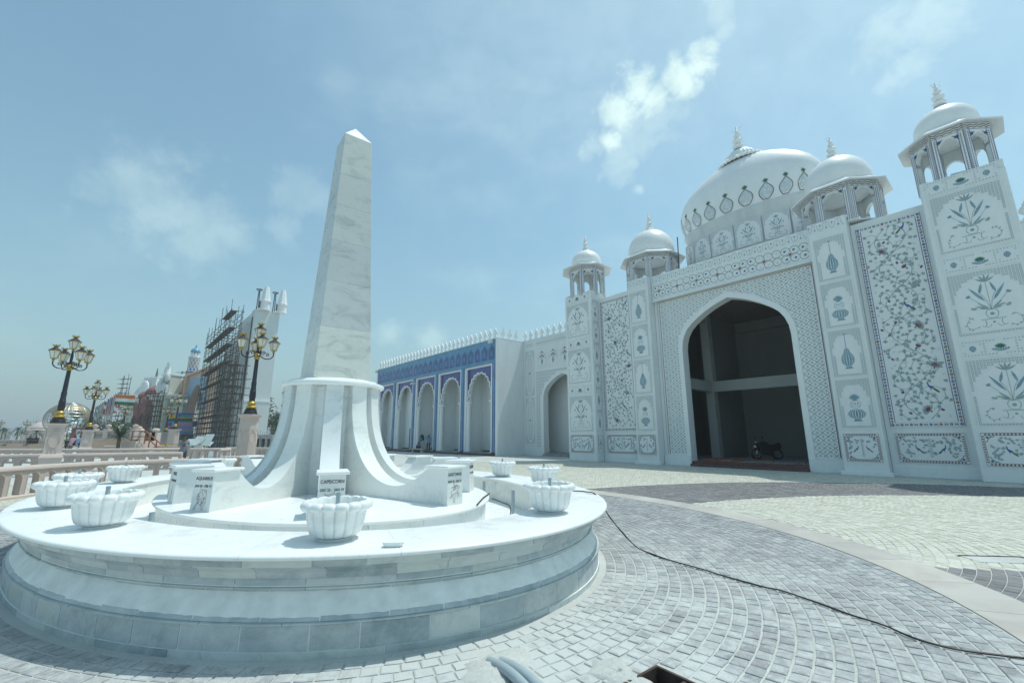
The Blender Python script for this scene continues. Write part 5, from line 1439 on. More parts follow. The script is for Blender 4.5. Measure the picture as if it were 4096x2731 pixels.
# ---------------------------------------------------------------- lamps
def V2(p,z=0): return Vector((p[0],p[1],z))
def lantern_mesh():
    m=MB(); hx=lambda r,z,n=6:[(r*math.cos(2*PI*k/n),r*math.sin(2*PI*k/n),z) for k in range(n)]
    m.loft([hx(.10,.12),hx(.175,.40)],0)                       # glass
    m.loft([hx(.03,.0),hx(.05,.03),hx(.03,.07),hx(.11,.10),hx(.11,.125)],1)
    m.loft([hx(.215,.395),hx(.215,.425),hx(.15,.47),hx(.07,.54),hx(.06,.56)],2); m.loft([hx(.219,.39),hx(.219,.412)],1)
    m.loft([hx(.05,.56),hx(.085,.585),hx(.10,.63),hx(.06,.60)],1)
    for k in range(6):
        a=2*PI*k/6; m.bar((.10*math.cos(a),.10*math.sin(a),.12),(.178*math.cos(a),.178*math.sin(a),.40),.016,None,1)
        m.bar((.09*math.cos(a),.09*math.sin(a),.6),(.12*math.cos(a),.12*math.sin(a),.665),.02,None,1)
    return m
LAN=lantern_mesh().mesh('lantern',['lamp_glass','gold_paint','iron_black'],None)
def make_lamp():
    e=empty('street_lamp')
    MB().lathe([(.0,.0),(.27,.0),(.27,.05),(.24,.07),(.24,.13),(.215,.15),(.215,.22),(.17,.24)],20).build('lamp_base','iron_black',e,smooth=30)
    MB().lathe([(.15,.23),(.20,.27),(.215,.30),(.15,.35),(.13,.38),(.165,.42),(.17,.47),(.13,.52),(.10,.55)],20,flute=lambda a,z:1+.025*math.sin(10*a)).build('gold_ring','gold_paint',e,smooth=40)
    MB().lathe([(.10,.53),(.115,.56),(.105,.62),(.12,.70),(.115,.95),(.12,.97),(.10,1.0),(.105,1.08),(.095,1.10),(.098,1.35),(.085,1.38),(.072,2.30),(.08,2.34)],18,flute=lambda a,z:1+(.05*math.sin(9*a+z*20) if .6<z<1.35 else 0)).build('pole','iron_black',e,smooth=40)
    MB().lathe([(.08,2.33),(.12,2.37),(.10,2.45),(.13,2.52),(.09,2.57),(.07,2.6)],16).build('gold_collar','gold_paint',e,smooth=40)
    MB().lathe([(.06,2.58),(.075,2.66),(.05,2.74),(.055,2.95),(.035,3.17),(.05,3.20),(.0,3.21)],14).build('pole_top','iron_black',e,smooth=40)
    for k in range(4):
        a=k*PI/2+.35; m=MB()
        P=[(.06,2.60),(.16,2.46),(.34,2.38),(.52,2.43),(.61,2.55),(.61,2.70)]
        m.tube([(x,0,z) for x,z in smooth_line(P,4)],.024,6)
        m.tube([(.20+.10*(1-t/22)*math.cos(t*.55),0,2.62+.10*(1-t/22)*math.sin(t*.55)) for t in range(18)],.018,6)
        m.tube([(.37+.075*(1-t/20)*math.cos(-t*.55+2),0,2.57+.075*(1-t/20)*math.sin(-t*.55+2)) for t in range(16)],.015,6)
        m.build('scroll_arm','iron_black',e,smooth=50,rot=a)
        link('lantern',LAN,e,loc=(.61*math.cos(a),.61*math.sin(a),2.66),rot=a,scale=(1.12,1.12,1.12))
    link('lantern',LAN,e,loc=(0,0,3.19),scale=(1.12,1.12,1.12))
    return e
def ped_mesh(w=.46,H=1.4,octa=True):
    n=8; rr=lambda r,z:[(r*math.cos(PI/8+k*PI/4),r*math.sin(PI/8+k*PI/4),z) for k in range(8)]
    if not octa: rr=lambda r,z:[(sx*r*.8+(0),sy*r*.8,z) for sx,sy in ((-1,-1),(0,-1),(1,-1),(1,0),(1,1),(0,1),(-1,1),(-1,0))]
    return rr
def make_pedestal(zb,H,w,octa=True):
    "zb: height of base block (meets the balustrade)"
    e=empty('lamp_pedestal'); rr=ped_mesh(w,H,octa)
    MB().loft([rr(w*1.22,0),rr(w*1.22,zb-.06),rr(w*1.34,zb-.04),rr(w*1.34,zb),rr(w*1.18,zb+.10),rr(w*1.05,zb+.13)]).build('base_block','pink_stone_light',e)
    MB().loft([rr(w*1.04,zb+.13),rr(w*1.0,zb+.18),rr(w*.94,zb+H-.16)]).build('shaft','pink_stone_light',e)
    MB().loft([rr(w*.95,zb+H-.16),rr(w*1.05,zb+H-.12),rr(w*1.24,zb+H-.05),rr(w*1.24,zb+H)]).build('cap','pink_stone_light',e)
    ap=w*.94*math.cos(PI/8) if octa else w*.80
    for k in range(8 if octa else 4):
        a=k*(PI/4 if octa else PI/2); s=MB(); q=.30*w/.46*(1 if octa else 1.5)
        s.tube([(q*.52*math.cos(t),0,q*.95*math.sin(t)) for t in [2*PI*i/24 for i in range(24)]],.014,5,closed=True)
        for j in (-1,0,1): s.box(j*q*.34-.012,j*q*.34+.012,-.012,.01,-H*.40,-q*1.15)
        s.box(-q*.3,q*.3,-.010,.01,q*1.15,q*1.2); s.box(-q*.12,q*.12,-.010,.01,q*1.25,q*1.42)
        s.build('carved_panel','pink_stone_light',e,loc=((ap+.012)*math.cos(a),(ap+.012)*math.sin(a),zb+H*.52),rot=a+PI/2)
    return e
lamp0=make_lamp()
lamps=[ # px of pedestal top, depth, base height, pedestal height, width, octagonal, label
 (231,1693,19.5,.86,1.42,.35,False,'large black and gold street lamp nearest the left edge','square pink stone pedestal of the lamp nearest the left edge'),
 (1001,1657,18.6,.62,1.95,.37,True,'large black and gold street lamp in front of the white tower','octagonal pink stone pedestal below the white tower'),
 (355,1719,35,.80,1.45,.40,False,'middle street lamp just left of the row of flags','pink stone pedestal left of the row of flags'),
 (699,1716,47,.7,1.9,.5,True,'street lamp before the peach arched gateway','pink stone pedestal before the peach arched gateway'),
 (662,1727,64,.4,2.0,.5,False,'street lamp before the colourful temple tower','pink stone pedestal before the colourful temple tower'),
 (487,1733,60,.3,2.0,.5,False,'small street lamp behind the spiky yucca','pink stone pedestal behind the spiky yucca'),
 (97,1737,120,.3,1.5,.5,False,'taller of two far lamps at the left skyline','pedestal under the taller far lamp at left'),
 (107,1740,150,.2,1.5,.5,False,'lower of two far lamps at the left skyline','pedestal under the lower far lamp at left'),
 (-6,1738,120,.3,1.5,.5,False,'far street lamp cut by the left edge','pedestal of the far lamp cut by the left edge'),
 (1150,1700,44,.5,1.9,.5,True,'street lamp peeping out behind the obelisk drum','pedestal hidden behind the fins under a lamp')]
for i,(x,y,Yd,zb,H,wd,oc_,lab,lab2) in enumerate(lamps):
    p=at(x,y,Yd); o_=lamp0 if i==0 else clone(lamp0); ztop=p.z
    zb_=max(.15,ztop-H)
    o_.location=p; o_.rotation_euler=(0,0,[.9,.35,.1,.5,.2,.7,.3,.8,.1,.4][i]); tag(o_,label=lab,cat='street lamp',group='black and gold street lamps')
    pe_=make_pedestal(zb_,ztop-zb_-.002,wd,oc_); pe_.location=(p.x,p.y,0); pe_.rotation_euler=(0,0,[.82,.30,.75,.4,.6,.7,.1,.1,.1,.3][i]); tag(pe_,label=lab2,cat='pedestal')
# ---------------------------------------------------------------- balustrades
def balustrade(name,pts,bay,h,label,thick=.17,mat='pink_stone',rail='pink_stone_light',solid=False,zbase=0.0,cat='balustrade'):
    P=[Vector((p[0],p[1],0)) for p in pts]; P=catmull(P,5) if len(P)>2 else P
    S=[0.0]
    for a,b in zip(P,P[1:]): S.append(S[-1]+(b-a).length)
    def pos(s):
        s=max(0,min(S[-1],s))
        for i in range(len(S)-1):
            if s<=S[i+1]+1e-9: t=(s-S[i])/max(1e-9,S[i+1]-S[i]); return P[i].lerp(P[i+1],t)
        return P[-1]
    n=max(1,int(round(S[-1]/bay))); st=S[-1]/n
    e=empty(name,(P[0].x,P[0].y,zbase),label=label,cat=cat); O=P[0]
    half=st*.35; zs=h*.60; zt=h-.13
    ar=[(half*math.cos(R(a)),zs+(zt-.045-zs)*math.sin(R(a))) for a in range(0,181,20)][::-1]
    o=arch_wall('arch_panel',-st/2+.001,st/2-.001,.10,zt,ar,-thick/2,thick/2,mat,e,base=.10)
    hood=MB(); rim=[(half*1.0,.12)]+[(half*1.0*math.cos(R(a)),zs+(zt-.045-zs)*math.sin(R(a))) for a in range(0,181,15)]+[(-half,.12)]
    for sy in (-1,1): hood.tube([(x,sy*(thick/2+.002),z) for x,z in rim],.014,5)
    hm=hood.mesh('arch_moulding',rail,50); me=o.data; bpy.data.objects.remove(o)
    for i in range(n):
        a=pos(st*i); b=pos(st*(i+1)); d=b-a
        pn_=link('arch_panel',me,e,loc=((a+b)/2-O),rot=math.atan2(d.y,d.x)); link('arch_moulding',hm,pn_)
    # rail and foot swept along
    def swp(nm,sec,mt):
        rg=[]; N=max(2,n*2)
        for k in range(N+1):
            s=S[-1]*k/N; p=pos(s); d=(pos(s+.05)-pos(s-.05)); d.normalize(); nr=Vector((-d.y,d.x,0))
            rg.append([tuple(p-O+nr*y+Vector((0,0,z))) for y,z in sec])
        MB().loft(rg).build(nm,mt,e,smooth=35)
    t=thick/2
    swp('hand_rail',[(-t-.03,zt+.001),(-t-.05,zt+.025),(-t-.05,zt+.07),(-t-.02,zt+.115),(0,h),(t+.02,zt+.115),(t+.05,zt+.07),(t+.05,zt+.025),(t+.03,zt+.001)],rail)
    swp('foot_course',[(-t-.05,-.02),(-t-.05,.07),(-t,.099),(t,.099),(t+.05,.07),(t+.05,-.02)],rail)
    return e
def rl(pxs,z): return [gz(x,y,z) for x,y in pxs]
g1=rl([(-180,1876),(0,1863),(250,1848),(450,1838),(704,1831),(735,1829)],.885)
balustrade('stone_balustrade',g1,.46,.86,'nearest pink stone arched balustrade behind the left planters')
g2=rl([(-160,1818),(0,1815),(250,1812),(500,1808),(730,1805)],.885)
balustrade('stone_balustrade',g2,.60,.87,'second pink balustrade, ending beside the man in the checked shirt')
g3=rl([(-120,1796),(0,1795),(180,1795),(400,1794),(600,1792),(735,1790)],.885)
balustrade('stone_balustrade',g3,.70,.90,'third pink balustrade back, meeting the middle lamp pedestal')
g4=[at(420,1781,40),at(580,1781,40),at(760,1782,38)]
balustrade('stone_balustrade',g4,.8,at(500,1781,40).z,'fourth pink balustrade back, below the stairs')
g5=[at(765,1786,31),at(850,1786,31),at(905,1787,31.5),at(918,1792,30.6),at(905,1794,29.6),at(880,1795,29.2)]
balustrade('stone_balustrade',g5,.55,.88,'pink balustrade with curled end behind the man in the checked shirt')
g6=[at(905,1788,34),at(1000,1788,34),at(1090,1788,33)]
balustrade('stone_balustrade',g6,.55,.86,'pink balustrade running behind the octagonal pedestal')
g7=[at(890,1822,17.2),at(1010,1822,17.2),at(1120,1823,16.8)]
balustrade('stone_balustrade',g7,.5,at(1000,1822,17.2).z,'low pink balustrade at the foot of the octagonal pedestal')
# ---------------------------------------------------------------- terraces, stairs, far walls on the left
def wall_between(nm,a,b,z0,z1,th,mat,parent=None,**kw):
    a=Vector((a[0],a[1],0)); b=Vector((b[0],b[1],0)); d=b-a; m=(a+b)/2
    return MB().box(-d.length/2,d.length/2,-th/2,th/2,0,z1-z0).build(nm,mat,parent,loc=(m.x,m.y,z0),rot=math.atan2(d.y,d.x),**kw)
a=at(-300,1770,48); b=at(215,1770,48)
tw=empty('terrace_wall',(0,0,0),label='low peach terrace wall with pierced pink parapet at far left',cat='wall')
za=at(0,1776,48).z; zt=at(0,1758,48).z
wall_between('wall_face',a,b,0,za,.4,'peach_wall',tw); wall_between('string_course',a,b,za+.001,za+.08,.5,'pink_stone_light',tw); wall_between('coping',a,b,zt-.09,zt,.4,'pink_stone_light',tw)
L=(b-a).length; n=40; d=(b-a).normalized()
for i in range(n):
    p=a+d*(L*(i+.5)/n); MB().box(-.13 if i%4 else -.22,.13 if i%4 else .22,-.1,.1,0,zt-.091-za-.081).build('parapet_block','pink_stone',tw,loc=(p.x,p.y,za+.081))
for i in range(6):
    p=a+d*(L*(i+.5)/6); MB().box(-1.1,1.1,-.03,.01,.15,za-.25).build('recess_panel','peach_wall',tw,loc=(p.x,p.y-.2,0)); MB().box(-.12,.12,-.3,0,0,.06).build('wall_lamp','iron_black',tw,loc=(p.x+.8,p.y-.2,za-.12))
tr=empty('raised_terrace',(0,0,0),label='raised terrace with pierced pink parapet left of the orange railing',cat='terrace')
a=at(368,1775,41); b=at(530,1775,41); z1=at(450,1757,41).z; z2=at(450,1721,41).z
wall_between('terrace_face',a,b,0,z1,.5,'peach_wall',tr); wall_between('string_course',a,b,z1+.001,z1+.1,.6,'pink_stone_light',tr)
wall_between('coping',a,b,z2-.12,z2,.45,'pink_stone_light',tr)
L=(b-a).length; d=(b-a).normalized()
for i in range(3):
    s0=L*i/3; p=a+d*(s0+L/6); w_=L/3; hh=z2-.121-z1-.101; z_=z1+.101
    f_=MB().box(-w_/2,w_/2,-.12,.12,0,hh*.28).box(-w_/2,w_/2,-.12,.12,hh*.74,hh).box(-w_/2,-w_*.36,-.12,.12,hh*.28,hh*.74).box(w_*.36,w_/2,-.12,.12,hh*.28,hh*.74)
    for j in range(7): x=-w_*.36+w_*.72*j/6; f_.box(x-.05,x+.05,-.11,.11,hh*.28,hh*.74)
    f_.box(-w_*.36,w_*.36,-.11,.11,hh*.48,hh*.54); f_.build('pierced_panel','pink_stone',tr,loc=(p.x,p.y,z_))
for k in range(4):
    p=a+d*(L*k/3); MB().box(-.22,.22,-.24,.24,0,z2-z1+.15).lathe([(.1,0),(.13,.06),(.22,.2),(.2,.34),(0,.42)],12,c=(0,0,z2-z1+.15)).build('newel','pink_stone_light',tr,loc=(p.x,p.y,z1),smooth=40)
stz=empty('stone_stairs',(0,0,0),label='stone stair flight with plinth walls beside the orange railing',cat='stairs')
a=at(530,1776,39); b=at(584,1776,39); z1=at(560,1763,39).z
wall_between('landing',a,b,0,z1,2.2,'pink_stone_light',stz)
for k in range(5):
    p=at(584+k*9,1776,39); q=at(593+k*9,1776,39); wall_between('tread',p,q,0,max(.12,z1*(1-(k+1)/6)),2.0,'pink_stone_light',stz)
for k,x in enumerate((548,558,612,620)):
    p=at(x,1770,41.5); zt=at(x,[1708,1717,1716,1716][k],41.5).z; MB().box(-.25,.25,-.25,.25,0,zt-.3).lathe([(.12,0),(.2,.1),(.24,.22),(.16,.34),(0,.4)],12,c=(0,0,zt-.3)).build('newel','pink_stone_light',stz,loc=(p.x,p.y,0),smooth=40)
rlg=empty('stair_railing',(0,0,0),label='orange painted tube railing running down the stone stairs',cat='railing')
Yr=38.4
top=[(530,1724),(585,1724),(650,1780)]; q=[at(x,y,Yr) for x,y in top]
for dz in (0,-.45): MB().tube([p+Vector((0,0,dz)) for p in q],.045,6).build('rail','orange_rail',rlg)
for x,y in ((532,1724),(585,1724),(602,1739),(628,1761)): p=at(x,y,Yr); MB().tube([(p.x,p.y,max(.02,p.z-1.05)),p],.05,6).build('post','orange_rail',rlg)
# ---------------------------------------------------------------- people
def person(label,loc,rz,J,shirt,pants,parent=None,cap=None,name='person'):
    "J: joint positions in a 1.7 m frame"
    pel,ch,nk,hd=J['pelvis'],J['chest'],J['neck'],J['head']
    V=[pel,ch,nk,hd]; E=[(0,1),(1,2),(2,3)]; rad=[(.15,.12),(.17,.12),(.055,.055),(.098,.11)]
    V.append(tuple((a+b)/2 for a,b in zip(pel,ch))); E[0]=(0,4); E.append((4,1)); rad.append((.14,.105))
    V.append((hd[0],hd[1]-.02,hd[2]+.085)); E.append((3,5)); rad.append((.085,.09))
    for s in 'lr':
        i0=len(V)
        sh,el_,wr,ha=J['sh_'+s],J['el_'+s],J['wr_'+s],J['ha_'+s]
        V+=[sh,el_,wr,ha]; E+=[(1,i0),(i0,i0+1),(i0+1,i0+2),(i0+2,i0+3)]; rad+=[(.07,.07),(.048,.048),(.034,.034),(.042,.022)]
        i1=len(V); hp,kn,an,to=J['hp_'+s],J['kn_'+s],J['an_'+s],J['to_'+s]
        V+=[hp,kn,an,to]; E+=[(0,i1),(i1,i1+1),(i1+1,i1+2),(i1+2,i1+3)]; rad+=[(.095,.095),(.066,.066),(.045,.05),(.04,.03)]
    me=bpy.data.meshes.new('body'); me.from_pydata(V,E,[]); o=bpy.data.objects.new('body',me); col.objects.link(o)
    sk=o.modifiers.new('skin','SKIN'); 
    for i,r in enumerate(rad): me.skin_vertices[0].data[i].radius=r; me.skin_vertices[0].data[i].use_root=(i==0)
    sk.use_smooth_shade=True; sb=o.modifiers.new('sub','SUBSURF'); sb.levels=1; sb.render_levels=1
    dg=bpy.context.evaluated_depsgraph_get(); dg.update(); m2=bpy.data.meshes.new_from_object(o.evaluated_get(dg)); bpy.data.objects.remove(o)
    m2.materials.clear()
    for mt in (shirt,pants,'skin','hair'): m2.materials.append(MATS[mt])
    bm=bmesh.new(); bm.from_mesh(m2)
    # fingers and nose
    for s in 'lr':
        ha=Vector(J['ha_'+s]); d=(ha-Vector(J['wr_'+s])).normalized(); sd=d.cross(Vector((0,1,0))); sd=sd.normalized() if sd.length>.1 else Vector((1,0,0))
        for k in range(5):
            off=(k-1.5)*.018 if k<4 else -.05; l=(.07,.08,.075,.06,.05)[k]; mm=MB(); b0=ha+sd*off; b1=b0+d*l*.55+Vector((0,0,-.004)); b2=b0+d*l+Vector((0,0,-.018))
            mm.tube([b0,b1,b2],[.010,.009,.007],5); vs=[bm.verts.new(v) for v in mm.v]
            for f_ in mm.f: bm.faces.new([vs[i] for i in f_])
    hv=Vector(hd); fw=Vector(J.get('face',(0,-1,0))).normalized()
    mm=MB().tube([hv+fw*.09+Vector((0,0,.03)),hv+fw*.125+Vector((0,0,-.01)),hv+fw*.09+Vector((0,0,-.02))],[.008,.016,.01],5); vs=[bm.verts.new(v) for v in mm.v]
    for f_ in mm.f: bm.faces.new([vs[i] for i in f_])
    sleeves=J.get('sleeve',1.0)
    def near(p,a,b):
        a=Vector(a); b=Vector(b); t=max(0,min(1,(p-a).dot(b-a)/max(1e-6,(b-a).length_squared))); return (p-a.lerp(b,t)).length,t
    for f_ in bm.faces:
        c=f_.calc_center_median(); best=(9,'s')
        for k,(a,b,m_) in {'t':(pel,ch,0),'n':(ch,nk,0),'h':(nk,hd,2),'k':(hd,(hd[0],hd[1],hd[2]+.1),2)}.items():
            dd,t=near(c,a,b); dd-= .06 if m_==0 else .03
            if dd<best[0]: best=(dd,2 if (k=='n' and t>.75) else m_)
        for s in 'lr':
            for a,b,m_ in (('sh_','el_',0),('el_','wr_',0 if sleeves>=1 else 2),('wr_','ha_',2),('hp_','kn_',1),('kn_','an_',1),('an_','to_',3)):
                dd,t=near(c,J[a+s],J[b+s])
                if dd<best[0]: best=(dd,m_)
            for a in ('pelvis',):
                dd,t=near(c,J['hp_'+s],pel); 
                if dd<best[0]: best=(dd,1)
        if best[1]==2 and c.z>nk[2]:
            r=c-hv
            if r.z>.032 or (r.dot(fw)<.03 and r.z>-.06): best=(0,3)
        f_.material_index=best[1]; f_.smooth=True
    bm.to_mesh(m2); bm.free()
    o=link(name,m2,parent,loc=loc,rot=rz,label=label,cat='person'); return o
def stand(**k):
    J=dict(pelvis=(0,0,.92),chest=(0,.0,1.28),neck=(0,0,1.44),head=(0,-.01,1.57),sh_l=(.19,0,1.37),el_l=(.25,.03,1.10),wr_l=(.24,-.02,.86),ha_l=(.24,-.04,.79),sh_r=(-.19,0,1.37),el_r=(-.25,.03,1.10),wr_r=(-.24,-.02,.86),ha_r=(-.24,-.04,.79),
      hp_l=(.10,0,.86),kn_l=(.11,-.02,.48),an_l=(.12,.01,.08),to_l=(.13,-.14,.04),hp_r=(-.10,0,.86),kn_r=(-.11,-.02,.48),an_r=(-.12,.01,.08),to_r=(-.13,-.14,.04)); J.update(k); return J
def sit(**k):
    J=dict(pelvis=(0,.0,.14),chest=(0,-.10,.50),neck=(0,-.16,.66),head=(0,-.22,.78),sh_l=(.19,-.10,.60),el_l=(.24,-.25,.40),wr_l=(.12,-.42,.42),ha_l=(.06,-.47,.42),sh_r=(-.19,-.10,.60),el_r=(-.24,-.25,.40),wr_r=(-.12,-.42,.42),ha_r=(-.06,-.47,.42),
      hp_l=(.11,-.02,.13),kn_l=(.16,-.40,.42),an_l=(.15,-.52,.06),to_l=(.16,-.66,.03),hp_r=(-.11,-.02,.13),kn_r=(-.16,-.40,.42),an_r=(-.15,-.52,.06),to_r=(-.16,-.66,.03)); J.update(k); return J
p=at(742,1741,24.5); base_=Vector((p.x,p.y,0))
phone=stand(head=(0,-.06,1.55),face=(0,-.8,-.5),el_l=(.24,-.06,1.12),wr_l=(.09,-.28,1.14),ha_l=(.04,-.34,1.17),el_r=(-.24,-.06,1.12),wr_r=(-.06,-.29,1.13),ha_r=(-.02,-.35,1.16))
man=person('man in checked shirt and dark trousers standing at the balustrade looking at his phone',base_,R(35),phone,'shirt_check','trousers_olive')
mw=Matrix.Translation(base_)@Matrix.Rotation(R(35),4,'Z')
MB().box(-.04,.04,-.008,.008,0,.15).build('mobile_phone','sign_black',loc=mw@Vector((.01,-.41,1.17)),rot=(R(-35),0,R(35)),label='dark phone held up in both hands by the man in the checked shirt',cat='phone')
# guards in the arcade
def arc_pt(u,d,z): return PL(-u,d,z)
g_=arc_pt(40.55,23.42,.131)
person('guard in blue shirt and cap standing in the arcade with a hand to his face',g_,R(20),stand(el_r=(-.27,-.12,1.14),wr_r=(-.12,-.22,1.40),ha_r=(-.08,-.17,1.47),face=(0,-1,0)),'shirt_blue','trousers_dark')
g2_=arc_pt(43.0,23.75,.237)
person('guard in blue shirt sitting bent forward on the arcade step',g2_,R(-10),sit(),'shirt_blue','trousers_dark')
bp=arc_pt(43.4,24.25,.237)
bg=empty('backpack',bp,R(-30),label='black and blue backpack hanging against the arcade column',cat='backpack')
MB().loft([[(x*.20*w_,y*.12*w_,z) for x,y in ((-1,-.8),(0,-1),(1,-.8),(1,.8),(0,1),(-1,.8))] for z,w_ in ((.95,.8),(1.0,1),(1.25,1.05),(1.45,.9),(1.55,.5))]).build('pack_body','bag_black',bg,smooth=50)
MB().box(-.13,.13,-.16,-.115,1.02,1.25).build('front_pocket','bag_blue',bg); MB().tube([(-.06,0,1.54),(0,0,1.65),(.06,0,1.54)],.015,5).build('strap','bag_black',bg)
for (x,y,Yd,sh,lab,rz) in ((285,1772,38,'shirt_pink','seated person in pink shirt seen from behind on the terrace edge',180),(309,1772,38,'shirt_blue','seated person in pale blue shirt beside the one in pink',170),(146,1766,46,'shirt_dark','seated person in dark clothes on the far left terrace',20),(116,1764,46,'shirt_dark','person in dark clothes crouching left of another on the far terrace',60)):
    p=at(x,y,Yd); person(lab,(p.x,p.y,at(x,1776 if Yd>40 else 1784,Yd).z),R(rz),sit(),sh,'trousers_dark')
p=at(675,1776,52); person('person in black bending by the lamp pedestals before the temple tower',(p.x,p.y,0),R(100),stand(chest=(0,-.2,1.2),neck=(0,-.32,1.3),head=(0,-.42,1.36)),'shirt_dark','trousers_dark')
p=at(618,1780,45); person('person in white shirt crouching at the foot of the stairs',(p.x,p.y,.0),R(80),sit(),'shirt_white','trousers_dark')
# ---------------------------------------------------------------- street of pavilions at the back left
def bx(par,nm,pa,x0,x1,y0,y1,z0,z1,mat): return MB().box(x0,x1,y0,y1,z0,z1).build(nm,mat,par)
def frame_at(px0,px1,Y0,Y1):
    "root on the ground running from the left point to the right point; returns (loc, rot, length)"
    a=at(px0,1745,Y0); b=at(px1,1745,Y1); a.z=b.z=0; d=b-a; return a,math.atan2(d.y,d.x),d.length
UNITB=MB().box(-.5,.5,-.5,.5,0,1).mesh('pole','scaffold_steel',None)
def bar_obj(par,a,b,w,name='pole'):
    a=Vector(a); b=Vector(b); d=b-a; q=d.to_track_quat('Z','Y')
    o=link(name,UNITB,par,loc=a,scale=(w,w,d.length)); o.rotation_euler=q.to_euler(); return o
def scaffold(label,loc,rot,L,H,D,nx,nz,ny=2,w=.055,seed=1,top=None):
    e=empty('scaffolding',loc,rot,label=label,cat='scaffolding'); rr=random.Random(seed); cnt=0
    st=MB()
    for i in range(nx+1):
        x=L*i/nx; hh=(top(x/L) if top else H)
        for j in range(ny):
            y=-D*j/(max(1,ny-1)); h=hh+rr.uniform(-.2,1.4)
            bar_obj(e,(x+rr.uniform(-.2,.2),y,0),(x+rr.uniform(-.35,.35),y+rr.uniform(-.12,.12),h),w)
    for k in range(1,nz+1):
        z=H*k/nz
        for j in range(ny):
            y=-D*j/(max(1,ny-1)); x1=L
            if top:
                xs=[t/20 for t in range(21) if top(t/20)>=z]
                if not xs: continue
                x0,x1=min(xs)*L,max(xs)*L
            else: x0=0
            if x1-x0<.5: continue
            bar_obj(e,(x0-rr.uniform(0,.9),y,z+rr.uniform(-.2,.2)),(x1+rr.uniform(-.3,.8),y,z+rr.uniform(-.2,.2)),w*.9,'ledger')
        for i in range(nx+1):
            x=L*i/nx
            if top and top(x/L)<z: continue
            st.bar((x,.1,z),(x,-D-.1,z),w*.9)
        if k%3==0:
            st.box(L*.1 if not top else max(0,x0),x1-.2,-D,-D*.45,z+.03,z+.08)
    for k in range(6):
        x=rr.uniform(0,L*.8); z=rr.uniform(0,H*.7); st.bar((x,-D-.05,z),(x+1.8,-D-.05,z+2.6),w*.8)
    st.build('braces','scaffold_steel',e,kind='stuff'); return e
# --- white church front under scaffolding
loc,rot,L=frame_at(852,957,66,53)
ch=empty('white_church',loc,rot,label='tall white church front with slender spires half hidden by scaffolding',cat='church')
Hn=at(1008,1236,53).z
bx(ch,'front_wall',None,0,L,0,1.0,0,Hn*.90,'white_tower')
bx(ch,'gable_block',None,L*.45,L,.02,1.2,Hn*.9+.002,Hn*.99,'white_tower')
for i in range(5):
    x=L*(.06+.2*i); bx(ch,'buttress',None,x-.35,x+.35,-.6,-.002,0,Hn*(.72+.05*i),'white_tower')
    bx(ch,'dark_window',None,x+.75,x+1.9,-.05,.3,Hn*.12,Hn*.40,'dark_gap'); bx(ch,'dark_window',None,x+.75,x+1.7,-.05,.3,Hn*.5,Hn*.70,'dark_gap')
bx(ch,'dark_gap',None,L-1.2,L-.55,-.04,.5,Hn*.28,Hn*.95,'dark_gap')
# tower at the near end, its broad side turned to us
ta=at(957,1745,53); tb=at(1064,1745,55); ta.z=tb.z=0
inv=Matrix.Translation(loc)@Matrix.Rotation(rot,4,'Z'); inv=inv.inverted()
A_=inv@ta; B_=inv@tb; dv=(B_-A_); ln=dv.length; ang=math.atan2(dv.y,dv.x)
tw_=MB().box(0,ln,0,1.4,Hn*.335,Hn).build('tower_wall','white_tower',ch,loc=A_,rot=ang)
MB().box(-.05,ln*.98,-.25,1.45,0,Hn*.335-.002).build('tower_base','white_tower',ch,loc=A_,rot=ang)
MB().box(-.1,ln*1.0,-.3,1.5,Hn*.335,Hn*.345).build('tower_ledge','white_trim',ch,loc=A_,rot=ang)
for f_ in (.16,.86):
    sp=MB(); n8=lambda r,z:[(r*math.cos(k*PI/4+.39),r*math.sin(k*PI/4+.39),z) for k in range(8)]
    sp.loft([n8(.72,0),n8(.72,.12),n8(.62,.14),n8(.60,1.35),n8(.75,1.5),n8(.75,1.6)]); sp.loft([n8(.62,1.6)]+[n8(.60-.030*k+(.03 if k%2 else 0),1.6+.24*k) for k in range(1,12)]+[n8(.24,4.3)])
    for k in range(8): a=k*PI/4; sp.box(.0,.01,.0,.01,0,.01)
    sp.build('spire','white_trim',ch,loc=A_+dv*f_*.98+Vector((0,.6,Hn)),smooth=None,scale=(.95,.95,.74))
    MB().box(-.12,.12,-.66,-.60,.3,1.2).build('spire_slit','dark_gap',ch,loc=A_+dv*f_*.98+Vector((0,.6,Hn)))
for f_ in (-.1,.55):
    t=MB()
    for dx in (-.5,.5): t.bar((dx,0,0),(dx*.5,0,2.6),.09)
    t.tube([(.32*math.cos(k*PI/6),.32*math.sin(k*PI/6),2.6) for k in range(12)],.06,5,closed=True); t.build('hoist_frame','scaffold_steel',ch,loc=A_+dv*f_+Vector((0,.5,Hn)))
scaffold('dense rusty scaffolding in front of the white church',loc+Vector((-.6,-1.2,0)),rot,L*.99,Hn*1.0,1.3,9,25,2,.05,3,top=lambda t:Hn*(.93+.02*(t>.25)+.02*(t>.6)+.04*max(0,t-.45)))
scaffold('lower rusty scaffolding standing before the church tower',at(930,1745,50)*Vector((1,1,0)) if False else Vector((at(893,1745,50).x,at(893,1745,50).y,0)),R(-18),2.2,9.5,1.1,4,12,2,.07,8)
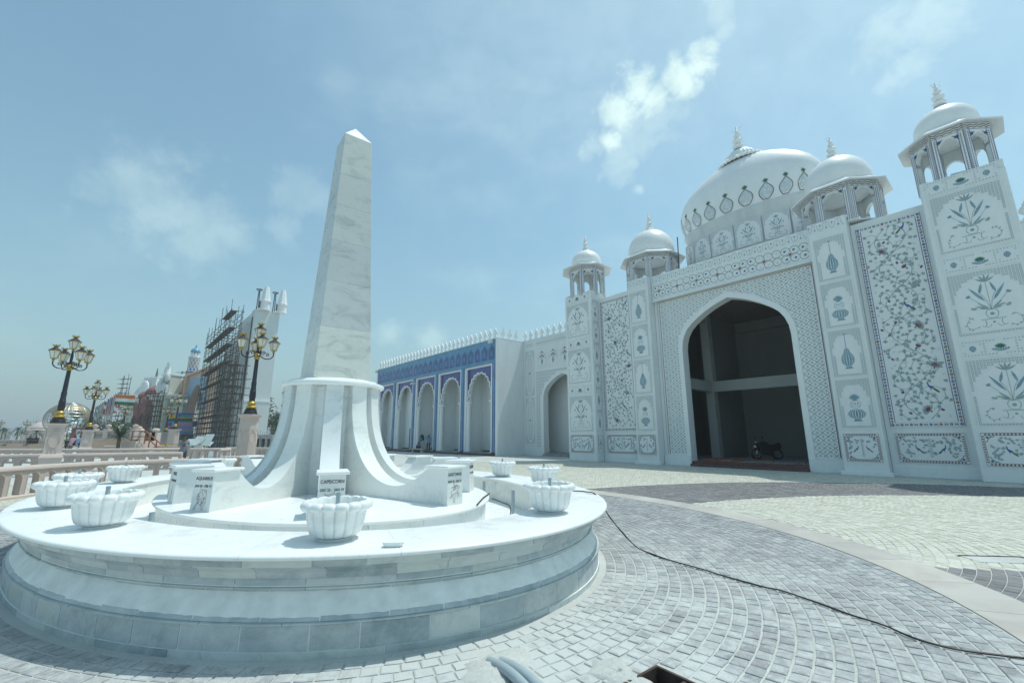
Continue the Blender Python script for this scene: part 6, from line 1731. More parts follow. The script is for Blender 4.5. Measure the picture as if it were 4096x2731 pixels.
# --- peach gateway with dome and minaret
loc,rot,L=frame_at(704,800,84,72)
iw=empty('peach_gateway',loc,rot,label='peach gateway with pointed blue and gold arch, dome and patterned minaret',cat='gateway')
Hg=at(738,1500,84).z*1.0; Hg2=at(835,1470,70).z; Hg=(Hg+Hg2)/2*.98
xc_=L*.62; hw_=L*.29
Ao_=arch_pts(xc_,hw_,Hg*.48,Hg*.84)
o=arch_wall('gate_wall',0,L*1.12,0,Hg,Ao_,0,1.2,'peach_wall',iw)
bx(iw,'side_pier',None,-1.6,-.002,-.3,2.2,0,Hg*.97,'peach_wall'); bx(iw,'side_pier',None,L*.06,L*.20,-.45,-.002,0,Hg*1.01,'peach_wall')
bx(iw,'cornice',None,L*.0,L*1.12,-.5,1.25,Hg+.002,Hg*1.02,'peach_wall')
MB().prism([(L*.26,Hg*.52),(L*.98,Hg*.52),(L*.98,Hg*.96),(L*.26,Hg*.96)],'y',1.6,1.7).build('blue_panel','sky_tile',iw)
fp=arch_wall('blue_spandrel',L*.25,L*.99,Hg*.45,Hg*.955,arch_pts(xc_,hw_*1.02,Hg*.48,Hg*.85),-.06,-.003,'sky_tile',iw,base=Hg*.45)
MB().prism([(xc_-hw_,0.02),(xc_+hw_,0.02),(xc_+hw_,Hg*.5),(xc_+hw_*.5,Hg*.74),(xc_,Hg*.83),(xc_-hw_*.5,Hg*.74),(xc_-hw_,Hg*.5)],'y',1.75,1.9).build('recess_wall','peach_wall',iw)
plain('pale_slab',(.42,.50,.50),.3,var=.15)
plain('gold_tile',(.42,.30,.05),.5,var=.3,scale=.6)
MB().prism([(xc_-hw_*.8,Hg*.44),(xc_+hw_*.9,Hg*.44),(xc_+hw_*.5,Hg*.7),(xc_,Hg*.79),(xc_-hw_*.5,Hg*.7)],'y',1.70,1.745).build('gold_panel','gold_tile',iw); 
MB().lathe([(0,0),(.9,0),(1.2,.1)],16,sx=.7).build('blue_medallion','inlay_blue',iw,loc=(xc_+.6,1.66,Hg*.56),rot=(PI/2,0,0))
bx(iw,'banner',None,xc_-hw_*.6,xc_+hw_*.9,-.3,-.2,Hg*.27,Hg*.335,'inlay_blue')
MB().lathe([(2.6,0),(2.7,.5),(2.55,1.4),(2.1,2.3),(1.3,3.1),(.4,3.6),(0,3.75)],32).build('dome','peach_wall',iw,loc=(L*1.0,5,Hg*.99),smooth=50)
def band_mat():
    m,nt,b=new_mat('minaret_tile'); tc=nt.nodes.new('ShaderNodeTexCoord'); sp=nt.nodes.new('ShaderNodeSeparateXYZ'); nt.links.new(tc.outputs['Object'],sp.inputs[0])
    an=mth(nt,'ARCTAN2',sp.outputs[1],sp.outputs[0]); u_=mth(nt,'MULTIPLY',an,2.2)
    d1=mth(nt,'PINGPONG',mth(nt,'ADD',u_,sp.outputs[2]),.7); d2=mth(nt,'PINGPONG',mth(nt,'SUBTRACT',u_,sp.outputs[2]),.7)
    f=mth(nt,'GREATER_THAN',mth(nt,'MULTIPLY',d1,d2),.12); band=mth(nt,'LESS_THAN',mth(nt,'PINGPONG',sp.outputs[2],2.0),.45)
    c=mixc(nt,f,(.55,.56,.55),(.33,.28,.27)); c=mixc(nt,band,c,mixc(nt,f,(.6,.64,.66),(.06,.13,.45))); nt.links.new(c,b.inputs['Base Color'])
band_mat()
mn=at(773,1470,96); mz=at(785,1432,96).z; mt_=at(790,1382,96).z; lm=inv_=(Matrix.Translation(loc)@Matrix.Rotation(rot,4,'Z')).inverted()@Vector((mn.x,mn.y,0))
MB().lathe([(1.25,0),(1.05,mz-.4),(1.15,mz),(1.15,mz+.1),(.0,mz+.1)],24).build('minaret','minaret_tile',iw,loc=lm,smooth=40)
mk=MB(); mk.lathe([(1.0,mz+.1),(1.0,mz+.4),(0,mz+.4)],16)
for k in range(8): a=k*PI/4; mk.tube([(.72*math.cos(a),.72*math.sin(a),mz+.35),(.72*math.cos(a),.72*math.sin(a),mz+1.25)],.09,6)
mk.build('minaret_lantern','white_trim',iw,loc=lm); MB().lathe([(.9,mz+1.25),(.95,mz+1.4),(.9,mz+1.7),(.6,mz+2.1),(.2,mz+2.35),(.1,mz+2.9),(0,mz+3.1)],20,c=(0,0,0)).build('minaret_cap','sky_tile',iw,loc=lm,smooth=40)
# --- cream palace with mansard roof
loc,rot,L=frame_at(478,560,106,104)
cp_=empty('cream_palace',loc,rot,label='cream palace with steep white mansard roof and round window',cat='palace')
Hb=at(540,1588,104).z
bx(cp_,'wall',None,0,L,0,6,0,Hb,'cream_wall'); bx(cp_,'cornice',None,-.4,L+.3,-.5,6,Hb+.002,Hb+.5,'white_trim'); bx(cp_,'string_course',None,-.1,L,-.15,-.002,Hb*.66,Hb*.70,'white_trim')
for i in range(7): bx(cp_,'bracket',None,L*(i+.5)/7-.15,L*(i+.5)/7+.15,-.4,-.003,Hb-.5,Hb-.003,'white_trim')
Hm=at(560,1508,104).z; xa,xb=L*.18,L*1.2
MB().loft([[(xa,.2,Hb+.5),(xb,.2,Hb+.5),(xb,6,Hb+.5),(xa,6,Hb+.5)],[(xa+.9,1.0,Hb+(Hm-Hb)*.55),(xb-.7,1.0,Hb+(Hm-Hb)*.55),(xb-.7,5,Hb+(Hm-Hb)*.55),(xa+.9,5,Hb+(Hm-Hb)*.55)],[(xa+1.5,1.5,Hm),(xb-1.2,1.5,Hm),(xb-1.2,4.6,Hm),(xa+1.5,4.6,Hm)]]).build('mansard_roof','white_tower',cp_)
rx_=(xa+xb)/2+.2; rf=MB(); rf.tube([(rx_+1.15*math.cos(k*PI/10),.35,Hb+2.3+1.5*math.sin(k*PI/10)) for k in range(20)],.28,6,closed=True); rf.build('round_window_frame','white_trim',cp_,smooth=50)
MB().prism([(rx_+1.1*math.cos(k*PI/10),Hb+2.3+1.45*math.sin(k*PI/10)) for k in range(20)],'y',.3,.5).build('round_window','lamp_glass',cp_)
bx(cp_,'roof_rail',None,xa+1.4,xb-1.1,1.4,4.7,Hm+.002,Hm+.25,'white_trim'); MB().lathe([(.3,0),(.2,.6),(.25,.8),(.05,2.4),(0,2.5)],8).build('flag_spike','leaf_dusty',cp_,loc=(rx_+.2,2.5,Hm+.25))
bx(cp_,'side_wing',None,-2.0,-.002,1,6,0,Hb*.62,'cream_wall')
scaffold('thin scaffolding clinging to the left of the mansard roof',loc+Vector((-1.2,-.5,Hb)) if False else Vector((loc.x-1.0,loc.y-1.0,0)),rot,3.0,Hm*.97,.8,3,14,1,.09,5)
# --- red sandstone fort gate
loc,rot,L=frame_at(520,596,85,83)
rf_=empty('red_fort_gate',loc,rot,label='dark red sandstone fort gate with domed turrets and pointed windows',cat='fort gate')
oc8=lambda r,z,c:[(c[0]+r*math.cos(PI/8+k*PI/4),c[1]+r*math.sin(PI/8+k*PI/4),z) for k in range(8)]
for cx,r,yt in ((L*.24,1.75,1618),(L*.70,2.0,1598)):
    Ht=at(565,yt,84).z; c=(cx,1.0)
    MB().loft([oc8(r,0,c),oc8(r*.97,Ht*.82,c),oc8(r*1.06,Ht*.83,c),oc8(r*1.06,Ht*.86,c),oc8(r,Ht*.87,c),oc8(r,Ht*.9,c)]).build('turret','red_fort',rf_)
    for k in range(8):
        a=PI/8*0+k*PI/4; x,y=c[0]+r*.93*math.cos(a),c[1]+r*.93*math.sin(a)
        MB().lathe([(.62,0),(.66,.5),(.5,1.0),(.2,1.3),(0,1.4)],10,sy=.35).build('turret_merlon','red_fort',rf_,loc=(x,y,Ht*.9),rot=a+PI/2,smooth=50)
    for k in (5,6,7):
        a=k*PI/4
        for zf in (.12,.46):
            x,y=c[0]+r*.91*math.cos(a),c[1]+r*.91*math.sin(a); q=[(-.42,0),(.42,0),(.42,1.2),(.25,1.65),(0,1.95),(-.25,1.65),(-.42,1.2)]
            o=MB().prism(q,'y',-.06,.1).build('turret_window','dark_gap',rf_,loc=(x,y,Ht*zf),rot=a+PI/2)
            MB().tube([(x_*1.25,-.05,z_*1.08) for x_,z_ in q],.09,5,closed=True).build('window_surround','red_fort',o)
bx(rf_,'gate_wall',None,0,L,1.2,2.2,0,at(565,1640,84).z,'red_fort')
for px_,py_,r in ((588,1592,1.35),(616,1575,1.25),(616,1548,.0)):
    if r==0: continue
    p=at(px_,py_,86); q=(Matrix.Translation(loc)@Matrix.Rotation(rot,4,'Z')).inverted()@Vector((p.x,p.y,0))
    kk=MB()
    for k in range(8): a=k*PI/4; kk.tube([(q.x+r*.8*math.cos(a),q.y+r*.8*math.sin(a),p.z-1.6),(q.x+r*.8*math.cos(a),q.y+r*.8*math.sin(a),p.z)],.12,5)
    kk.lathe([(r*1.15,p.z-.1),(r*1.15,p.z),(r,p.z+.05),(r*1.05,p.z+.5),(r*.8,p.z+1.0),(r*.3,p.z+1.35),(.1,p.z+1.6),(0,p.z+1.9)],20,c=(q.x,q.y,0)); kk.lathe([(r*1.0,p.z-2.2),(r*1.1,p.z-1.6),(0,p.z-1.6)],8,c=(q.x,q.y,0))
    kk.build('dome_kiosk','red_fort',rf_,smooth=40)
# --- cream statue gate
loc,rot,L=frame_at(594,706,81,79)
sg=empty('statue_gate',loc,rot,label='pale cream classical gate topped by a white statue group',cat='gate')
Hs=at(640,1590,80).z
bx(sg,'gate_wall',None,0,L,.3,2.5,0,Hs*.97,'cream_wall'); bx(sg,'entablature',None,-.6,L*.95,-.6,2.6,Hs*.97+.002,Hs*1.03,'cream_wall'); bx(sg,'cornice',None,-.9,L*.97,-.9,2.7,Hs*1.03+.002,Hs*1.06,'white_trim')
for f_ in (.08,.42): 
    MB().lathe([(.85,0),(.85,.5),(.7,.6),(.66,Hs*.85),(.8,Hs*.88),(.75,Hs*.9),(1.0,Hs*.965)],16).build('giant_column','cream_wall',sg,loc=(L*f_+.6,-.1,0),smooth=40)
bx(sg,'attic_block',None,L*.16,L*.46,0,2.0,Hs*1.06+.002,Hs*1.06+3.6,'cream_wall'); bx(sg,'attic_cap',None,L*.14,L*.48,-.2,2.2,Hs*1.06+3.61,Hs*1.06+3.9,'white_trim')
stt=MB(); rr=random.Random(4)
for k in range(9):
    bxk=L*.10+rr.uniform(0,2.4); zz=Hs*1.06+rr.uniform(.2,3.0); stt.tube([(bxk,-.3,zz),(bxk+rr.uniform(-.5,.5),-.4,zz+.8),(bxk+rr.uniform(-.6,.6),-.3,zz+1.4)],[.35,.42,.22],7)
stt.tube([(L*.22,.4,Hs*1.06+3.9),(L*.23,.3,Hs*1.06+5.0),(L*.235,.3,Hs*1.06+5.6),(L*.235,.3,Hs*1.06+6.0)],[.55,.45,.18,.26],8); stt.tube([(L*.23,.3,Hs*1.06+5.3),(L*.28,.2,Hs*1.06+5.0),(L*.31,.1,Hs*1.06+5.9)],[.2,.14,.08],6)
stt.build('statue_group','white_tower',sg,smooth=60)
scaffold('dark scaffolding tower beside the red fort gate',Vector((at(594,1745,77).x,at(594,1745,77).y,0)),R(-15),2.1,8.6,1.2,4,10,2,.08,6)
scaffold('tall thin scaffold poles behind the statue gate',Vector((at(690,1745,86).x,at(690,1745,86).y,0)),R(-15),3.2,14.0,1.0,3,7,1,.09,16)
# --- colourful temple tower
loc,rot,L=frame_at(645,695,74,71)
tp_=empty('temple_tower',loc,rot,label='brightly painted temple tower with blue and multicoloured tiers',cat='temple')
cols=['flag_sky','flag_yellow','inlay_blue','flag_green','flag_red','shirt_pink','flag_sky']; rr=random.Random(2); z=0; Ht=at(700,1650,71).z; nT=8
for k in range(nT):
    z0=Ht*k/nT; z1=Ht*(k+1)/nT; inset=.10*k
    bx(tp_,'tier',None,inset,L-inset,inset,3-inset,z0+.001,z1-.12,['shirt_blue','shirt_pink','inlay_green','flag_sky'][k%4]); bx(tp_,'tier_cornice',None,inset-.2,L-inset+.2,inset-.2,3,z1-.119,z1,cols[(k+2)%7])
    for j in range(6):
        x=inset+(L-2*inset)*(j+.5)/6; m=MB(); m.tube([(x,inset-.15,z0),(x,inset-.2,z0+(z1-z0)*.5),(x,inset-.15,z0+(z1-z0)*.85)],[.16,.2,.1],6); m.build('figure',cols[rr.randrange(7)],tp_)
# --- globe
gp=at(274,1678,78); Rg=3.15
gl=empty('wire_globe',(gp.x,gp.y,0),0,label='large steel lattice globe with golden continents at left',cat='globe')
hoop=MB().tube([(Rg*math.cos(k*PI/18),0,Rg*.93*math.sin(k*PI/18)) for k in range(36)],.038,5,closed=True).mesh('meridian','steel_pole',50)
for k in range(18): link('meridian',hoop,gl,loc=(0,0,gp.z),rot=PI*k/18)
for k in range(1,16):
    a=-PI/2+PI*k/16; r=Rg*math.cos(a); MB().tube([(r*math.cos(t*PI/20),r*math.sin(t*PI/20),Rg*.93*math.sin(a)) for t in range(40)],.038,5,closed=True).build('parallel','steel_pole',gl,loc=(0,0,gp.z),smooth=50)
rr=random.Random(12)
for ci,(lo,la,n_) in enumerate(((-95,35,46),(-60,-15,34),(-130,10,22),(-20,45,50),(10,0,34),(60,40,40),(110,30,40),(160,0,30),(-75,60,18))):
    m=MB(); la0,lo0=R(la),R(lo); NR=22; ph1,ph2,ph3=[rr.random()*6 for _ in range(3)]; v=[]
    def on_g(a,b_,e=1.006): return (Rg*e*math.cos(a)*math.cos(b_),Rg*e*math.cos(a)*math.sin(b_),Rg*.93*e*math.sin(a))
    v.append(on_g(la0,lo0))
    for q in (.35,.7,1.0):
        for k in range(NR):
            t=2*PI*k/NR; rad=n_*.0085*(1+.35*math.sin(2*t+ph1)+.25*math.sin(3*t+ph2)+.18*math.sin(7*t+ph3)+.12*rr.uniform(-1,1)*(q==1.0))*q
            v.append(on_g(la0+rad*math.sin(t),lo0+rad*math.cos(t)*1.25))
    nv=len(v); v+=[tuple(c*.985 for c in p) for p in v[-NR:]]
    f_=[(0,1+k,1+(k+1)%NR) for k in range(NR)]
    for q in range(2): f_+=[(1+q*NR+k,1+(q+1)*NR+k,1+(q+1)*NR+(k+1)%NR,1+q*NR+(k+1)%NR) for k in range(NR)]
    f_+=[(1+2*NR+k,nv+k,nv+(k+1)%NR,1+2*NR+(k+1)%NR) for k in range(NR)]
    m.add(v,f_)
    m.build('continent','globe_gold',gl,loc=(0,0,gp.z))
zb=gp.z-Rg*.93
for k in range(10): a=2*PI*k/10; MB().tube([(1.2*math.cos(a),1.2*math.sin(a),zb+.6),(1.9*math.cos(a),1.9*math.sin(a),0)],.08,5).build('stand_leg','rust',gl)
bp=at(265,1690,70); bq=at(315,1670,70); 
MB().loft([[tuple(Vector((bp.x,bp.y,bp.z))),tuple(at(300,1688,70)),tuple(bq),tuple(at(285,1680,70))],[tuple(Vector((bp.x,bp.y+.04,bp.z+.02))),tuple(at(300,1688,70)+Vector((0,.04,.02))),tuple(bq+Vector((0,.04,.02))),tuple(at(285,1680,70)+Vector((0,.04,.02)))]]).build('awning_sheet','teal_sheet',label='green tarpaulin sheet stretched before the wire globe',cat='tarpaulin')
for x in (269,313): p=at(x,1690 if x==269 else 1672,70); MB().tube([(p.x,p.y,0),p],.05,5).build('awning_pole','rust',label='thin pole holding the %s end of the green tarpaulin'%('lower' if x==269 else 'upper'),cat='pole')
gt=empty('gate_frame',(0,0,0),label='dark red timber gate frame standing below the globe',cat='gate frame')
for x in (296,334): p=at(x,1712,55); MB().box(-.12,.12,-.12,.12,0,p.z).build('post','red_fort',gt,loc=(p.x,p.y,0))
a=at(296,1712,55); b=at(334,1712,55)
for z in (a.z,a.z-1.4): MB().bar((a.x,a.y,z),(b.x,b.y,z),.16).build('crossbar','red_fort',gt)
# --- flags
fl=[(464,1573,('saffron','white','green'),'tricolour','orange, white and green flag on the nearest and tallest pole'),(457,1579,('navy','red','white'),'cross','flag with crossed red and white bars behind the orange, white and green one'),(448,1584,('red','navy','red'),'two','crimson and navy flag third along the row'),(441,1589,('navy','navy','red'),'two','dark blue flag with red corner fourth along the row'),(433,1593,('navy','red','navy'),'cross','blue flag with red cross fifth along the row'),
    (419,1601,('green','white','red'),'tricolour','green, white and red flag in the middle of the row'),(413,1605,('yellow','red','black'),'two','yellow and dark flag after the green, white and red one'),(409,1609,('red','red','yellow'),'two','red flag with yellow band in the far half of the row'),(403,1612,('saffron','white','saffron'),'two','pale orange flag in the far half of the row'),(397,1617,('green','green','green'),'two','dark green flag near the far end of the row'),(390,1621,('green','white','green'),'two','green and white flag next to the blue one'),(384,1624,('navy','navy','navy'),'two','plain blue flag at the far end of the row')]
for i,(x,y,cs,kind,lab) in enumerate(fl):
    Yd=62+i*3.2; p=at(x,y,Yd); e=empty('flag_pole',(p.x,p.y,0),R(rr.uniform(-12,12)),label=lab,cat='flag',group='row of national flags')
    MB().lathe([(.10,0),(.07,p.z*.9),(.055,p.z),(.09,p.z+.05),(.0,p.z+.16)],10).build('pole','steel_pole',e,smooth=50)
    W_f=2.35 if i==0 else 1.9; H_f=1.45 if i==0 else 1.9; nx=10; drop=.12 if i==0 else .55
    for b_ in range(3):
        m=MB(); v=[]
        for j in range(nx+1):
            t=j/nx; xx=W_f*t*(1 if i==0 else .55); yy=.16*math.sin(t*7+b_*.3)*(.3+t)
            for k in range(2):
                z=p.z-.15-H_f*(b_+k)/3-drop*t; v+=[(xx+.06,yy,z),(xx+.06,yy+.01,z)]
        f_=[]
        for j in range(nx):
            q=j*4; f_+=[(q,q+4,q+6,q+2),(q+1,q+3,q+7,q+5),(q,q+1,q+5,q+4),(q+2,q+6,q+7,q+3)]
        f_+=[(0,2,3,1),(nx*4,nx*4+1,nx*4+3,nx*4+2)]
        m.add(v,f_).build('flag_band','flag_'+cs[b_],e,smooth=60)
    if kind=='cross':
        for aa in (.6,-.6): MB().bar((.6,-.22,p.z-.15-H_f/2-.25-.6*math.tan(aa)*1),(1.1,-.22,p.z-.15-H_f/2-.25+.4*math.tan(aa)),.1,.02).build('flag_cross','flag_white',e)
# --- tent
p=at(452,1712,80); q=at(449,1680,80)
tn=empty('white_tent',(p.x,p.y,0),0,label='white peaked tent roof behind the flag poles',cat='tent')
MB().loft([[(-2,-2,p.z),(2,-2,p.z),(2,2,p.z),(-2,2,p.z)],[(-.8,-.8,p.z+.7),(.8,-.8,p.z+.7),(.8,.8,p.z+.7),(-.8,.8,p.z+.7)],[(-.05,-.05,q.z),(.05,-.05,q.z),(.05,.05,q.z),(-.05,.05,q.z)]]).build('canopy','tent_white',tn)
for sx in (-1.9,1.9):
    for sy in (-1.9,1.9): MB().tube([(sx,sy,0),(sx,sy,p.z)],.06,6).build('tent_pole','steel_pole',tn)
# --- pavilion with domes at far left
for (x,y,Yd,r,lab) in ((161,1742,112,2.3,'pale stone pavilion with broad dome at far left'),(133,1744,122,1.7,'smaller pale domed pavilion beside the broad one'),(362,1705,100,1.5,'pale domed stone turret behind the middle lamp')):
    p=at(x,y,Yd); e=empty('domed_pavilion',(p.x,p.y,0),.4,label=lab,cat='pavilion',group='far domed pavilions'); zt=at(x,y-22 if Yd!=100 else 1660,Yd).z
    for k in range(8): a=k*PI/4; MB().lathe([(.3,0),(.22,.3),(.2,zt-.8),(.32,zt)],8).build('column','pink_stone_light',e,loc=(r*.85*math.cos(a),r*.85*math.sin(a),0),smooth=40)
    rg=MB(); rg.lathe([(r*.7,zt-1.0),(r*.98,zt-.9),(r*.98,zt),(r*1.25,zt-.1),(r*1.25,zt+.05),(r,zt+.25),(0,zt+.25)],8); rg.build('eave','pink_stone_light',e)
    MB().lathe([(r*.9,zt+.25),(r*.97,zt+.6),(r*.9,zt+r*.4),(r*.6,zt+r*.72),(r*.2,zt+r*.88),(.15,zt+r*.95),(.2,zt+r*1.05),(.05,zt+r*1.2),(0,zt+r*1.35)],24).build('dome','pink_stone_light',e,smooth=50)
    MB().lathe([(r*.8,0),(r*.8,zt*.4),(0,zt*.4)],8).build('plinth','pink_stone',e)
# --- distant town
rr=random.Random(21)
for i,(x0,x1,yt,Yd,lab) in enumerate(((-60,18,1728,330,'pale distant block cut by the left edge'),(20,42,1735,320,'narrow pale distant tower block near the left edge'),(42,92,1741,340,'long pale distant block with rows of windows'),(92,130,1746,360,'lowest pale distant block behind the far palms'),(195,260,1744,300,'pale distant block between pavilion and globe'))):
    a=at(x0,1745,Yd); b=at(x1,1745,Yd); z=max(3,at(x0,yt,Yd).z); wd=b.x-a.x
    e=empty('distant_building',(a.x,Yd,0),0,label=lab,cat='building',group='distant town blocks'); MB().box(0,wd,0,10,0,z).build('wall','far_wall',e); MB().box(-.3,wd+.3,-.3,10,z+.01,z+.5).build('roof','far_wall',e)
    nx=max(2,int(wd/3.2)); nz=max(1,int(z/3)); wm=MB().box(-.8,.8,-.12,.05,0,1.5).mesh('window','far_window',None)
    for ix in range(nx):
        for iz in range(nz): link('window',wm,e,loc=(wd*(ix+.5)/nx,0,1+iz*3))
# --- concrete frame, marble slabs, yellow trestle
p0=at(1012,1790,40); 
cf=empty('concrete_frame',(p0.x,p0.y,0),R(-8),label='unfinished grey concrete frame with bristling rods right of the octagonal pedestal',cat='concrete frame')
zt=at(1045,1738,40).z
bx(cf,'beam',None,-.2,1.75,0,.6,zt-.35,zt,'concrete')
for x in (0,.55,1.1,1.6): bx(cf,'column',None,x-.1,x+.12,.1,.5,0,zt-.352,'concrete')
for k in range(9): x=-.1+k*.21; MB().tube([(x,.3,zt),(x+rr.uniform(-.05,.05),.3,zt+rr.uniform(.15,.5))],.012,4).build('rebar','rust',cf)
bx(cf,'dark_back',None,-.15,1.7,.62,.7,0,zt-.36,'scaffold_steel')
for k,(x,y,x2,y2,wd) in enumerate(((772,1782,803,1746,.5),(780,1784,808,1752,.5),(818,1784,842,1738,.6),(830,1785,846,1768,.3),(762,1783,772,1757,.7))):
    a=at(x,y,36+k*.4); b=at(x2,y2,36.6+k*.4); a.z=max(.0,a.z)
    m=MB(); d=Vector((wd,.15,0)); th=Vector((.03,-.03,.05)); q=[a-d/2,a+d/2,b+d/2,b-d/2]; m.loft([[tuple(p) for p in q],[tuple(p+th) for p in q]]).build('marble_sheet','door_glass' if False else 'pale_slab' if 'pale_slab' in MATS else 'marble_fin',label=['leaning pale slab behind the man, leftmost of the tall ones','second leaning pale slab behind the man','tallest pale slab leaning right of the man','short broken slab at the foot of the tallest one','broad slab leaning low, just right of the man'][k],cat='marble slab',group='marble slabs stacked before the scaffolding')
p=at(795,1778,35.5); MB().lathe([(0,0),(.5,.0),(.5,.12),(0,.12)],20).build('stone_disc','pink_stone_light',loc=(p.x,p.y,.45),rot=(PI/2,0,.2),smooth=30,label='round pink carved stone standing on edge behind the man',cat='carved stone')
p=at(885,1775,36); MB().box(-.85,.85,-.2,.2,0,.75).box(-.75,.75,-.22,.22,.12,.6).build('carved_block','marble_white',loc=(p.x,p.y,.0),label='low white carved block before the scaffolding foot',cat='carved block')
p=at(705,1780,38); yt=empty('yellow_trestle',(p.x,p.y,0),.2,label='yellow steel trestle near the lamp pedestals',cat='trestle')
for x in (-.8,.8): MB().bar((x,-.25,0),(x,.0,1.0),.07).build('leg','yellow_paint',yt); MB().bar((x,.25,0),(x,.0,1.0),.07).build('leg','yellow_paint',yt)
MB().bar((-1.1,0,1.0),(1.1,0,1.0),.1).build('beam','yellow_paint',yt); MB().bar((-.8,0,.4),(.8,0,.4),.06).build('tie','yellow_paint',yt)
# ---------------------------------------------------------------- trees
def tree(label,loc,H,rc,zc,hc,n,mat,seed,leaf=.3,group=None,name='tree'):
    rr=random.Random(seed); e=empty(name,loc,0,label=label,cat='tree',group=group); m=MB()
    m.tube([(0,0,-.1),(.05*H*.1,0,zc*.5),(0,.03*H*.1,zc)],[.035*H*.6,.025*H*.6,.015*H*.6],8)
    lobes=[]
    for k in range(14):
        a=rr.random()*6.28; q=rr.random()**.6; c=Vector((rc*q*math.cos(a),rc*q*math.sin(a),zc+hc*(rr.random()-.35)*.9)); lobes.append((c,rc*rr.uniform(.30,.55)))
        m.tube([(0,0,zc*.6),(c.x*.5,c.y*.5,(zc*.6+c.z)/2),tuple(c)],[.012*H*.5,.008*H*.5,.003*H],5)
    m.build('trunk','bark',e,smooth=50); m=MB(); 
    for k in range(n):
        c,r=lobes[rr.randrange(len(lobes))]; d=Vector((rr.gauss(0,1),rr.gauss(0,1),rr.gauss(0,.8))).normalized()*r*rr.random()**.35; p=c+d; s=leaf*rr.uniform(.6,1.3)
        t1=Vector((rr.gauss(0,1),rr.gauss(0,1),rr.gauss(0,.6))).normalized(); t2=t1.cross(Vector((rr.gauss(0,1),rr.gauss(0,1),rr.gauss(0,1)))).normalized()
        m.add([p-t1*s*.5,p+t2*s*.35,p+t1*s*.5,p-t2*s*.35],[(0,1,2,3)],rr.random()<.35)
    m.build('crown',[mat,'leaf_dark'],e,fix=False)
for i,(x,yt,yb,Yd,rc,mat,lab) in enumerate(((1135,1600,1745,85,4.2,'leaf_green','dense dark green tree between white tower and obelisk'),(1095,1655,1750,74,2.0,'leaf_green','lower bright green tree right of the white tower foot'),(165,1697,1745,170,6.5,'leaf_dark','broad dark tree behind the broad domed pavilion'),(425,1680,1735,66,2.2,'leaf_dusty','dusty leafless-looking tree at the foot of the flag poles'),(473,1688,1735,62,1.6,'leaf_dusty','small dusty tree left of the spiky yucca'),(395,1690,1740,75,2.2,'leaf_dusty','dusty shrub tree left of the flag poles'))):
    p=at(x,yb,Yd); z=at(x,yt,Yd).z; hc=(z)*.62; tree(lab,(p.x,p.y,0),z,rc,z*.60,hc,1500 if i<2 else 900,mat,30+i,leaf=.45 if i in (0,2) else .3)
def palm(label,loc,H,n,L,mat,seed,trunk=.12,up=.6,name='palm_tree'):
    rr=random.Random(seed); e=empty(name,loc,0,label=label,cat='palm'); MB().tube([(0,0,0),(.04*H,0,H*.5),(.02*H,0,H)],[trunk,trunk*.8,trunk*.7],8).build('trunk','bark',e,smooth=50); m=MB()
    for k in range(n):
        a=rr.random()*6.28; el_=rr.uniform(-.35,1.25); d=Vector((math.cos(a)*math.cos(el_),math.sin(a)*math.cos(el_),math.sin(el_))); l=L*rr.uniform(.8,1.1); sd=d.cross(Vector((0,0,1))).normalized(); v=[]
        for j in range(5):
            t=j/4; p=Vector((.02*H,0,H))+d*l*t+Vector((0,0,-up*l*t*t)); w_=.05*L*(1-t)**.6+.004; v+=[p-sd*w_,p+sd*w_]
        m.add(v,[(2*j,2*j+1,2*j+3,2*j+2) for j in range(4)],rr.random()<.3)
    m.build('fronds',[mat,'leaf_dusty'],e,fix=False)
p=at(470,1778,37); palm('spiky green yucca with stiff blades before the terrace',(p.x,p.y,.0),1.75,150,1.25,'leaf_yucca',5,.16,.10,'yucca_plant')
p=at(268,1760,50); palm('bushy fan plant below the wire globe',(p.x,p.y,0),.9,70,1.3,'leaf_yucca',6,.1,.4,'fan_plant')
for i,(x,y,Yd,lab) in enumerate(((10,1718,105,'windblown palm at the left edge'),(24,1722,118,'second windblown palm from the left edge'),(72,1718,100,'windblown palm left of the far lamps'),(86,1732,125,'small palm just left of the pale pavilion'),(146,1728,100,'palm before the smaller domed pavilion'))):
    p=at(x,y,Yd); palm(lab,(p.x,p.y,0),p.z,34,2.2,'leaf_dark',40+i,.14,.7)
# ---------------------------------------------------------------- motorbike and hose in the portal
mbp=PL(-10.25,28.0,.262)
bk=empty('motorbike',mbp,FROT+R(-128),label='black motorbike parked inside the tall portal',cat='motorbike')
def wheel(x):
    o=MB().tube([(x+.27*math.cos(k*PI/12),0,.31+.27*math.sin(k*PI/12)) for k in range(24)],.06,8,closed=True).build('wheel','rubber_black',bk,smooth=50)
    MB().tube([(x+.22*math.cos(k*PI/12),0,.31+.22*math.sin(k*PI/12)) for k in range(24)],.015,6,closed=True).build('rim','steel_pole',o,smooth=50)
wheel(-.62); wheel(.62)
MB().loft([[(x,y*w_,z+dz) for y,dz in ((-1,0),(-.7,.1),(.7,.1),(1,0),(.6,-.1),(-.6,-.1))] for x,w_,z in ((.42,.06,.85),(.3,.14,.90),(.05,.15,.88),(-.12,.10,.80))]).build('tank','sign_black',bk,smooth=50)
MB().loft([[(x,y*w_,z+dz) for y,dz in ((-1,0),(-.7,.05),(.7,.05),(1,0),(.6,-.06),(-.6,-.06))] for x,w_,z in ((-.08,.10,.80),(-.3,.13,.79),(-.6,.11,.84),(-.78,.06,.90))]).build('seat','rubber_black',bk,smooth=50)
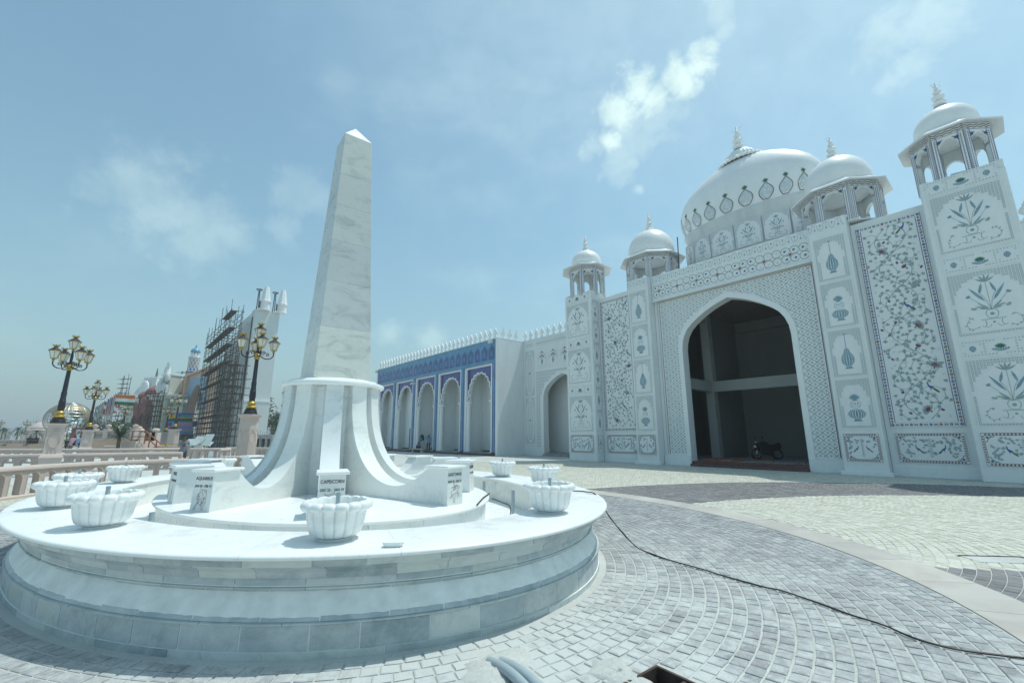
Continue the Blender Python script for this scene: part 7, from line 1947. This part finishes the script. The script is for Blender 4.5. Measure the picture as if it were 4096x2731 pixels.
MB().loft([[(-.28,-.13,.25),(.34,-.13,.28),(.34,.13,.28),(-.28,.13,.25)],[(-.34,-.16,.55),(.42,-.15,.6),(.42,.15,.6),(-.34,.16,.55)],[(-.3,-.12,.80),(.40,-.12,.84),(.40,.12,.84),(-.3,.12,.80)]]).build('engine','iron_black',bk); MB().tube([(.62,0,.31),(.46,0,.85),(.40,0,1.02)],.035,6).build('fork','steel_pole',bk)
MB().tube([(.34,-.36,1.06),(.42,-.2,1.05),(.42,.2,1.05),(.34,.36,1.06)],.018,6).build('handlebar','iron_black',bk,smooth=50)
for sy in (-1,1): MB().tube([(.40,.24*sy,1.05),(.38,.32*sy,1.22)],.01,5).lathe([(0,-.06),(.06,-.03),(.06,.03),(0,.06)],8,c=(.38,.33*sy,1.26)).build('mirror','iron_black',bk)
MB().lathe([(0,0),(.09,.03),(.1,.1),(0,.12)],12).build('headlight','lamp_glass',bk,loc=(.5,0,.92),rot=(0,R(90),0)); MB().box(-.01,.01,-.1,.1,0,.12).build('number_plate','white_trim',bk,loc=(.66,0,.68))
MB().tube([(-.62,.08,.31),(-.3,.1,.42),(-.05,.1,.35)],.03,6).build('swing_arm','steel_pole',bk); MB().tube([(.1,-.13,.3),(-.3,-.15,.24),(-.75,-.15,.36)],.04,8).build('exhaust','steel_pole',bk)
MB().loft([[(.30,-.12,.80),(.30,.12,.80),(.60,.10,.62),(.60,-.10,.62)],[(.36,-.15,1.02),(.36,.15,1.02),(.62,.11,.95),(.62,-.11,.95)]]).build('front_fairing','sign_black',bk)
MB().loft([[(-.35,-.1,.5),(-.35,.1,.5),(-.8,.1,.62),(-.8,-.1,.62)],[(-.3,-.12,.76),(-.3,.12,.76),(-.85,.09,.84),(-.85,-.09,.84)]]).build('rear_fairing','iron_black',bk)
hp=[PL(-12.3,24.5,.29),PL(-11.9,24.9,.30),PL(-11.2,24.7,.29),PL(-10.6,25.6,.29),PL(-11.4,26.4,.29),PL(-10.8,27.0,.29),PL(-9.4,26.6,.29)]
MB().tube(catmull(hp,6),.035,7).build('red_hose','hose_red',smooth=50,label='red hose snaking over the portal floor',cat='hose')
MB().tube([p+Vector((.2,.25,.03)) for p in catmull(hp[:4],6)],.03,7).build('red_hose','hose_red',smooth=50,label='second shorter red hose lying by the portal step',cat='hose')
rr=random.Random(9); m=MB()
for k in range(60):
    p=PL(-12.2+rr.random()*5.2,24.3+rr.random()*4.0,.262); s=rr.uniform(.02,.09); m.box(p.x-s,p.x+s,p.y-s*.6,p.y+s*.6,p.z,p.z+s*.5)
m.build('rubble','concrete',label='scattered rubble chips on the portal floor',cat='rubble',kind='stuff')
p=arc_pt(42.2,23.2,.0); MB().box(-1.2,1.2,-.25,.25,.3,.40).box(-1.0,-.85,-.2,.2,0,.3).box(.85,1.0,-.2,.2,0,.3).build('low_bench','pink_stone_light',loc=(p.x,p.y,0),rot=FROT,label='low pinkish bench before the arcade step',cat='bench')
# ---------------------------------------------------------------- hazy summer air
hm_=bpy.data.materials.new('haze_air'); hm_.use_nodes=True; MATS['haze_air']=hm_; nt=hm_.node_tree; nt.nodes.clear()
ou_=nt.nodes.new('ShaderNodeOutputMaterial'); pv=nt.nodes.new('ShaderNodeVolumePrincipled'); pv.inputs['Density'].default_value=.0011; pv.inputs['Color'].default_value=(.86,.93,.97,1); pv.inputs['Anisotropy'].default_value=.2
nt.links.new(pv.outputs[0],ou_.inputs['Volume'])
MB().box(-330,330,-60,420,-1.5,34).build('haze','haze_air',kind='stuff')
